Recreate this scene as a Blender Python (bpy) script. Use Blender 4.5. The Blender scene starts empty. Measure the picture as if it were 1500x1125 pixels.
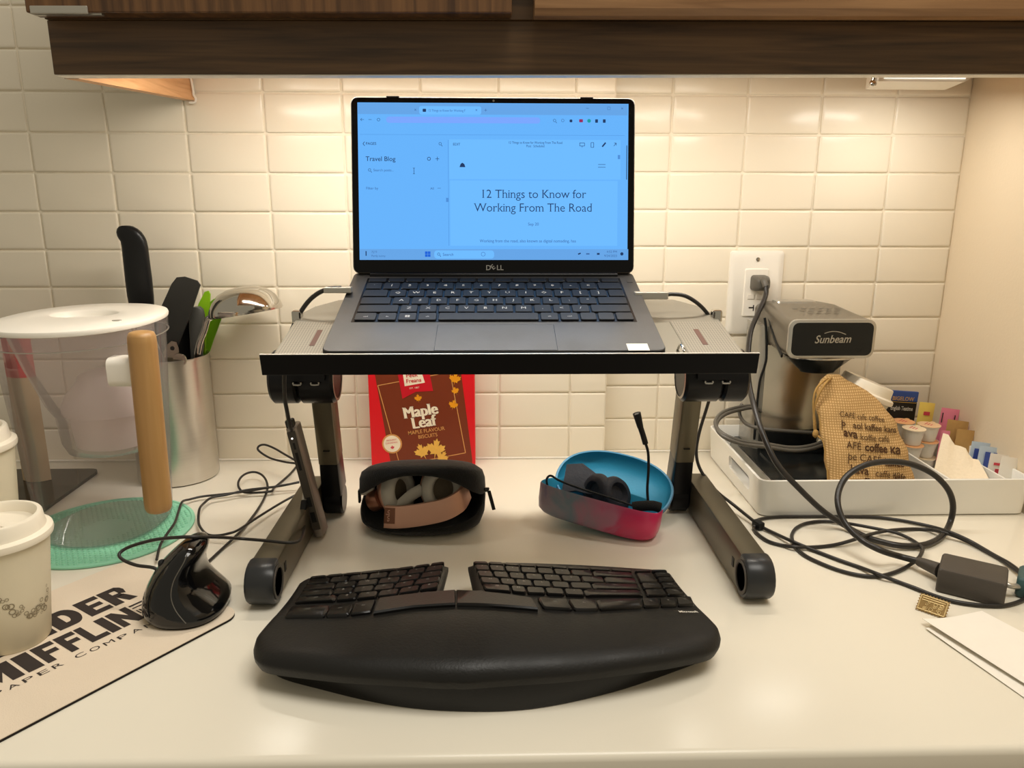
import bpy, bmesh, math, random
from mathutils import Vector, Matrix, Euler
PI = math.pi
scene = bpy.context.scene
COL = scene.collection
R = math.radians
random.seed(7)

def lin(c):
    c = c / 255.0
    return c / 12.92 if c <= 0.04045 else ((c + 0.055) / 1.055) ** 2.4
def rgb(r, g, b):
    return (lin(r), lin(g), lin(b), 1.0)

# ------------------------------------------------------------------ camera, world, lights, exposure
cam_d = bpy.data.cameras.new('camera'); cam = bpy.data.objects.new('camera', cam_d); COL.objects.link(cam)
cam_d.sensor_width = 36.0; cam_d.lens = 36.0 * 1127 / 1500; cam_d.clip_start = 0.01
def cam_axes(p, y, r):
    cp, sp, cy, sy = math.cos(p), math.sin(p), math.cos(y), math.sin(y)
    f = Vector((sy * cp, cy * cp, -sp)); right = Vector((cy, -sy, 0)); up = right.cross(f)
    return right * math.cos(r) + up * math.sin(r), up * math.cos(r) - right * math.sin(r), f
_r, _u, _f = cam_axes(0.2465, 0.0264, 0.0026)
m = Matrix.Identity(4)
for i in range(3):
    m[i][0] = _r[i]; m[i][1] = _u[i]; m[i][2] = -_f[i]
m.translation = Vector((0, -1.1297, 0.404))
cam.matrix_world = m
scene.camera = cam

world = bpy.data.worlds.new('world'); scene.world = world; world.use_nodes = True
world.node_tree.nodes['Background'].inputs[0].default_value = rgb(236, 224, 198)
world.node_tree.nodes['Background'].inputs[1].default_value = 0.30

def area(name, loc, rot, sx, sy, power, col):
    d = bpy.data.lights.new(name, 'AREA'); d.shape = 'RECTANGLE'; d.size = sx; d.size_y = sy; d.energy = power; d.color = col
    o = bpy.data.objects.new(name, d); COL.objects.link(o); o.location = loc; o.rotation_euler = rot
    return o
# fluorescent strip behind the cabinet valance, puck light further right, ceiling light of the room
area('strip_light', (0.02, -0.225, 0.548), (R(8), 0, 0), 0.72, 0.03, 2.2, (1.0, 0.95, 0.865))
area('right_light', (0.55, -0.10, 0.527), (R(10), 0, 0), 0.10, 0.05, 0.22, (1.0, 0.95, 0.865))
area('ceiling_light', (0.50, -0.98, 1.80), (R(-10), R(8), 0), 1.2, 0.8, 18.5, (1.0, 0.955, 0.875))

scene.view_settings.view_transform = 'Standard'
scene.view_settings.look = 'None'
scene.view_settings.exposure = 0.5
scene.view_settings.gamma = 1.0
scene.view_settings.use_curve_mapping = False

# ------------------------------------------------------------------ materials
def mat(name, col, rough=0.5, metal=0.0, noise=0.0, nscale=20.0, bump=0.0, bscale=60.0, stretch=(1, 1, 1), spec=0.4, coat=0.0, alpha=1.0, sheen=0.0, rvar=0.0, trans=0.0, ior=1.45, sss=0.0):
    mt = bpy.data.materials.new(name); mt.use_nodes = True
    nt = mt.node_tree; b = nt.nodes['Principled BSDF']
    c = rgb(*col)
    b.inputs['Base Color'].default_value = c; b.inputs['Roughness'].default_value = rough; b.inputs['Metallic'].default_value = metal
    b.inputs['Specular IOR Level'].default_value = spec; b.inputs['Coat Weight'].default_value = coat
    b.inputs['Coat Roughness'].default_value = 0.08
    b.inputs['Alpha'].default_value = alpha; b.inputs['Sheen Weight'].default_value = sheen
    b.inputs['Transmission Weight'].default_value = trans; b.inputs['IOR'].default_value = ior
    tc = nt.nodes.new('ShaderNodeTexCoord'); mp = nt.nodes.new('ShaderNodeMapping'); mp.inputs['Scale'].default_value = stretch
    nt.links.new(tc.outputs['Object'], mp.inputs[0])
    if noise or rvar:
        n = nt.nodes.new('ShaderNodeTexNoise'); n.inputs['Scale'].default_value = nscale; n.inputs['Detail'].default_value = 5
        nt.links.new(mp.outputs[0], n.inputs['Vector'])
        if noise:
            mx = nt.nodes.new('ShaderNodeMix'); mx.data_type = 'RGBA'
            mx.inputs[6].default_value = tuple(v * (1 - noise) for v in c[:3]) + (1,)
            mx.inputs[7].default_value = tuple(min(1, v * (1 + noise)) for v in c[:3]) + (1,)
            nt.links.new(n.outputs[0], mx.inputs[0]); nt.links.new(mx.outputs[2], b.inputs['Base Color'])
        if rvar:
            mr = nt.nodes.new('ShaderNodeMapRange'); mr.inputs[1].default_value = 0.3; mr.inputs[2].default_value = 0.7
            mr.inputs[3].default_value = max(0, rough - rvar); mr.inputs[4].default_value = min(1, rough + rvar)
            nt.links.new(n.outputs[0], mr.inputs[0]); nt.links.new(mr.outputs[0], b.inputs['Roughness'])
    if bump:
        n2 = nt.nodes.new('ShaderNodeTexNoise'); n2.inputs['Scale'].default_value = bscale; n2.inputs['Detail'].default_value = 3
        nt.links.new(mp.outputs[0], n2.inputs['Vector'])
        bp = nt.nodes.new('ShaderNodeBump'); bp.inputs['Strength'].default_value = bump; bp.inputs['Distance'].default_value = 0.002
        nt.links.new(n2.outputs[0], bp.inputs['Height']); nt.links.new(bp.outputs[0], b.inputs['Normal'])
    return mt
def emis(name, col, s):
    mt = bpy.data.materials.new(name); mt.use_nodes = True; b = mt.node_tree.nodes['Principled BSDF']
    b.inputs['Base Color'].default_value = (0, 0, 0, 1); b.inputs['Emission Color'].default_value = rgb(*col); b.inputs['Emission Strength'].default_value = s
    b.inputs['Roughness'].default_value = 0.35; b.inputs['Specular IOR Level'].default_value = 0.2
    return mt
def clear(name, tint, fac, rough=0.05, milk=0.0):
    # thin clear plastic: see-through, glossy by angle, a little milky
    mt = bpy.data.materials.new(name); mt.use_nodes = True; nt = mt.node_tree
    for n in list(nt.nodes):
        if n.type != 'OUTPUT_MATERIAL': nt.nodes.remove(n)
    out = nt.nodes['Material Output']
    t = nt.nodes.new('ShaderNodeBsdfTransparent'); t.inputs[0].default_value = rgb(*tint)
    g = nt.nodes.new('ShaderNodeBsdfGlossy'); g.inputs['Roughness'].default_value = rough
    lw = nt.nodes.new('ShaderNodeLayerWeight'); lw.inputs[0].default_value = fac
    mx = nt.nodes.new('ShaderNodeMixShader'); nt.links.new(lw.outputs['Facing'], mx.inputs[0])
    mul = nt.nodes.new('ShaderNodeMath'); mul.operation = 'MULTIPLY'; mul.inputs[1].default_value = 0.5
    nt.links.new(lw.outputs['Fresnel'], mul.inputs[0]); nt.links.new(mul.outputs[0], mx.inputs[0])
    nt.links.new(t.outputs[0], mx.inputs[1]); nt.links.new(g.outputs[0], mx.inputs[2])
    d = nt.nodes.new('ShaderNodeBsdfDiffuse'); d.inputs[0].default_value = rgb(240, 232, 228)
    tl = nt.nodes.new('ShaderNodeBsdfTranslucent'); tl.inputs[0].default_value = rgb(240, 232, 228)
    dm = nt.nodes.new('ShaderNodeMixShader'); dm.inputs[0].default_value = 0.5
    nt.links.new(d.outputs[0], dm.inputs[1]); nt.links.new(tl.outputs[0], dm.inputs[2])
    m2 = nt.nodes.new('ShaderNodeMixShader'); m2.inputs[0].default_value = milk
    nt.links.new(mx.outputs[0], m2.inputs[1]); nt.links.new(dm.outputs[0], m2.inputs[2])
    nt.links.new(m2.outputs[0], out.inputs[0])
    return mt
def wood(name, dark, light, rough, scale, stretch, coat=0.0):
    mt = bpy.data.materials.new(name); mt.use_nodes = True; nt = mt.node_tree; b = nt.nodes['Principled BSDF']
    tc = nt.nodes.new('ShaderNodeTexCoord'); mp = nt.nodes.new('ShaderNodeMapping'); mp.inputs['Scale'].default_value = stretch
    nt.links.new(tc.outputs['Object'], mp.inputs[0])
    n = nt.nodes.new('ShaderNodeTexNoise'); n.inputs['Scale'].default_value = scale; n.inputs['Detail'].default_value = 8; n.inputs['Distortion'].default_value = 0.6
    nt.links.new(mp.outputs[0], n.inputs['Vector'])
    rp = nt.nodes.new('ShaderNodeValToRGB'); rp.color_ramp.elements[0].position = 0.3; rp.color_ramp.elements[1].position = 0.72
    rp.color_ramp.elements[0].color = rgb(*dark); rp.color_ramp.elements[1].color = rgb(*light)
    nt.links.new(n.outputs[0], rp.inputs[0]); nt.links.new(rp.outputs[0], b.inputs['Base Color'])
    b.inputs['Roughness'].default_value = rough; b.inputs['Coat Weight'].default_value = coat
    bp = nt.nodes.new('ShaderNodeBump'); bp.inputs['Strength'].default_value = 0.15; bp.inputs['Distance'].default_value = 0.0008
    nt.links.new(n.outputs[0], bp.inputs['Height']); nt.links.new(bp.outputs[0], b.inputs['Normal'])
    return mt

M = {}
M['tile'] = mat('glazed_tile', (234, 224, 204), 0.22, noise=0.03, nscale=6, bump=0.12, bscale=18)
M['grout'] = mat('grout', (236, 226, 206), 0.85, noise=0.06, nscale=90, bump=0.3, bscale=300)
M['paint'] = mat('wall_paint', (233, 216, 188), 0.6, noise=0.02, nscale=5, bump=0.1, bscale=250)
M['counter'] = mat('counter_laminate', (230, 223, 206), 0.22, noise=0.02, nscale=5, bump=0.015, bscale=40)
M['floor'] = mat('floor_vinyl', (120, 105, 85), 0.6, noise=0.15, nscale=8)
M['walnut'] = wood('walnut_laminate', (62, 44, 27), (110, 82, 52), 0.42, 5.0, (1.2, 14, 26))
M['walnut_door'] = wood('walnut_door', (66, 42, 22), (118, 82, 48), 0.38, 5.0, (26, 14, 1.2))
M['walnut_sheen'] = wood('walnut_sheen', (128, 92, 60), (172, 132, 92), 0.38, 5.0, (1.2, 14, 26))  # walnut lightened so its colour carries the right door's gloss reflection
M['birch'] = wood('birch_ply', (196, 142, 92), (226, 178, 128), 0.45, 6.0, (2, 2, 30))
M['beech'] = wood('beech_handle', (164, 122, 70), (190, 148, 92), 0.42, 4.0, (20, 20, 1.0))
M['white_plastic'] = mat('white_plastic', (236, 230, 218), 0.35, noise=0.015, nscale=12)
M['white_gloss'] = mat('white_tray_plastic', (232, 230, 222), 0.22, noise=0.012, nscale=10)
M['paper_white'] = mat('white_paper', (240, 234, 222), 0.75, noise=0.02, nscale=40, bump=0.08, bscale=220)
M['paper_kraft'] = mat('kraft_paper', (196, 156, 96), 0.75, noise=0.1, nscale=60, bump=0.2, bscale=160)
M['napkin'] = mat('napkin_paper', (236, 220, 192), 0.85, noise=0.04, nscale=50, bump=0.4, bscale=240)
M['black'] = mat('black_plastic', (13, 13, 14), 0.36, noise=0.1, nscale=60, bump=0.04, bscale=500)
M['black_gloss'] = mat('black_gloss_plastic', (9, 9, 10), 0.09, noise=0.1, nscale=20, coat=0.5)
M['black_matte'] = mat('black_matte_palm_rest', (23, 22, 20), 0.46, noise=0.22, nscale=16, bump=0.1, bscale=420, rvar=0.12)
M['black_fabric'] = mat('black_case_fabric', (11, 11, 12), 0.82, noise=0.25, nscale=200, bump=0.5, bscale=700, sheen=0.15)
M['rubber'] = mat('black_rubber', (22, 22, 22), 0.55, noise=0.12, nscale=40)
M['cable'] = mat('cable_jacket', (46, 43, 40), 0.32, noise=0.1, nscale=60)
M['cable_grey'] = mat('grey_cord_jacket', (92, 88, 80), 0.4, noise=0.08, nscale=60)
M['key'] = mat('keycap', (16, 15, 15), 0.3, noise=0.12, nscale=70, bump=0.05, bscale=500)
M['lap_key'] = mat('laptop_keycap', (11, 11, 13), 0.42, noise=0.1, nscale=80, spec=0.22)
M['deck'] = mat('laptop_deck', (58, 56, 54), 0.40, metal=0.4, noise=0.12, nscale=24, rvar=0.06, bump=0.03, bscale=700)
M['lid_metal'] = mat('laptop_lid_edge', (92, 86, 80), 0.5, metal=0.5, noise=0.05, nscale=30)
M['bezel'] = mat('screen_bezel', (6, 6, 8), 0.25, spec=0.25, noise=0.1, nscale=30)
M['legend'] = mat('key_legend_print', (176, 176, 174), 0.6, noise=0.02)
M['legend_dim'] = mat('dim_key_legend_print', (150, 148, 142), 0.6, noise=0.02)
M['stand'] = mat('anodised_stand', (18, 18, 20), 0.33, metal=0.35, noise=0.1, nscale=40, bump=0.03, bscale=600)
M['stand_plate'] = mat('stand_plate_metal', (132, 126, 112), 0.45, metal=0.45, noise=0.05, nscale=30)
M['stand_bronze'] = mat('stand_leg_metal', (104, 97, 80), 0.36, metal=0.6, noise=0.1, nscale=22, bump=0.03, bscale=500)
M['steel'] = mat('brushed_steel', (205, 200, 192), 0.28, metal=1.0, noise=0.06, nscale=14, stretch=(1, 1, 60), bump=0.02, bscale=200)
M['chrome'] = mat('polished_steel', (196, 192, 184), 0.1, metal=1.0, noise=0.03, nscale=8)
M['silver'] = mat('silver_paint', (186, 182, 172), 0.3, metal=0.7, noise=0.05, nscale=30)
M['alu_grey'] = mat('space_grey_aluminium', (148, 138, 130), 0.4, metal=0.5, noise=0.05, nscale=40)
M['green_sil'] = mat('mint_silicone', (142, 205, 172), 0.5, noise=0.05, nscale=20, bump=0.05, bscale=300)
M['lime'] = mat('lime_plastic', (142, 196, 32), 0.4, noise=0.07, nscale=20)
M['char'] = mat('charcoal_nylon', (48, 47, 44), 0.5, noise=0.1, nscale=30, bump=0.05, bscale=300)
M['grey_handle'] = mat('grey_handle_plastic', (88, 88, 84), 0.38, noise=0.06, nscale=30)
M['glass_cooktop'] = mat('cooktop_glass', (46, 40, 30), 0.12, noise=0.12, nscale=14)
M['ceramic_gold'] = mat('brass_pin', (226, 200, 146), 0.4, metal=0.4, noise=0.25, nscale=120, bump=0.3, bscale=600)
M['brass_dark'] = mat('brass_recess', (150, 122, 76), 0.5, metal=0.6, noise=0.2, nscale=120)
M['teal'] = mat('teal_plug_plastic', (60, 88, 88), 0.45, noise=0.08, nscale=40)
M['adapter'] = mat('adapter_plastic', (74, 68, 61), 0.5, noise=0.1, nscale=50, bump=0.08, bscale=500)
M['tank'] = mat('smoked_tank_plastic', (150, 146, 134), 0.1, noise=0.05, nscale=10, coat=0.4)
M['cm_top'] = mat('coffee_maker_top', (112, 105, 92), 0.3, metal=0.3, noise=0.06, nscale=30)
M['cm_plate'] = mat('coffee_maker_steel_plate', (214, 206, 190), 0.24, metal=1.0, noise=0.04, nscale=8)
M['cm_black'] = mat('coffee_maker_black', (24, 26, 26), 0.22, noise=0.1, nscale=30)
M['rose'] = mat('rose_gold_band', (228, 178, 154), 0.34, metal=0.45, noise=0.05, nscale=40)
M['rose_dark'] = mat('rose_gold_hinge', (150, 104, 84), 0.3, metal=0.7, noise=0.06, nscale=40)
M['cup_grey'] = mat('ear_cushion_leather', (206, 200, 188), 0.5, noise=0.06, nscale=40, bump=0.15, bscale=300)
M['cup_dark'] = mat('ear_mesh', (112, 100, 82), 0.8, noise=0.2, nscale=300)
M['blue_in'] = mat('teal_blue_lining', (40, 140, 178), 0.5, noise=0.06, nscale=30, bump=0.1, bscale=300)
M['blue_rim'] = mat('lilac_rim', (120, 160, 196), 0.45, noise=0.06, nscale=30)
M['cushion'] = mat('headset_cushion', (40, 42, 50), 0.6, noise=0.2, nscale=60, bump=0.2, bscale=300)
M['foam'] = mat('mic_foam', (30, 29, 28), 0.95, noise=0.3, nscale=300, bump=0.6, bscale=700)
M['red_box'] = mat('red_carton', (226, 26, 36), 0.4, noise=0.04, nscale=20)
M['brown_print'] = mat('brown_print', (122, 52, 26), 0.45, noise=0.05, nscale=20)
M['gold_print'] = mat('gold_line_print', (222, 160, 92), 0.45, noise=0.04)
M['leaf_print'] = mat('maple_leaf_print', (240, 158, 28), 0.45, noise=0.06, nscale=60)
M['leaf_print2'] = mat('biscuit_print', (240, 186, 84), 0.5, noise=0.15, nscale=120)
M['ribbon_print'] = mat('ribbon_print', (206, 24, 40), 0.42, noise=0.03)
M['cream_print'] = mat('cream_print', (250, 236, 210), 0.5, noise=0.02)
M['ink'] = mat('dark_print_ink', (52, 44, 40), 0.75, noise=0.1, nscale=80)
M['bag_ink'] = mat('bag_print_ink', (70, 44, 22), 0.9, noise=0.25, nscale=300)
M['pad'] = mat('mouse_pad_cloth', (222, 206, 184), 0.85, noise=0.07, nscale=14, bump=0.2, bscale=900)
M['pad_edge'] = mat('mouse_pad_rubber', (30, 22, 18), 0.8, noise=0.1, nscale=40)
M['cup_paper'] = mat('cup_paper', (226, 216, 190), 0.55, noise=0.03, nscale=30, bump=0.05, bscale=200)
M['cup_print'] = mat('cup_bubble_print', (142, 130, 106), 0.6, noise=0.1)
M['cup_lid'] = mat('cup_lid_plastic', (238, 228, 208), 0.35, noise=0.015, nscale=20)
M['yellow'] = mat('yellow_packet', (246, 222, 112), 0.5, noise=0.08, nscale=60)
M['pink'] = mat('pink_packet', (242, 142, 168), 0.5, noise=0.08, nscale=60)
M['bluep'] = mat('blue_print', (66, 88, 168), 0.5, noise=0.06, nscale=60)
M['pale_blue'] = mat('pale_blue_packet', (198, 214, 228), 0.5, noise=0.04, nscale=60)
M['redp'] = mat('red_print', (214, 74, 88), 0.5, noise=0.05)
M['tea_blue'] = mat('tea_blue_foil', (56, 84, 158), 0.4, noise=0.08, nscale=60)
M['tea_black'] = mat('tea_black_foil', (42, 38, 34), 0.4, noise=0.08, nscale=60)
M['tea_gold'] = mat('tea_gold_print', (206, 166, 84), 0.45, noise=0.05)
M['packet_red'] = mat('red_snack_packet', (206, 80, 78), 0.45, noise=0.08, nscale=30)
M['pitcher'] = clear('clear_pitcher_plastic', (250, 249, 252), 0.14, 0.05, 0.05)
M['reservoir'] = clear('frosted_reservoir_plastic', (251, 249, 248), 0.14, 0.2, 0.26)
M['filter'] = clear('frosted_filter_plastic', (240, 238, 238), 0.3, 0.3, 0.96)
M['screen'] = emis('lit_screen', (102, 178, 250), 0.72)
M['screen_top'] = emis('lit_screen_toolbar', (102, 166, 232), 0.70)
M['screen_pane'] = emis('lit_screen_pane', (108, 184, 253), 0.74)
M['screen_bar'] = emis('lit_screen_address_bar', (122, 166, 252), 0.72)
M['screen_ink'] = emis('lit_screen_dark_text', (34, 62, 108), 0.6)
M['screen_soft'] = emis('lit_screen_soft_text', (62, 106, 166), 0.66)
M['screen_line'] = emis('lit_screen_divider', (80, 146, 220), 0.68)
M['screen_logo'] = emis('lit_screen_start_button', (22, 88, 196), 0.9)
M['screen_red'] = emis('lit_screen_red_icon', (140, 40, 90), 0.8)
M['screen_teal'] = emis('lit_screen_teal_icon', (24, 150, 150), 0.8)
M['led'] = emis('small_white_led', (255, 250, 240), 2.0)
M['tube'] = emis('fluorescent_tube', (255, 236, 200), 6.0)

def burlap(name):
    mt = bpy.data.materials.new(name); mt.use_nodes = True; nt = mt.node_tree; b = nt.nodes['Principled BSDF']
    tc = nt.nodes.new('ShaderNodeTexCoord')
    ws = []
    for ax, sc in (('X', 100), ('Z', 100)):
        w = nt.nodes.new('ShaderNodeTexWave'); w.bands_direction = ax; w.inputs['Scale'].default_value = sc; w.inputs['Distortion'].default_value = 1.4
        w.inputs['Detail'].default_value = 2; w.inputs['Detail Scale'].default_value = 3
        nt.links.new(tc.outputs['Object'], w.inputs['Vector']); ws.append(w)
    mx = nt.nodes.new('ShaderNodeMath'); mx.operation = 'MULTIPLY'
    nt.links.new(ws[0].outputs['Fac'], mx.inputs[0]); nt.links.new(ws[1].outputs['Fac'], mx.inputs[1])
    rp = nt.nodes.new('ShaderNodeValToRGB'); rp.color_ramp.elements[0].color = rgb(164, 128, 76); rp.color_ramp.elements[1].color = rgb(208, 172, 118)
    rp.color_ramp.elements[1].position = 0.6
    nt.links.new(mx.outputs[0], rp.inputs[0]); nt.links.new(rp.outputs[0], b.inputs['Base Color'])
    bp = nt.nodes.new('ShaderNodeBump'); bp.inputs['Strength'].default_value = 0.3; bp.inputs['Distance'].default_value = 0.0006
    nt.links.new(mx.outputs[0], bp.inputs['Height']); nt.links.new(bp.outputs[0], b.inputs['Normal'])
    b.inputs['Roughness'].default_value = 0.95
    return mt
M['burlap'] = burlap('burlap_weave')
M['twine'] = mat('jute_twine', (170, 134, 76), 0.9, noise=0.2, nscale=200, bump=0.5, bscale=500)

def watercolour(name):
    # printed marbled case skin: grey-blue at the left running into magenta and pink at the right
    mt = bpy.data.materials.new(name); mt.use_nodes = True; nt = mt.node_tree; b = nt.nodes['Principled BSDF']
    tc = nt.nodes.new('ShaderNodeTexCoord'); sep = nt.nodes.new('ShaderNodeSeparateXYZ'); nt.links.new(tc.outputs['Object'], sep.inputs[0])
    n = nt.nodes.new('ShaderNodeTexNoise'); n.inputs['Scale'].default_value = 22; n.inputs['Detail'].default_value = 3; n.inputs['Distortion'].default_value = 1.5
    nt.links.new(tc.outputs['Object'], n.inputs['Vector'])
    mr = nt.nodes.new('ShaderNodeMapRange'); mr.inputs[1].default_value = -0.095; mr.inputs[2].default_value = 0.095
    nt.links.new(sep.outputs[0], mr.inputs[0])
    ma = nt.nodes.new('ShaderNodeMath'); ma.operation = 'MULTIPLY_ADD'; ma.inputs[1].default_value = 0.5; ma.inputs[2].default_value = -0.25
    nt.links.new(n.outputs[0], ma.inputs[0])
    ad = nt.nodes.new('ShaderNodeMath'); nt.links.new(mr.outputs[0], ad.inputs[0]); nt.links.new(ma.outputs[0], ad.inputs[1])
    rp = nt.nodes.new('ShaderNodeValToRGB'); cr = rp.color_ramp
    cr.elements[0].position = 0.0; cr.elements[0].color = rgb(88, 92, 140); cr.elements[1].position = 1.0; cr.elements[1].color = rgb(216, 56, 104)
    for p, c in ((0.14, (150, 136, 150)), (0.30, (110, 130, 146)), (0.46, (158, 118, 138)), (0.6, (176, 108, 136)), (0.68, (190, 62, 104)), (0.82, (206, 46, 94))):
        e = cr.elements.new(p); e.color = rgb(*c)
    nt.links.new(ad.outputs[0], rp.inputs[0]); nt.links.new(rp.outputs[0], b.inputs['Base Color'])
    b.inputs['Roughness'].default_value = 0.3
    return mt
M['marble'] = watercolour('marbled_case_print')

def perforated(name):
    # plate drilled with a fine dot grid
    mt = bpy.data.materials.new(name); mt.use_nodes = True; nt = mt.node_tree; b = nt.nodes['Principled BSDF']
    tc = nt.nodes.new('ShaderNodeTexCoord'); mp = nt.nodes.new('ShaderNodeMapping'); mp.inputs['Scale'].default_value = (380, 380, 1)
    nt.links.new(tc.outputs['Object'], mp.inputs[0])
    fr = nt.nodes.new('ShaderNodeVectorMath'); fr.operation = 'FRACTION'; nt.links.new(mp.outputs[0], fr.inputs[0])
    sb = nt.nodes.new('ShaderNodeVectorMath'); sb.operation = 'SUBTRACT'; sb.inputs[1].default_value = (0.5, 0.5, 0); nt.links.new(fr.outputs[0], sb.inputs[0])
    ml = nt.nodes.new('ShaderNodeVectorMath'); ml.operation = 'MULTIPLY'; ml.inputs[1].default_value = (1, 1, 0); nt.links.new(sb.outputs[0], ml.inputs[0])
    ln = nt.nodes.new('ShaderNodeVectorMath'); ln.operation = 'LENGTH'; nt.links.new(ml.outputs[0], ln.inputs[0])
    lt = nt.nodes.new('ShaderNodeMath'); lt.operation = 'LESS_THAN'; lt.inputs[1].default_value = 0.27; nt.links.new(ln.outputs['Value'], lt.inputs[0])
    mx = nt.nodes.new('ShaderNodeMix'); mx.data_type = 'RGBA'; mx.inputs[6].default_value = rgb(140, 133, 118); mx.inputs[7].default_value = rgb(92, 86, 74)
    nt.links.new(lt.outputs[0], mx.inputs[0]); nt.links.new(mx.outputs[2], b.inputs['Base Color'])
    b.inputs['Roughness'].default_value = 0.45; b.inputs['Metallic'].default_value = 0.3
    return mt
M['slot_dark'] = mat('slot_brown', (96, 62, 48), 0.6, noise=0.1)  # dark reddish brown of the slots in the stand plate
M['pouch'] = mat('tan_pouch', (196, 170, 136), 0.6, noise=0.12, nscale=50)
M['cap'] = mat('end_cap_plastic', (44, 45, 46), 0.3, noise=0.1, nscale=40)
M['perf'] = perforated('perforated_plate')

# ------------------------------------------------------------------ mesh helpers
ROOT = {}   # name -> matrix of a thing's root
def new_bm(): return bmesh.new()
def rootmat(o):
    return ROOT[o.name]
def obj(name, bm, mt, parent=None, local=False, smooth=None, label=None, kind=None):
    """One linked mesh object. Geometry is given in world space unless local; with a parent it is stored in the thing's own frame."""
    me = bpy.data.meshes.new(name)
    if parent is not None and not local:
        bm.transform(rootmat(parent).inverted())
    bm.normal_update()
    bm.to_mesh(me); bm.free()
    mts = mt if isinstance(mt, (list, tuple)) else [mt]
    for q in mts: me.materials.append(q)
    if smooth is not None:
        me.polygons.foreach_set('use_smooth', [True] * len(me.polygons))
        me.set_sharp_from_angle(angle=R(smooth))
    o = bpy.data.objects.new(name, me); COL.objects.link(o)
    if parent is not None:
        o.parent = parent; ROOT[o.name] = rootmat(parent)
    else:
        ROOT[o.name] = Matrix.Identity(4)
    if label: o['label'] = label
    if kind: o['kind'] = kind
    return o
def thing(name, label, cat, loc=(0, 0, 0), rot=(0, 0, 0), group=None):
    o = bpy.data.objects.new(name, None); COL.objects.link(o); o.empty_display_size = 0.02
    o.location = loc; o.rotation_euler = rot
    ROOT[o.name] = Matrix.Translation(Vector(loc)) @ Euler(rot).to_matrix().to_4x4()
    o['label'] = label; o['category'] = cat
    if group: o['group'] = group
    return o
def tag(o, label, cat, group=None):
    o['label'] = label; o['category'] = cat
    if group: o['group'] = group
    return o
def inst(src, name, parent, matrix):
    """another object on src's mesh, placed by a matrix in the parent's frame"""
    o = bpy.data.objects.new(name, src.data); COL.objects.link(o); o.parent = parent; o.matrix_local = matrix
    ROOT[o.name] = rootmat(parent)
    return o
def box(bm, x0, x1, y0, y1, z0, z1, bev=0.0, seg=2, mtx=None, mi=0):
    g = bmesh.ops.create_cube(bm, size=1.0)
    vs = g['verts']
    for v in vs:
        v.co = Vector(((x0 + x1) / 2 + v.co.x * (x1 - x0), (y0 + y1) / 2 + v.co.y * (y1 - y0), (z0 + z1) / 2 + v.co.z * (z1 - z0)))
    fs = set(f for v in vs for f in v.link_faces)
    if bev > 0:
        es = list(set(e for v in vs for e in v.link_edges))
        r = bmesh.ops.bevel(bm, geom=es + list(vs), offset=bev, segments=seg, profile=0.5, affect='EDGES')
        fs = set(r['faces']) | set(f for f in fs if f.is_valid)
        vs = list(set(v for f in fs for v in f.verts))
    for f in fs:
        if f.is_valid: f.material_index = mi
    if mtx is not None:
        for v in vs: v.co = mtx @ v.co
    return vs
def loft(bm, rings, cap0=True, cap1=True, closed=True):
    n = len(rings[0]); vv = [[bm.verts.new(p) for p in r] for r in rings]
    for a, b in zip(vv, vv[1:]):
        for i in range(n if closed else n - 1):
            j = (i + 1) % n
            try: bm.faces.new((a[i], a[j], b[j], b[i]))
            except ValueError: pass
    if closed and cap0: bm.faces.new(list(reversed(vv[0])))
    if closed and cap1: bm.faces.new(vv[-1])
    return vv
def ring(cx, cy, z, rx, ry=None, n=32, p=2.0, rot=0.0):
    ry = rx if ry is None else ry; out = []
    for i in range(n):
        a = 2 * PI * i / n; c, s = math.cos(a), math.sin(a)
        x = rx * math.copysign(abs(c) ** (2 / p), c); y = ry * math.copysign(abs(s) ** (2 / p), s)
        out.append(Vector((cx + x * math.cos(rot) - y * math.sin(rot), cy + x * math.sin(rot) + y * math.cos(rot), z)))
    return out
def lathe(bm, cx, cy, prof, n=40, mtx=None, cap0=True, cap1=True, sx=1.0, sy=1.0, p=2.0):
    rings = [ring(cx, cy, z, max(r, 1e-5) * sx, max(r, 1e-5) * sy, n, p) for r, z in prof]
    if mtx is not None: rings = [[mtx @ q for q in r] for r in rings]
    return loft(bm, rings, cap0, cap1)
def spline(pts, sub=6, closed=False):
    P = [Vector(p) for p in pts]; out = []; n = len(P)
    for i in range(n if closed else n - 1):
        p0, p1, p2, p3 = (P[(i - 1) % n] if closed or i else P[0]), P[i], P[(i + 1) % n], (P[(i + 2) % n] if closed or i + 2 < n else P[-1])
        for k in range(sub):
            t = k / sub
            out.append(0.5 * ((2 * p1) + (p2 - p0) * t + (2 * p0 - 5 * p1 + 4 * p2 - p3) * t * t + (3 * p1 - p0 - 3 * p2 + p3) * t ** 3))
    if not closed: out.append(P[-1].copy())
    return out
def tube(bm, pts, r, n=8, sub=6, caps=True, radii=None, flat=1.0):
    P = spline(pts, sub) if sub > 1 else [Vector(p) for p in pts]
    rings = []; t0 = (P[1] - P[0]).normalized(); up = Vector((0, 0, 1)) if abs(t0.z) < 0.9 else Vector((1, 0, 0))
    nrm = (up - t0 * up.dot(t0)).normalized()
    for i, p in enumerate(P):
        t = (P[min(i + 1, len(P) - 1)] - P[max(i - 1, 0)])
        t = t.normalized() if t.length > 1e-9 else t0
        nrm = nrm - t * nrm.dot(t)
        nrm = nrm.normalized() if nrm.length > 1e-6 else t.orthogonal().normalized()
        bn = t.cross(nrm)
        rr = r if radii is None else radii[0] + (radii[1] - radii[0]) * i / (len(P) - 1)
        rings.append([p + nrm * (rr * math.cos(2 * PI * k / n)) + bn * (rr * flat * math.sin(2 * PI * k / n)) for k in range(n)])
    loft(bm, rings, caps, caps)
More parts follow.
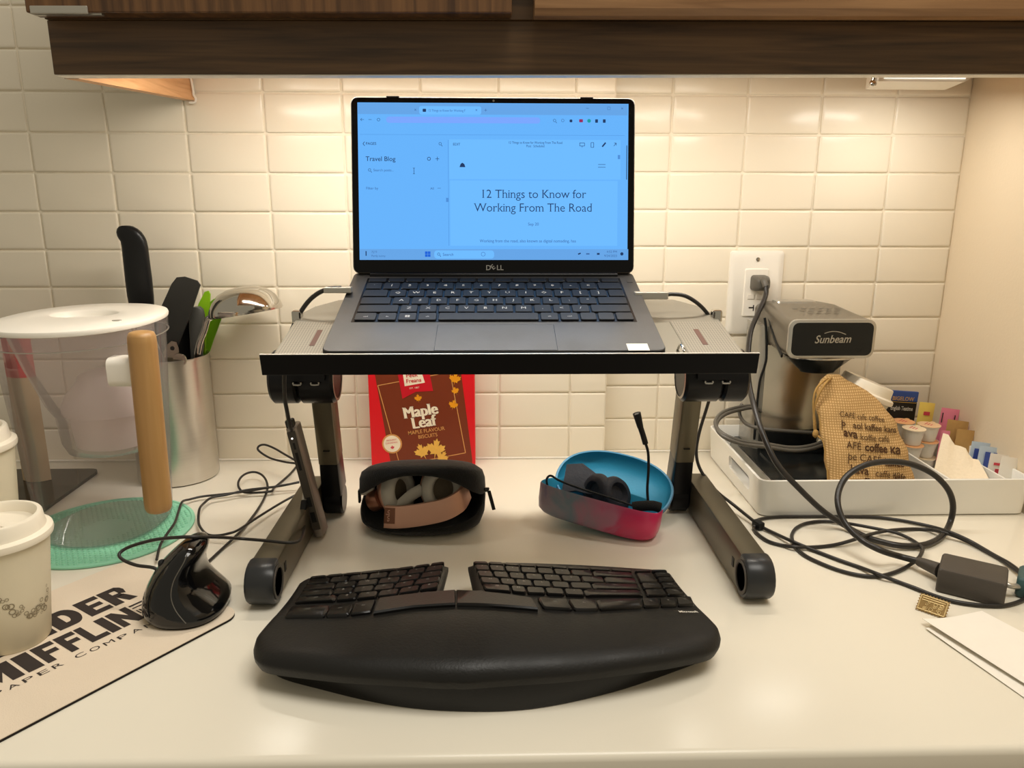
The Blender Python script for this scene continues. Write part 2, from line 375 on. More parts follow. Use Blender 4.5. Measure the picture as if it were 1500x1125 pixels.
def prism(bm, poly, fn0, fn1, bev=0.0):
    """closed polygon [(a, b)] -> two caps mapped by fn0, fn1 and side walls"""
    a = [bm.verts.new(fn0(*p)) for p in poly]; b = [bm.verts.new(fn1(*p)) for p in poly]; n = len(poly)
    bm.faces.new(list(reversed(a))); bm.faces.new(b)
    for i in range(n): bm.faces.new((a[i], a[(i + 1) % n], b[(i + 1) % n], b[i]))
def rrect(x0, x1, y0, y1, r, n=5):
    out = []
    for cx, cy, a0 in ((x1 - r, y1 - r, 0), (x0 + r, y1 - r, 90), (x0 + r, y0 + r, 180), (x1 - r, y0 + r, 270)):
        for k in range(n + 1):
            a = R(a0 + 90 * k / n); out.append((cx + r * math.cos(a), cy + r * math.sin(a)))
    return out
def fix(bm):
    bmesh.ops.recalc_face_normals(bm, faces=bm.faces[:])
    return bm
def axis_mtx(origin, xa, ya, za=None):
    xa = Vector(xa).normalized(); ya = Vector(ya); ya = (ya - xa * ya.dot(xa)).normalized(); za = xa.cross(ya)
    m = Matrix.Identity(4)
    for i in range(3): m[i][0] = xa[i]; m[i][1] = ya[i]; m[i][2] = za[i]
    m.translation = Vector(origin)
    return m
def text(bm, s, size, mtx, align='CENTER', bold=0.0, shear=0.0, serif=0.0, space=1.0, res=3, warp=None, sx=1.0, thick=0.0):
    cu = bpy.data.curves.new('lettering', 'FONT'); cu.body = s; cu.size = size; cu.align_x = align; cu.align_y = 'BOTTOM_BASELINE'
    cu.offset = bold * size; cu.shear = shear; cu.space_character = space; cu.resolution_u = res; cu.extrude = thick
    to = bpy.data.objects.new('lettering', cu)
    me = bpy.data.meshes.new_from_object(to)
    tb = bmesh.new(); tb.from_mesh(me)
    if serif:
        add = []
        tops = {}
        for e in tb.edges:
            if not e.is_boundary: continue
            a, b = e.verts[0].co, e.verts[1].co
            if abs(a.y - b.y) < 0.004 * size and 0.03 * size < abs(a.x - b.x) < 0.14 * size:
                y = a.y; f = e.link_faces[0].calc_center_median().y
                if (abs(y) < 0.02 * size and f > y) or (y > 0.4 * size and f < y):
                    add.append((min(a.x, b.x), max(a.x, b.x), y, y < 0.02 * size))
        h = 0.03 * size
        for x0, x1, y, low in add:
            q = [(x0 - serif * size, y), (x1 + serif * size, y), (x1 + serif * size, y + (h if low else -h)), (x0 - serif * size, y + (h if low else -h))]
            tb.faces.new([tb.verts.new((p[0], p[1], 0)) for p in q])
    for v in tb.verts:
        p = Vector((v.co.x * sx, v.co.y, v.co.z))
        v.co = warp(p) if warp else mtx @ p
    me2 = bpy.data.meshes.new('lettering'); tb.to_mesh(me2); tb.free(); bm.from_mesh(me2)
    bpy.data.meshes.remove(me2); bpy.data.objects.remove(to); bpy.data.curves.remove(cu); bpy.data.meshes.remove(me)
def flat(bm, pts, mtx=None):
    bm.faces.new([bm.verts.new(mtx @ Vector(p) if mtx is not None else Vector(p)) for p in pts])
def disc(bm, c, r, mtx, n=24, r1=None):
    flat(bm, [(c[0] + r * math.cos(2 * PI * k / n), c[1] + (r1 or r) * math.sin(2 * PI * k / n), 0 if len(c) < 3 else c[2]) for k in range(n)], mtx)
def bar(bm, p0, p1, w, mtx, z=0.0):
    a = Vector((p0[0], p0[1], 0)); b = Vector((p1[0], p1[1], 0)); d = (b - a).normalized(); nn = Vector((-d.y, d.x, 0)) * w / 2
    flat(bm, [(q.x, q.y, z) for q in (a - nn, b - nn, b + nn, a + nn)], mtx)
def ring2d(bm, c, r, w, mtx, n=20):
    for k in range(n):
        a0, a1 = 2 * PI * k / n, 2 * PI * (k + 1) / n
        flat(bm, [(c[0] + q * math.cos(a), c[1] + q * math.sin(a), 0) for q, a in ((r, a0), (r + w, a0), (r + w, a1), (r, a1))], mtx)
D = {
'cable_mouse': [(-0.2204, -0.285, 0.0444), (-0.2179, -0.3, 0.0287), (-0.2049, -0.3643, 0.042), (-0.2087, -0.3882, 0.048), (-0.2367, -0.3838, 0.0485), (-0.266, -0.3763, 0.0475), (-0.2777, -0.405, 0.0628), (-0.2899, -0.425, 0.0728), (-0.3076, -0.427, 0.0735), (-0.3381, -0.415, 0.0652), (-0.365, -0.41, 0.0556), (-0.3734, -0.415, 0.0507), (-0.3683, -0.42, 0.0465), (-0.353, -0.425, 0.0429), (-0.3324, -0.43, 0.0416)],
 
'cable_a': [(-0.2783, 0.0361, 0.012), (-0.2858, 0.0243, 0.01), (-0.2896, -0.0083, 0.008), (-0.2938, -0.0488, 0.0025), (-0.2976, -0.0858, 0.0025), (-0.3037, -0.1205, 0.0025), (-0.3024, -0.1424, 0.006), (-0.3306, -0.1464, 0.006), (-0.3412, -0.1434, 0.008), (-0.3493, -0.13, 0.012), (-0.3519, -0.1075, 0.014), (-0.3468, -0.0911, 0.014), (-0.3373, -0.0845, 0.012), (-0.3234, -0.0976, 0.01), (-0.3117, -0.1223, 0.006), (-0.307, -0.1531, 0.0025), (-0.3042, -0.1958, 0.0025), (-0.3045, -0.2406, 0.0025), (-0.3053, -0.2795, 0.005), (-0.3118, -0.3055, 0.0025), (-0.3166, -0.3391, 0.0025)],
 
'cable_b': [(-0.2769, -0.1, 0.0283), (-0.2985, -0.075, 0.029), (-0.3194, -0.055, 0.0318), (-0.3353, -0.045, 0.0335), (-0.344, -0.045, 0.031), (-0.3429, -0.05, 0.026), (-0.3228, -0.065, 0.02), (-0.2965, -0.085, 0.021), (-0.2771, -0.1, 0.0242)],
 
'cable_c': [(-0.2666, -0.1265, 0.01), (-0.2864, -0.1282, 0.006), (-0.3086, -0.1296, 0.003), (-0.335, -0.141, 0.0025), (-0.3637, -0.1507, 0.0025), (-0.3879, -0.1578, 0.0025), (-0.4011, -0.1675, 0.0025), (-0.4039, -0.185, 0.0025), (-0.398, -0.2112, 0.0025), (-0.3826, -0.2616, 0.008), (-0.3792, -0.2917, 0.008), (-0.3802, -0.311, 0.0025), (-0.3727, -0.3401, 0.0025)],
 
'cable_d': [(-0.2655, -0.1316, 0.008), (-0.2974, -0.1425, 0.006), (-0.3321, -0.1498, 0.0045), (-0.3552, -0.1616, 0.0025), (-0.3714, -0.1706, 0.0025), (-0.3745, -0.1886, 0.0025), (-0.3698, -0.2174, 0.0025), (-0.3614, -0.2448, 0.0025), (-0.3508, -0.2657, 0.0025), (-0.3361, -0.284, 0.0025), (-0.3221, -0.2872, 0.003), (-0.3089, -0.2879, 0.006), (-0.3013, -0.2782, 0.006), (-0.2912, -0.2328, 0.0025), (-0.2752, -0.1905, 0.0025), (-0.2574, -0.1657, 0.006)],
 
'cable_hub': [(-0.1546, -0.335, 0.3063), (-0.1701, -0.335, 0.3049), (-0.1867, -0.335, 0.295), (-0.2012, -0.335, 0.2759), (-0.2127, -0.335, 0.2508), (-0.2197, -0.33, 0.2204), (-0.2259, -0.315, 0.1865), (-0.227, -0.305, 0.1643), (-0.2276, -0.296, 0.1448)],
 
'cable_dc1': [(0.1889, -0.33, 0.299), (0.2034, -0.33, 0.2968), (0.2184, -0.33, 0.2875), (0.2316, -0.325, 0.2736), (0.2445, -0.31, 0.2546), (0.2658, -0.25, 0.2168), (0.2781, -0.2, 0.1712), (0.2774, -0.18, 0.1344), (0.269, -0.18, 0.0975), (0.2658, -0.185, 0.0711), (0.2721, -0.19, 0.0493), (0.2881, -0.205, 0.0286), (0.3103, -0.215, 0.0118), (0.3246, -0.253, 0.006), (0.3302, -0.2647, 0.004), (0.3402, -0.2809, 0.003), (0.3511, -0.3097, 0.006), (0.3704, -0.3265, 0.0025), (0.3878, -0.3494, 0.0025), (0.404, -0.3678, 0.0025), (0.4128, -0.3903, 0.006), (0.4284, -0.3993, 0.0025), (0.4401, -0.4138, 0.0025), (0.4509, -0.4289, 0.0025), (0.4633, -0.44, 0.0025), (0.4779, -0.4467, 0.0025), (0.4943, -0.4502, 0.0025), (0.513, -0.4499, 0.0025), (0.5361, -0.4405, 0.0025), (0.5558, -0.4256, 0.0025)],
 
'cable_dc2': [(0.3267, -0.2611, 0.006), (0.3204, -0.2639, 0.0025), (0.3199, -0.282, 0.0025), (0.3262, -0.3019, 0.0025), (0.3395, -0.3128, 0.0025), (0.3508, -0.3219, 0.005), (0.3742, -0.3173, 0.0025), (0.3975, -0.313, 0.0025), (0.4178, -0.3101, 0.006), (0.4435, -0.3008, 0.009), (0.4745, -0.2834, 0.006), (0.5052, -0.2724, 0.003), (0.5302, -0.2724, 0.0025), (0.54, -0.2931, 0.008), (0.5599, -0.3053, 0.003), (0.5673, -0.3352, 0.0025), (0.5711, -0.3554, 0.0025), (0.5692, -0.3796, 0.004), (0.5667, -0.3976, 0.006)],
 
'cable_dc3': [(0.3242, -0.2616, 0.007), (0.3353, -0.24, 0.003), (0.3627, -0.2316, 0.0025), (0.3979, -0.2312, 0.0025), (0.4444, -0.2321, 0.0025), (0.4851, -0.2352, 0.0025), (0.509, -0.2434, 0.0025), (0.5261, -0.2547, 0.003), (0.5423, -0.2668, 0.003), (0.5447, -0.296, 0.01), (0.56, -0.3116, 0.006), (0.5686, -0.3428, 0.004), (0.5729, -0.3649, 0.004), (0.5695, -0.3875, 0.006)],
 
'cable_dc4': [(0.3542, -0.3011, 0.003), (0.3609, -0.2828, 0.0025), (0.3731, -0.265, 0.0025), (0.3923, -0.2509, 0.0025), (0.4151, -0.246, 0.0025), (0.4344, -0.254, 0.004), (0.4497, -0.2695, 0.007), (0.4706, -0.2819, 0.007), (0.4848, -0.2892, 0.006), (0.4975, -0.2996, 0.0025), (0.4934, -0.328, 0.007), (0.4881, -0.3401, 0.008), (0.4739, -0.3576, 0.008), (0.457, -0.3674, 0.003), (0.4339, -0.3809, 0.0025), (0.4123, -0.3882, 0.0025), (0.3958, -0.3854, 0.0025), (0.3802, -0.3757, 0.0025), (0.3667, -0.3602, 0.0025), (0.3548, -0.339, 0.0025), (0.3519, -0.3168, 0.0025), (0.3542, -0.3011, 0.003)],
 'cord_ac': [(0.3989, -0.005, 0.2773), (0.4013, -0.012, 0.2681), (0.3986, -0.02, 0.2542), (0.3808, -0.045, 0.233), (0.3626, -0.075, 0.2137), (0.3494, -0.11, 0.1869), (0.3395, -0.15, 0.1585), (0.3364, -0.19, 0.1324), (0.34, -0.225, 0.1026), (0.3513, -0.245, 0.0765), (0.3753, -0.255, 0.0508), (0.4047, -0.262, 0.0238), (0.4291, -0.268, 0.0082), (0.4427, -0.2937, 0.0048), (0.4599, -0.3167, 0.006), (0.4813, -0.3222, 0.005), (0.5067, -0.317, 0.0048), (0.5368, -0.2957, 0.0048), (0.5596, -0.272, 0.0115), (0.5611, -0.27, 0.0331), (0.5513, -0.27, 0.0545), (0.5301, -0.27, 0.074), (0.5026, -0.27, 0.0864), (0.4737, -0.272, 0.0908), (0.4429, -0.278, 0.0889), (0.4195, -0.285, 0.0788), (0.4061, -0.295, 0.064), (0.4002, -0.31, 0.0498), (0.4039, -0.325, 0.0344), (0.4138, -0.345, 0.0243), (0.426, -0.365, 0.0215), (0.4504, -0.3612, 0.012), (0.4648, -0.3729, 0.012)],
 'cord_coffee': [(0.4082, -0.06, 0.0823), (0.3818, -0.06, 0.0969), (0.3585, -0.07, 0.0978), (0.3266, -0.1, 0.0996), (0.3067, -0.13, 0.0969), (0.3032, -0.15, 0.0906), (0.3121, -0.165, 0.0848), (0.3346, -0.165, 0.0771), (0.3689, -0.16, 0.0713), (0.4058, -0.15, 0.0628), (0.438, -0.14, 0.0621), (0.477, -0.125, 0.0687), (0.5029, -0.12, 0.0719)],
 'cord_coffee2': [(0.365, -0.055, 0.1018), (0.36, -0.06, 0.0929), (0.3617, -0.07, 0.0824), (0.3701, -0.085, 0.0777), (0.3895, -0.1, 0.0772), (0.4239, -0.1, 0.074), (0.4632, -0.1, 0.0717), (0.5073, -0.1, 0.0715)],
 'kb_lt': [[-0.1844, -0.4183, 0.0225],
 [-0.1387, -0.423, 0.029],
 [-0.0905, -0.424, 0.0343],
 [-0.0485, -0.4162, 0.0366]],
 'kb_lb': [[-0.1844, -0.4851, 0.0314],
 [-0.1383, -0.495, 0.0387],
 [-0.0946, -0.4959, 0.0435],
 [-0.0512, -0.4861, 0.0458]],
 'kb_lb2': [[-0.1856, -0.5136, 0.0345],
 [-0.1521, -0.5224, 0.0394],
 [-0.1275, -0.5257, 0.0424],
 [-0.1057, -0.5245, 0.0447]],
 'kb_lb1': [[-0.1849, -0.488, 0.0317],
 [-0.1511, -0.4989, 0.0376],
 [-0.1259, -0.5017, 0.041],
 [-0.1048, -0.498, 0.0428]],
 'kb_sl': [[-0.1029, -0.4985, 0.043],
 [-0.0698, -0.4953, 0.0456],
 [-0.0345, -0.4938, 0.0478],
 [-0.0331, -0.5231, 0.0503],
 [-0.0701, -0.5227, 0.0479],
 [-0.1041, -0.5271, 0.0449]],
 'kb_sr': [[-0.0332, -0.4939, 0.0478],
 [-0.0014, -0.5022, 0.0494],
 [0.034, -0.5105, 0.0482],
 [0.0389, -0.5296, 0.0486],
 [0.0015, -0.5267, 0.0507],
 [-0.0319, -0.5232, 0.0503]],
 'kb_rt': [[-0.0208, -0.4206, 0.0386],
 [0.026, -0.424, 0.0375],
 [0.0744, -0.4228, 0.0334],
 [0.142, -0.4145, 0.0245]],
 'kb_rb': [[-0.0077, -0.4961, 0.0488],
 [0.0295, -0.5009, 0.0476],
 [0.0795, -0.4988, 0.043],
 [0.1415, -0.484, 0.0338]],
 'kb_nt': [[0.1443, -0.4139, 0.0241],
 [0.1811, -0.4019, 0.0174]],
 'kb_nb': [[0.1436, -0.4834, 0.0335],
 [0.1859, -0.4677, 0.0254]],
 'kb_r5t': [[0.0385, -0.5059, 0.0475],
 [0.0631, -0.5064, 0.0455],
 [0.0915, -0.5025, 0.0423],
 [0.1244, -0.4933, 0.0372],
 [0.1456, -0.4861, 0.0335],
 [0.1689, -0.4778, 0.0293],
 [0.1898, -0.4681, 0.0249]],
 'kb_r5b': [[0.0433, -0.5268, 0.0482],
 [0.0678, -0.5272, 0.0461],
 [0.0924, -0.5234, 0.0436],
 [0.1232, -0.5139, 0.0396],
 [0.1432, -0.5068, 0.0365],
 [0.165, -0.4996, 0.0327],
 [0.188, -0.4897, 0.0281]],
 'kb_brand': [[0.1664, -0.5093, 0.0336],
 [0.1895, -0.5032, 0.0296]],
 'kb_out': {'Ltip': [-0.1979, -0.5616, 0.0334],
 'TL': [-0.1907, -0.4064, 0.02],
 'nTL': [-0.0434, -0.4092, 0.036],
 'nBL': [-0.0485, -0.4882, 0.0462],
 'nBR': [-0.0171, -0.4926, 0.0483],
 'nTR': [-0.0265, -0.4119, 0.0372],
 'TR': [0.1844, -0.3845, 0.0146],
 'Rtip': [0.194, -0.546, 0.0308],
 'R': [0.189, -0.4957, 0.0287],
 'fc': [-0.0121, -0.6044, 0.0409]}}
# ------------------------------------------------------------------ setting: floor, walls with single tiles
bm = new_bm(); box(bm, -2.6, 0.69, -2.8, 0.1, -0.93, -0.91); obj('floor', bm, M['floor'], kind='structure')
XL, ZL, XR, ZR, TW, TH = -0.6381, 0.5335, 0.2597, 0.5368, 0.108, 0.05352
YR = 0.0285
def wall(name, x0, x1, yf, z1, label):
    bm = new_bm(); box(bm, x0, x1, yf + 0.0022, 0.12, -0.05, z1)
    o = obj(name, bm, M['grout'], kind='structure'); o['label'] = label
    return o
wall_l = wall('wall_back', -1.30, 0.174, 0.0, 1.10, 'cream tiled back wall standing slightly proud behind laptop')
wall_r = wall('wall_back.001', 0.174, 0.80, YR, 1.10, 'cream tiled wall recessed at the right behind coffee maker')
def tile_mesh(w, h):
    bm = new_bm(); g = 0.0010
    a, b = w / 2 - g, h / 2 - g
    rr = [[Vector((x, y, z)) for x, z in rrect(-a + i, a - i, -b + i, b - i, 0.0022, 2)] for i, y in ((0, 0.0024), (0, 0.0012), (0.0009, 0.0004), (0.0028, 0.0), )]
    loft(bm, rr, False, True); fix(bm)
    return bm
def tile_run(parent, cols, rows, xf, zf, yf, w, h, rnd):
    src = None
    for c in cols:
        for r in rows:
            x, z = xf(c), zf(r)
            mt = Matrix.Translation((x + rnd.uniform(-.0003, .0003), yf + rnd.uniform(-.0003, .0004), z)) @ Euler((rnd.uniform(-.004, .004), 0, rnd.uniform(-.003, .003))).to_matrix().to_4x4()
            if src is None:
                src = obj('tile', tile_mesh(w, h), M['tile'], parent, local=True, smooth=50); src.matrix_local = mt
            else: inst(src, 'tile', parent, mt)
rnd = random.Random(3)
zl = lambda r: ZL - (r + 0.5) * TH
zr = lambda r: ZR - (r + 0.5) * TH
tile_run(wall_l, range(-3, 7), range(-1, 10), lambda c: XL + (c + 0.5) * TW, zl, 0.0, TW, TH, rnd)
tile_run(wall_l, range(-3, 3), range(-4, -1), lambda c: XL + (c + 0.5) * TW, zl, 0.0, TW, TH, rnd)
tile_run(wall_l, [0], range(-1, 10), lambda c: (XL + 7 * TW + 0.174) / 2, zl, 0.0, 0.174 - XL - 7 * TW, TH, rnd)
tile_run(wall_r, range(0, 4), range(-1, 10), lambda c: XR + (c + 0.5) * TW, zr, YR, TW, TH, rnd)
tile_run(wall_r, [0], range(-1, 10), lambda c: (XR + 0.174) / 2, zr, YR, XR - 0.174, TH, rnd)
bm = new_bm(); box(bm, 0.692, 0.80, -1.2, 0.12, -0.91, 1.1); o = obj('wall_right', bm, M['paint'], kind='structure'); o['label'] = 'plain painted side wall at the right end of the counter'
# silicone bead where wall meets counter
bm = new_bm(); box(bm, -1.30, 0.174, -0.002, 0.002, 0.0, 0.003, 0.001); box(bm, 0.174, 0.692, YR - 0.002, YR + 0.002, 0.0, 0.003, 0.001)
obj('trim_1', bm, M['white_plastic'], kind='structure')

# ------------------------------------------------------------------ counter and cooktop
ct = thing('countertop', 'off-white laminate countertop running along the tiled wall', 'countertop', (0, -0.3, -0.04))
bm = new_bm(); box(bm, -1.30, 0.6918, -0.648, YR + 0.006, -0.04, 0.0, 0.006, 3); obj('slab', bm, M['counter'], ct, smooth=40)
bm = new_bm(); box(bm, -1.30, 0.6918, -0.634, -0.616, -0.075, -0.04, 0.002); obj('front_strip', bm, M['walnut'], ct)
bc = thing('base_cabinet', 'dark walnut base cabinet under the countertop', 'cabinet', (0, -0.3, -0.91))
bm = new_bm(); box(bm, -1.30, 0.6918, -0.59, 0.0, -0.909, -0.076); obj('carcass', bm, M['walnut'], bc)
for i in range(4):
    bm = new_bm(); box(bm, -1.28 + i * 0.49, -0.80 + i * 0.49, -0.61, -0.591, -0.80, -0.085, 0.002); obj('door', bm, M['walnut'], bc)
ck = thing('cooktop', 'dark glass cooktop let into the counter behind water pitcher', 'cooktop', (-0.85, -0.3, 0))
bm = new_bm(); prism(bm, rrect(-1.25, -0.578, -0.56, -0.045, 0.012), lambda a, b: Vector((a, b, 0.0002)), lambda a, b: Vector((a, b, 0.005))); obj('glass_plate', fix(bm), M['glass_cooktop'], ck)
for c in ((-0.78, -0.17, 0.075), (-0.78, -0.40, 0.095), (-1.05, -0.17, 0.095), (-1.05, -0.4, 0.075)):
    bm = new_bm(); ring2d(bm, c[:2], c[2], 0.002, Matrix.Translation((0, 0, 0.0053)), 40); obj('ring_print', bm, M['cup_print'], ck)

# ------------------------------------------------------------------ wall cabinet
def sk(bm):
    # the cabinet hangs a touch out of level, rising to the right
    for v in bm.verts: v.co.z += (v.co.x + 0.42) * 0.0067 - 0.0018
    return bm
wc = thing('wall_cabinet', 'dark walnut wall cabinet hanging above the laptop', 'cabinet', (0.13, -0.16, 0.51))
bm = new_bm(); box(bm, -0.4195, 0.691, -0.33, -0.312, 0.5126, 0.5605, 0.0006); obj('valance', sk(bm), M['walnut'], wc)
bm = new_bm(); box(bm, -0.4185, 0.691, -0.329, -0.311, 0.5116, 0.5125); obj('valance_edge_band', sk(bm), M['paper_white'], wc)
bm = new_bm(); prism(bm, [(-0.3115, 0.5112), (-0.003, 0.524), (-0.003, 0.85), (-0.3115, 0.85)], lambda a, b: Vector((-0.4195, a, b)), lambda a, b: Vector((-0.4055, a, b)))
fix(bm); bm.faces.ensure_lookup_table()
for f in bm.faces: f.material_index = 1 if f.normal.x > 0.5 or f.normal.z < -0.5 else 0
obj('side_panel', sk(bm), [M['walnut'], M['birch']], wc)
bm = new_bm(); box(bm, -0.405, 0.691, -0.3115, -0.002, 0.566, 0.582); obj('bottom_shelf', sk(bm), M['birch'], wc)
bm = new_bm(); box(bm, -0.405, 0.691, -0.02, -0.002, 0.583, 0.85); obj('back_panel', sk(bm), M['birch'], wc)
bm = new_bm(); box(bm, -0.4185, 0.691, -0.335, -0.3125, 0.5607, 0.85); obj('face_frame', sk(bm), M['walnut'], wc)
bm = new_bm(); box(bm, -0.4215, 0.0194, -0.36, -0.337, 0.5612, 0.85, 0.0012); dl = obj('door', sk(bm), M['walnut_door'], wc)
bm = new_bm(); box(bm, -0.4165, -0.355, -0.3575, -0.352, 0.5596, 0.5612); box(bm, -0.4165, -0.365, -0.3625, -0.3602, 0.5596, 0.5665, 0.0008); obj('edge_pull', sk(bm), M['silver'], dl, label='silver edge pull on the door corner')
bm = new_bm()
prof = [(-0.337, 0.5600), (-0.352, 0.5572), (-0.362, 0.5585), (-0.3672, 0.564), (-0.3685, 0.573), (-0.3685, 0.85), (-0.337, 0.85)]
prism(bm, prof, lambda a, b: Vector((0.040, a, b)), lambda a, b: Vector((0.691, a, b))); obj('door', sk(fix(bm)), M['walnut_sheen'], wc, label='door with a rounded lower rail, gloss reflection painted into its lighter colour')
bm = new_bm(); tube(bm, [(-0.4035, -0.012, 0.53), (-0.401, -0.012, 0.5255), (-0.4025, -0.012, 0.521), (-0.41, -0.012, 0.5205)], 0.0016, 6); tube(bm, [(-0.4035, -0.02, 0.5605), (-0.4025, -0.015, 0.54), (-0.4035, -0.012, 0.53)], 0.0016, 6)
obj('lamp_wire', sk(bm), M['white_plastic'], wc)

sl = thing('strip_lamp', 'fluorescent strip lamp fixed under the wall cabinet behind valance', 'lamp', (0.02, -0.225, 0.566))
bm = new_bm(); box(bm, -0.36, 0.40, -0.252, -0.198, 0.5595, 0.5658, 0.002); obj('housing', bm, M['white_plastic'], sl)
bm = new_bm(); tube(bm, [(-0.35, -0.225, 0.5535), (0.39, -0.225, 0.5535)], 0.0055, 12, 1); obj('tube', bm, M['tube'], sl, smooth=60)
for x in (-0.36, 0.391):
    bm = new_bm(); box(bm, x, x + 0.009, -0.235, -0.215, 0.545, 0.5594, 0.001); obj('end_socket', bm, M['white_plastic'], sl)
pl = thing('puck_lamp', 'white box lamp under the right end of the wall cabinet', 'lamp', (0.55, -0.09, 0.566))
bm = new_bm(); prism(bm, [(0.472, 0.5325), (0.580, 0.5325), (0.587, 0.5365), (0.587, 0.565), (0.472, 0.565)], lambda a, b: Vector((a, -0.14, b + 0.002)), lambda a, b: Vector((a + 0.030, -0.045, b + 0.004))); obj('housing', fix(bm), M['white_plastic'], pl)
bm = new_bm(); box(bm, 0.479, 0.580, -0.1415, -0.1402, 0.5375, 0.558, 0.0005); obj('diffuser', bm, emis('warm_diffuser', (255, 246, 226), 0.9), pl)
lb = thing('lamp_bolt', 'small chrome bolt hanging under the cabinet beside white lamp', 'bolt', (0.464, -0.145, 0.566))
bm = new_bm(); lathe(bm, 0.464, -0.145, [(0.0025, 0.535), (0.0025, 0.5655)], 12); obj('shank', bm, M['chrome'], lb, smooth=40)
bm = new_bm(); lathe(bm, 0.464, -0.145, [(0.001, 0.5275), (0.0035, 0.5285), (0.0045, 0.531), (0.0035, 0.534), (0.002, 0.535)], 14); obj('head', bm, M['chrome'], lb, smooth=40)
bm = new_bm(); box(bm, 0.4675, 0.4700, -0.149, -0.141, 0.534, 0.5655, 0.0008); obj('clip', bm, M['white_plastic'], lb)

# ------------------------------------------------------------------ outlet
ol = thing('wall_outlet', 'white double wall outlet plate above the coffee maker', 'outlet', (0.398, YR, 0.19))
bm = new_bm(); Y0 = YR
rr = [[Vector((x, y, z)) for x, z in rrect(0.357 + i, 0.439 - i, 0.191 + i, 0.3175 - i, 0.005, 3)] for i, y in ((0, Y0 - 0.0002), (0.0006, Y0 - 0.0035), (0.006, Y0 - 0.0062))]
loft(bm, rr); obj('cover_plate', fix(bm), M['white_plastic'], ol, smooth=30)
bm = new_bm(); rr = [[Vector((x, y, z)) for x, z in rrect(0.380 + i, 0.4155 - i, 0.219 + i, 0.291 - i, 0.002, 2)] for i, y in ((0, Y0 - 0.0062), (0, Y0 - 0.0074), (0.001, Y0 - 0.0082))]
loft(bm, rr); rc = obj('receptacle', fix(bm), M['paper_white'], ol, smooth=30)
bm = new_bm()
for z in (0.2325,): 
    box(bm, 0.3955, 0.397, Y0 - 0.0086, Y0 - 0.0081, z - 0.005, z + 0.004); box(bm, 0.389, 0.397, Y0 - 0.0086, Y0 - 0.0081, z - 0.0010, z + 0.0010); box(bm, 0.4035, 0.405, Y0 - 0.0086, Y0 - 0.0081, z - 0.003, z + 0.004)
obj('slot', bm, M['ink'], rc)
bm = new_bm(); box(bm, 0.3855, 0.396, Y0 - 0.0094, Y0 - 0.0081, 0.2455, 0.253, 0.0006); obj('test_button', bm, M['white_plastic'], rc)
bm = new_bm(); box(bm, 0.3985, 0.409, Y0 - 0.0094, Y0 - 0.0081, 0.2455, 0.253, 0.0006); obj('reset_button', bm, M['white_plastic'], rc)
bm = new_bm(); lathe(bm, 0, 0, [(0.0032, 0.0), (0.0030, 0.0012), (0.001, 0.0018)], 14, Matrix.Translation((0.398, Y0 - 0.0060, 0.305)) @ Matrix.Rotation(PI / 2, 4, 'X')); box(bm, 0.3955, 0.4005, Y0 - 0.0081, Y0 - 0.0077, 0.3046, 0.3054); obj('screw', bm, M['chrome'], ol, smooth=40)
# ------------------------------------------------------------------ folding laptop stand
TP = R(11.5)
st = thing('laptop_stand', 'black folding metal laptop stand straddling the headphone case', 'stand', (0.017, -0.24, 0))
SP = Matrix.Translation((0.017, -0.4645, 0.2495)) @ Matrix.Rotation(TP, 4, 'X')
def wp(bm): bm.transform(SP); return bm
bm = new_bm()
poly = [(-0.2185, 0.0), (0.2185, 0.0), (0.2185, 0.140), (0.207, 0.165), (0.185, 0.186), (0.158, 0.192), (0.140, 0.25), (-0.140, 0.25), (-0.158, 0.192), (-0.185, 0.186), (-0.207, 0.165), (-0.2185, 0.140)]
prism(bm, poly, lambda a, b: Vector((a, b, -0.003)), lambda a, b: Vector((a, b, 0.0)))
pl_ = obj('plate', wp(fix(bm)), M['stand_plate'], st)
bm = new_bm()
for s in (-1, 1):
    x0, x1 = sorted((s * 0.166, s * 0.2165))
    box(bm, x0, x1, 0.004, 0.118, 0.0, 0.0006, 0.0002, 1)
    x0, x1 = sorted((s * 0.185, s * 0.190))
    o = obj('perforated_panel', wp(bm), M['perf'], st) ; bm = new_bm()
    box(bm, x0, x1, 0.055, 0.095, 0.0005, 0.0009); obj('slot', wp(bm), M['slot_dark'], st); bm = new_bm()
    tube(bm, [(s * 0.1585, 0.022, 0.0), (s * 0.1585, 0.022, 0.008), (s * 0.158, 0.034, 0.010), (s * 0.158, 0.044, 0.0)], 0.0012, 6); obj('spring_clip', wp(bm), M['chrome'], st, smooth=60); bm = new_bm()
bm.free()
bm = new_bm(); box(bm, -0.2195, 0.2195, -0.0025, 0.0, -0.0035, 0.0160, 0.0007); obj('front_lip', wp(bm), M['stand'], st)
bm = new_bm(); box(bm, -0.2195, 0.2195, -0.0023, -0.0002, 0.0160, 0.0164); obj('lip_highlight', wp(bm), M['silver'], st)  # thin silver strip drawn as the highlight along the lip's top edge
def rail_section(y, z0, z1, x0, x1):
    return [Vector((x, y, z)) for x, z in rrect(x0, x1, z0, z1, 0.003, 2)]
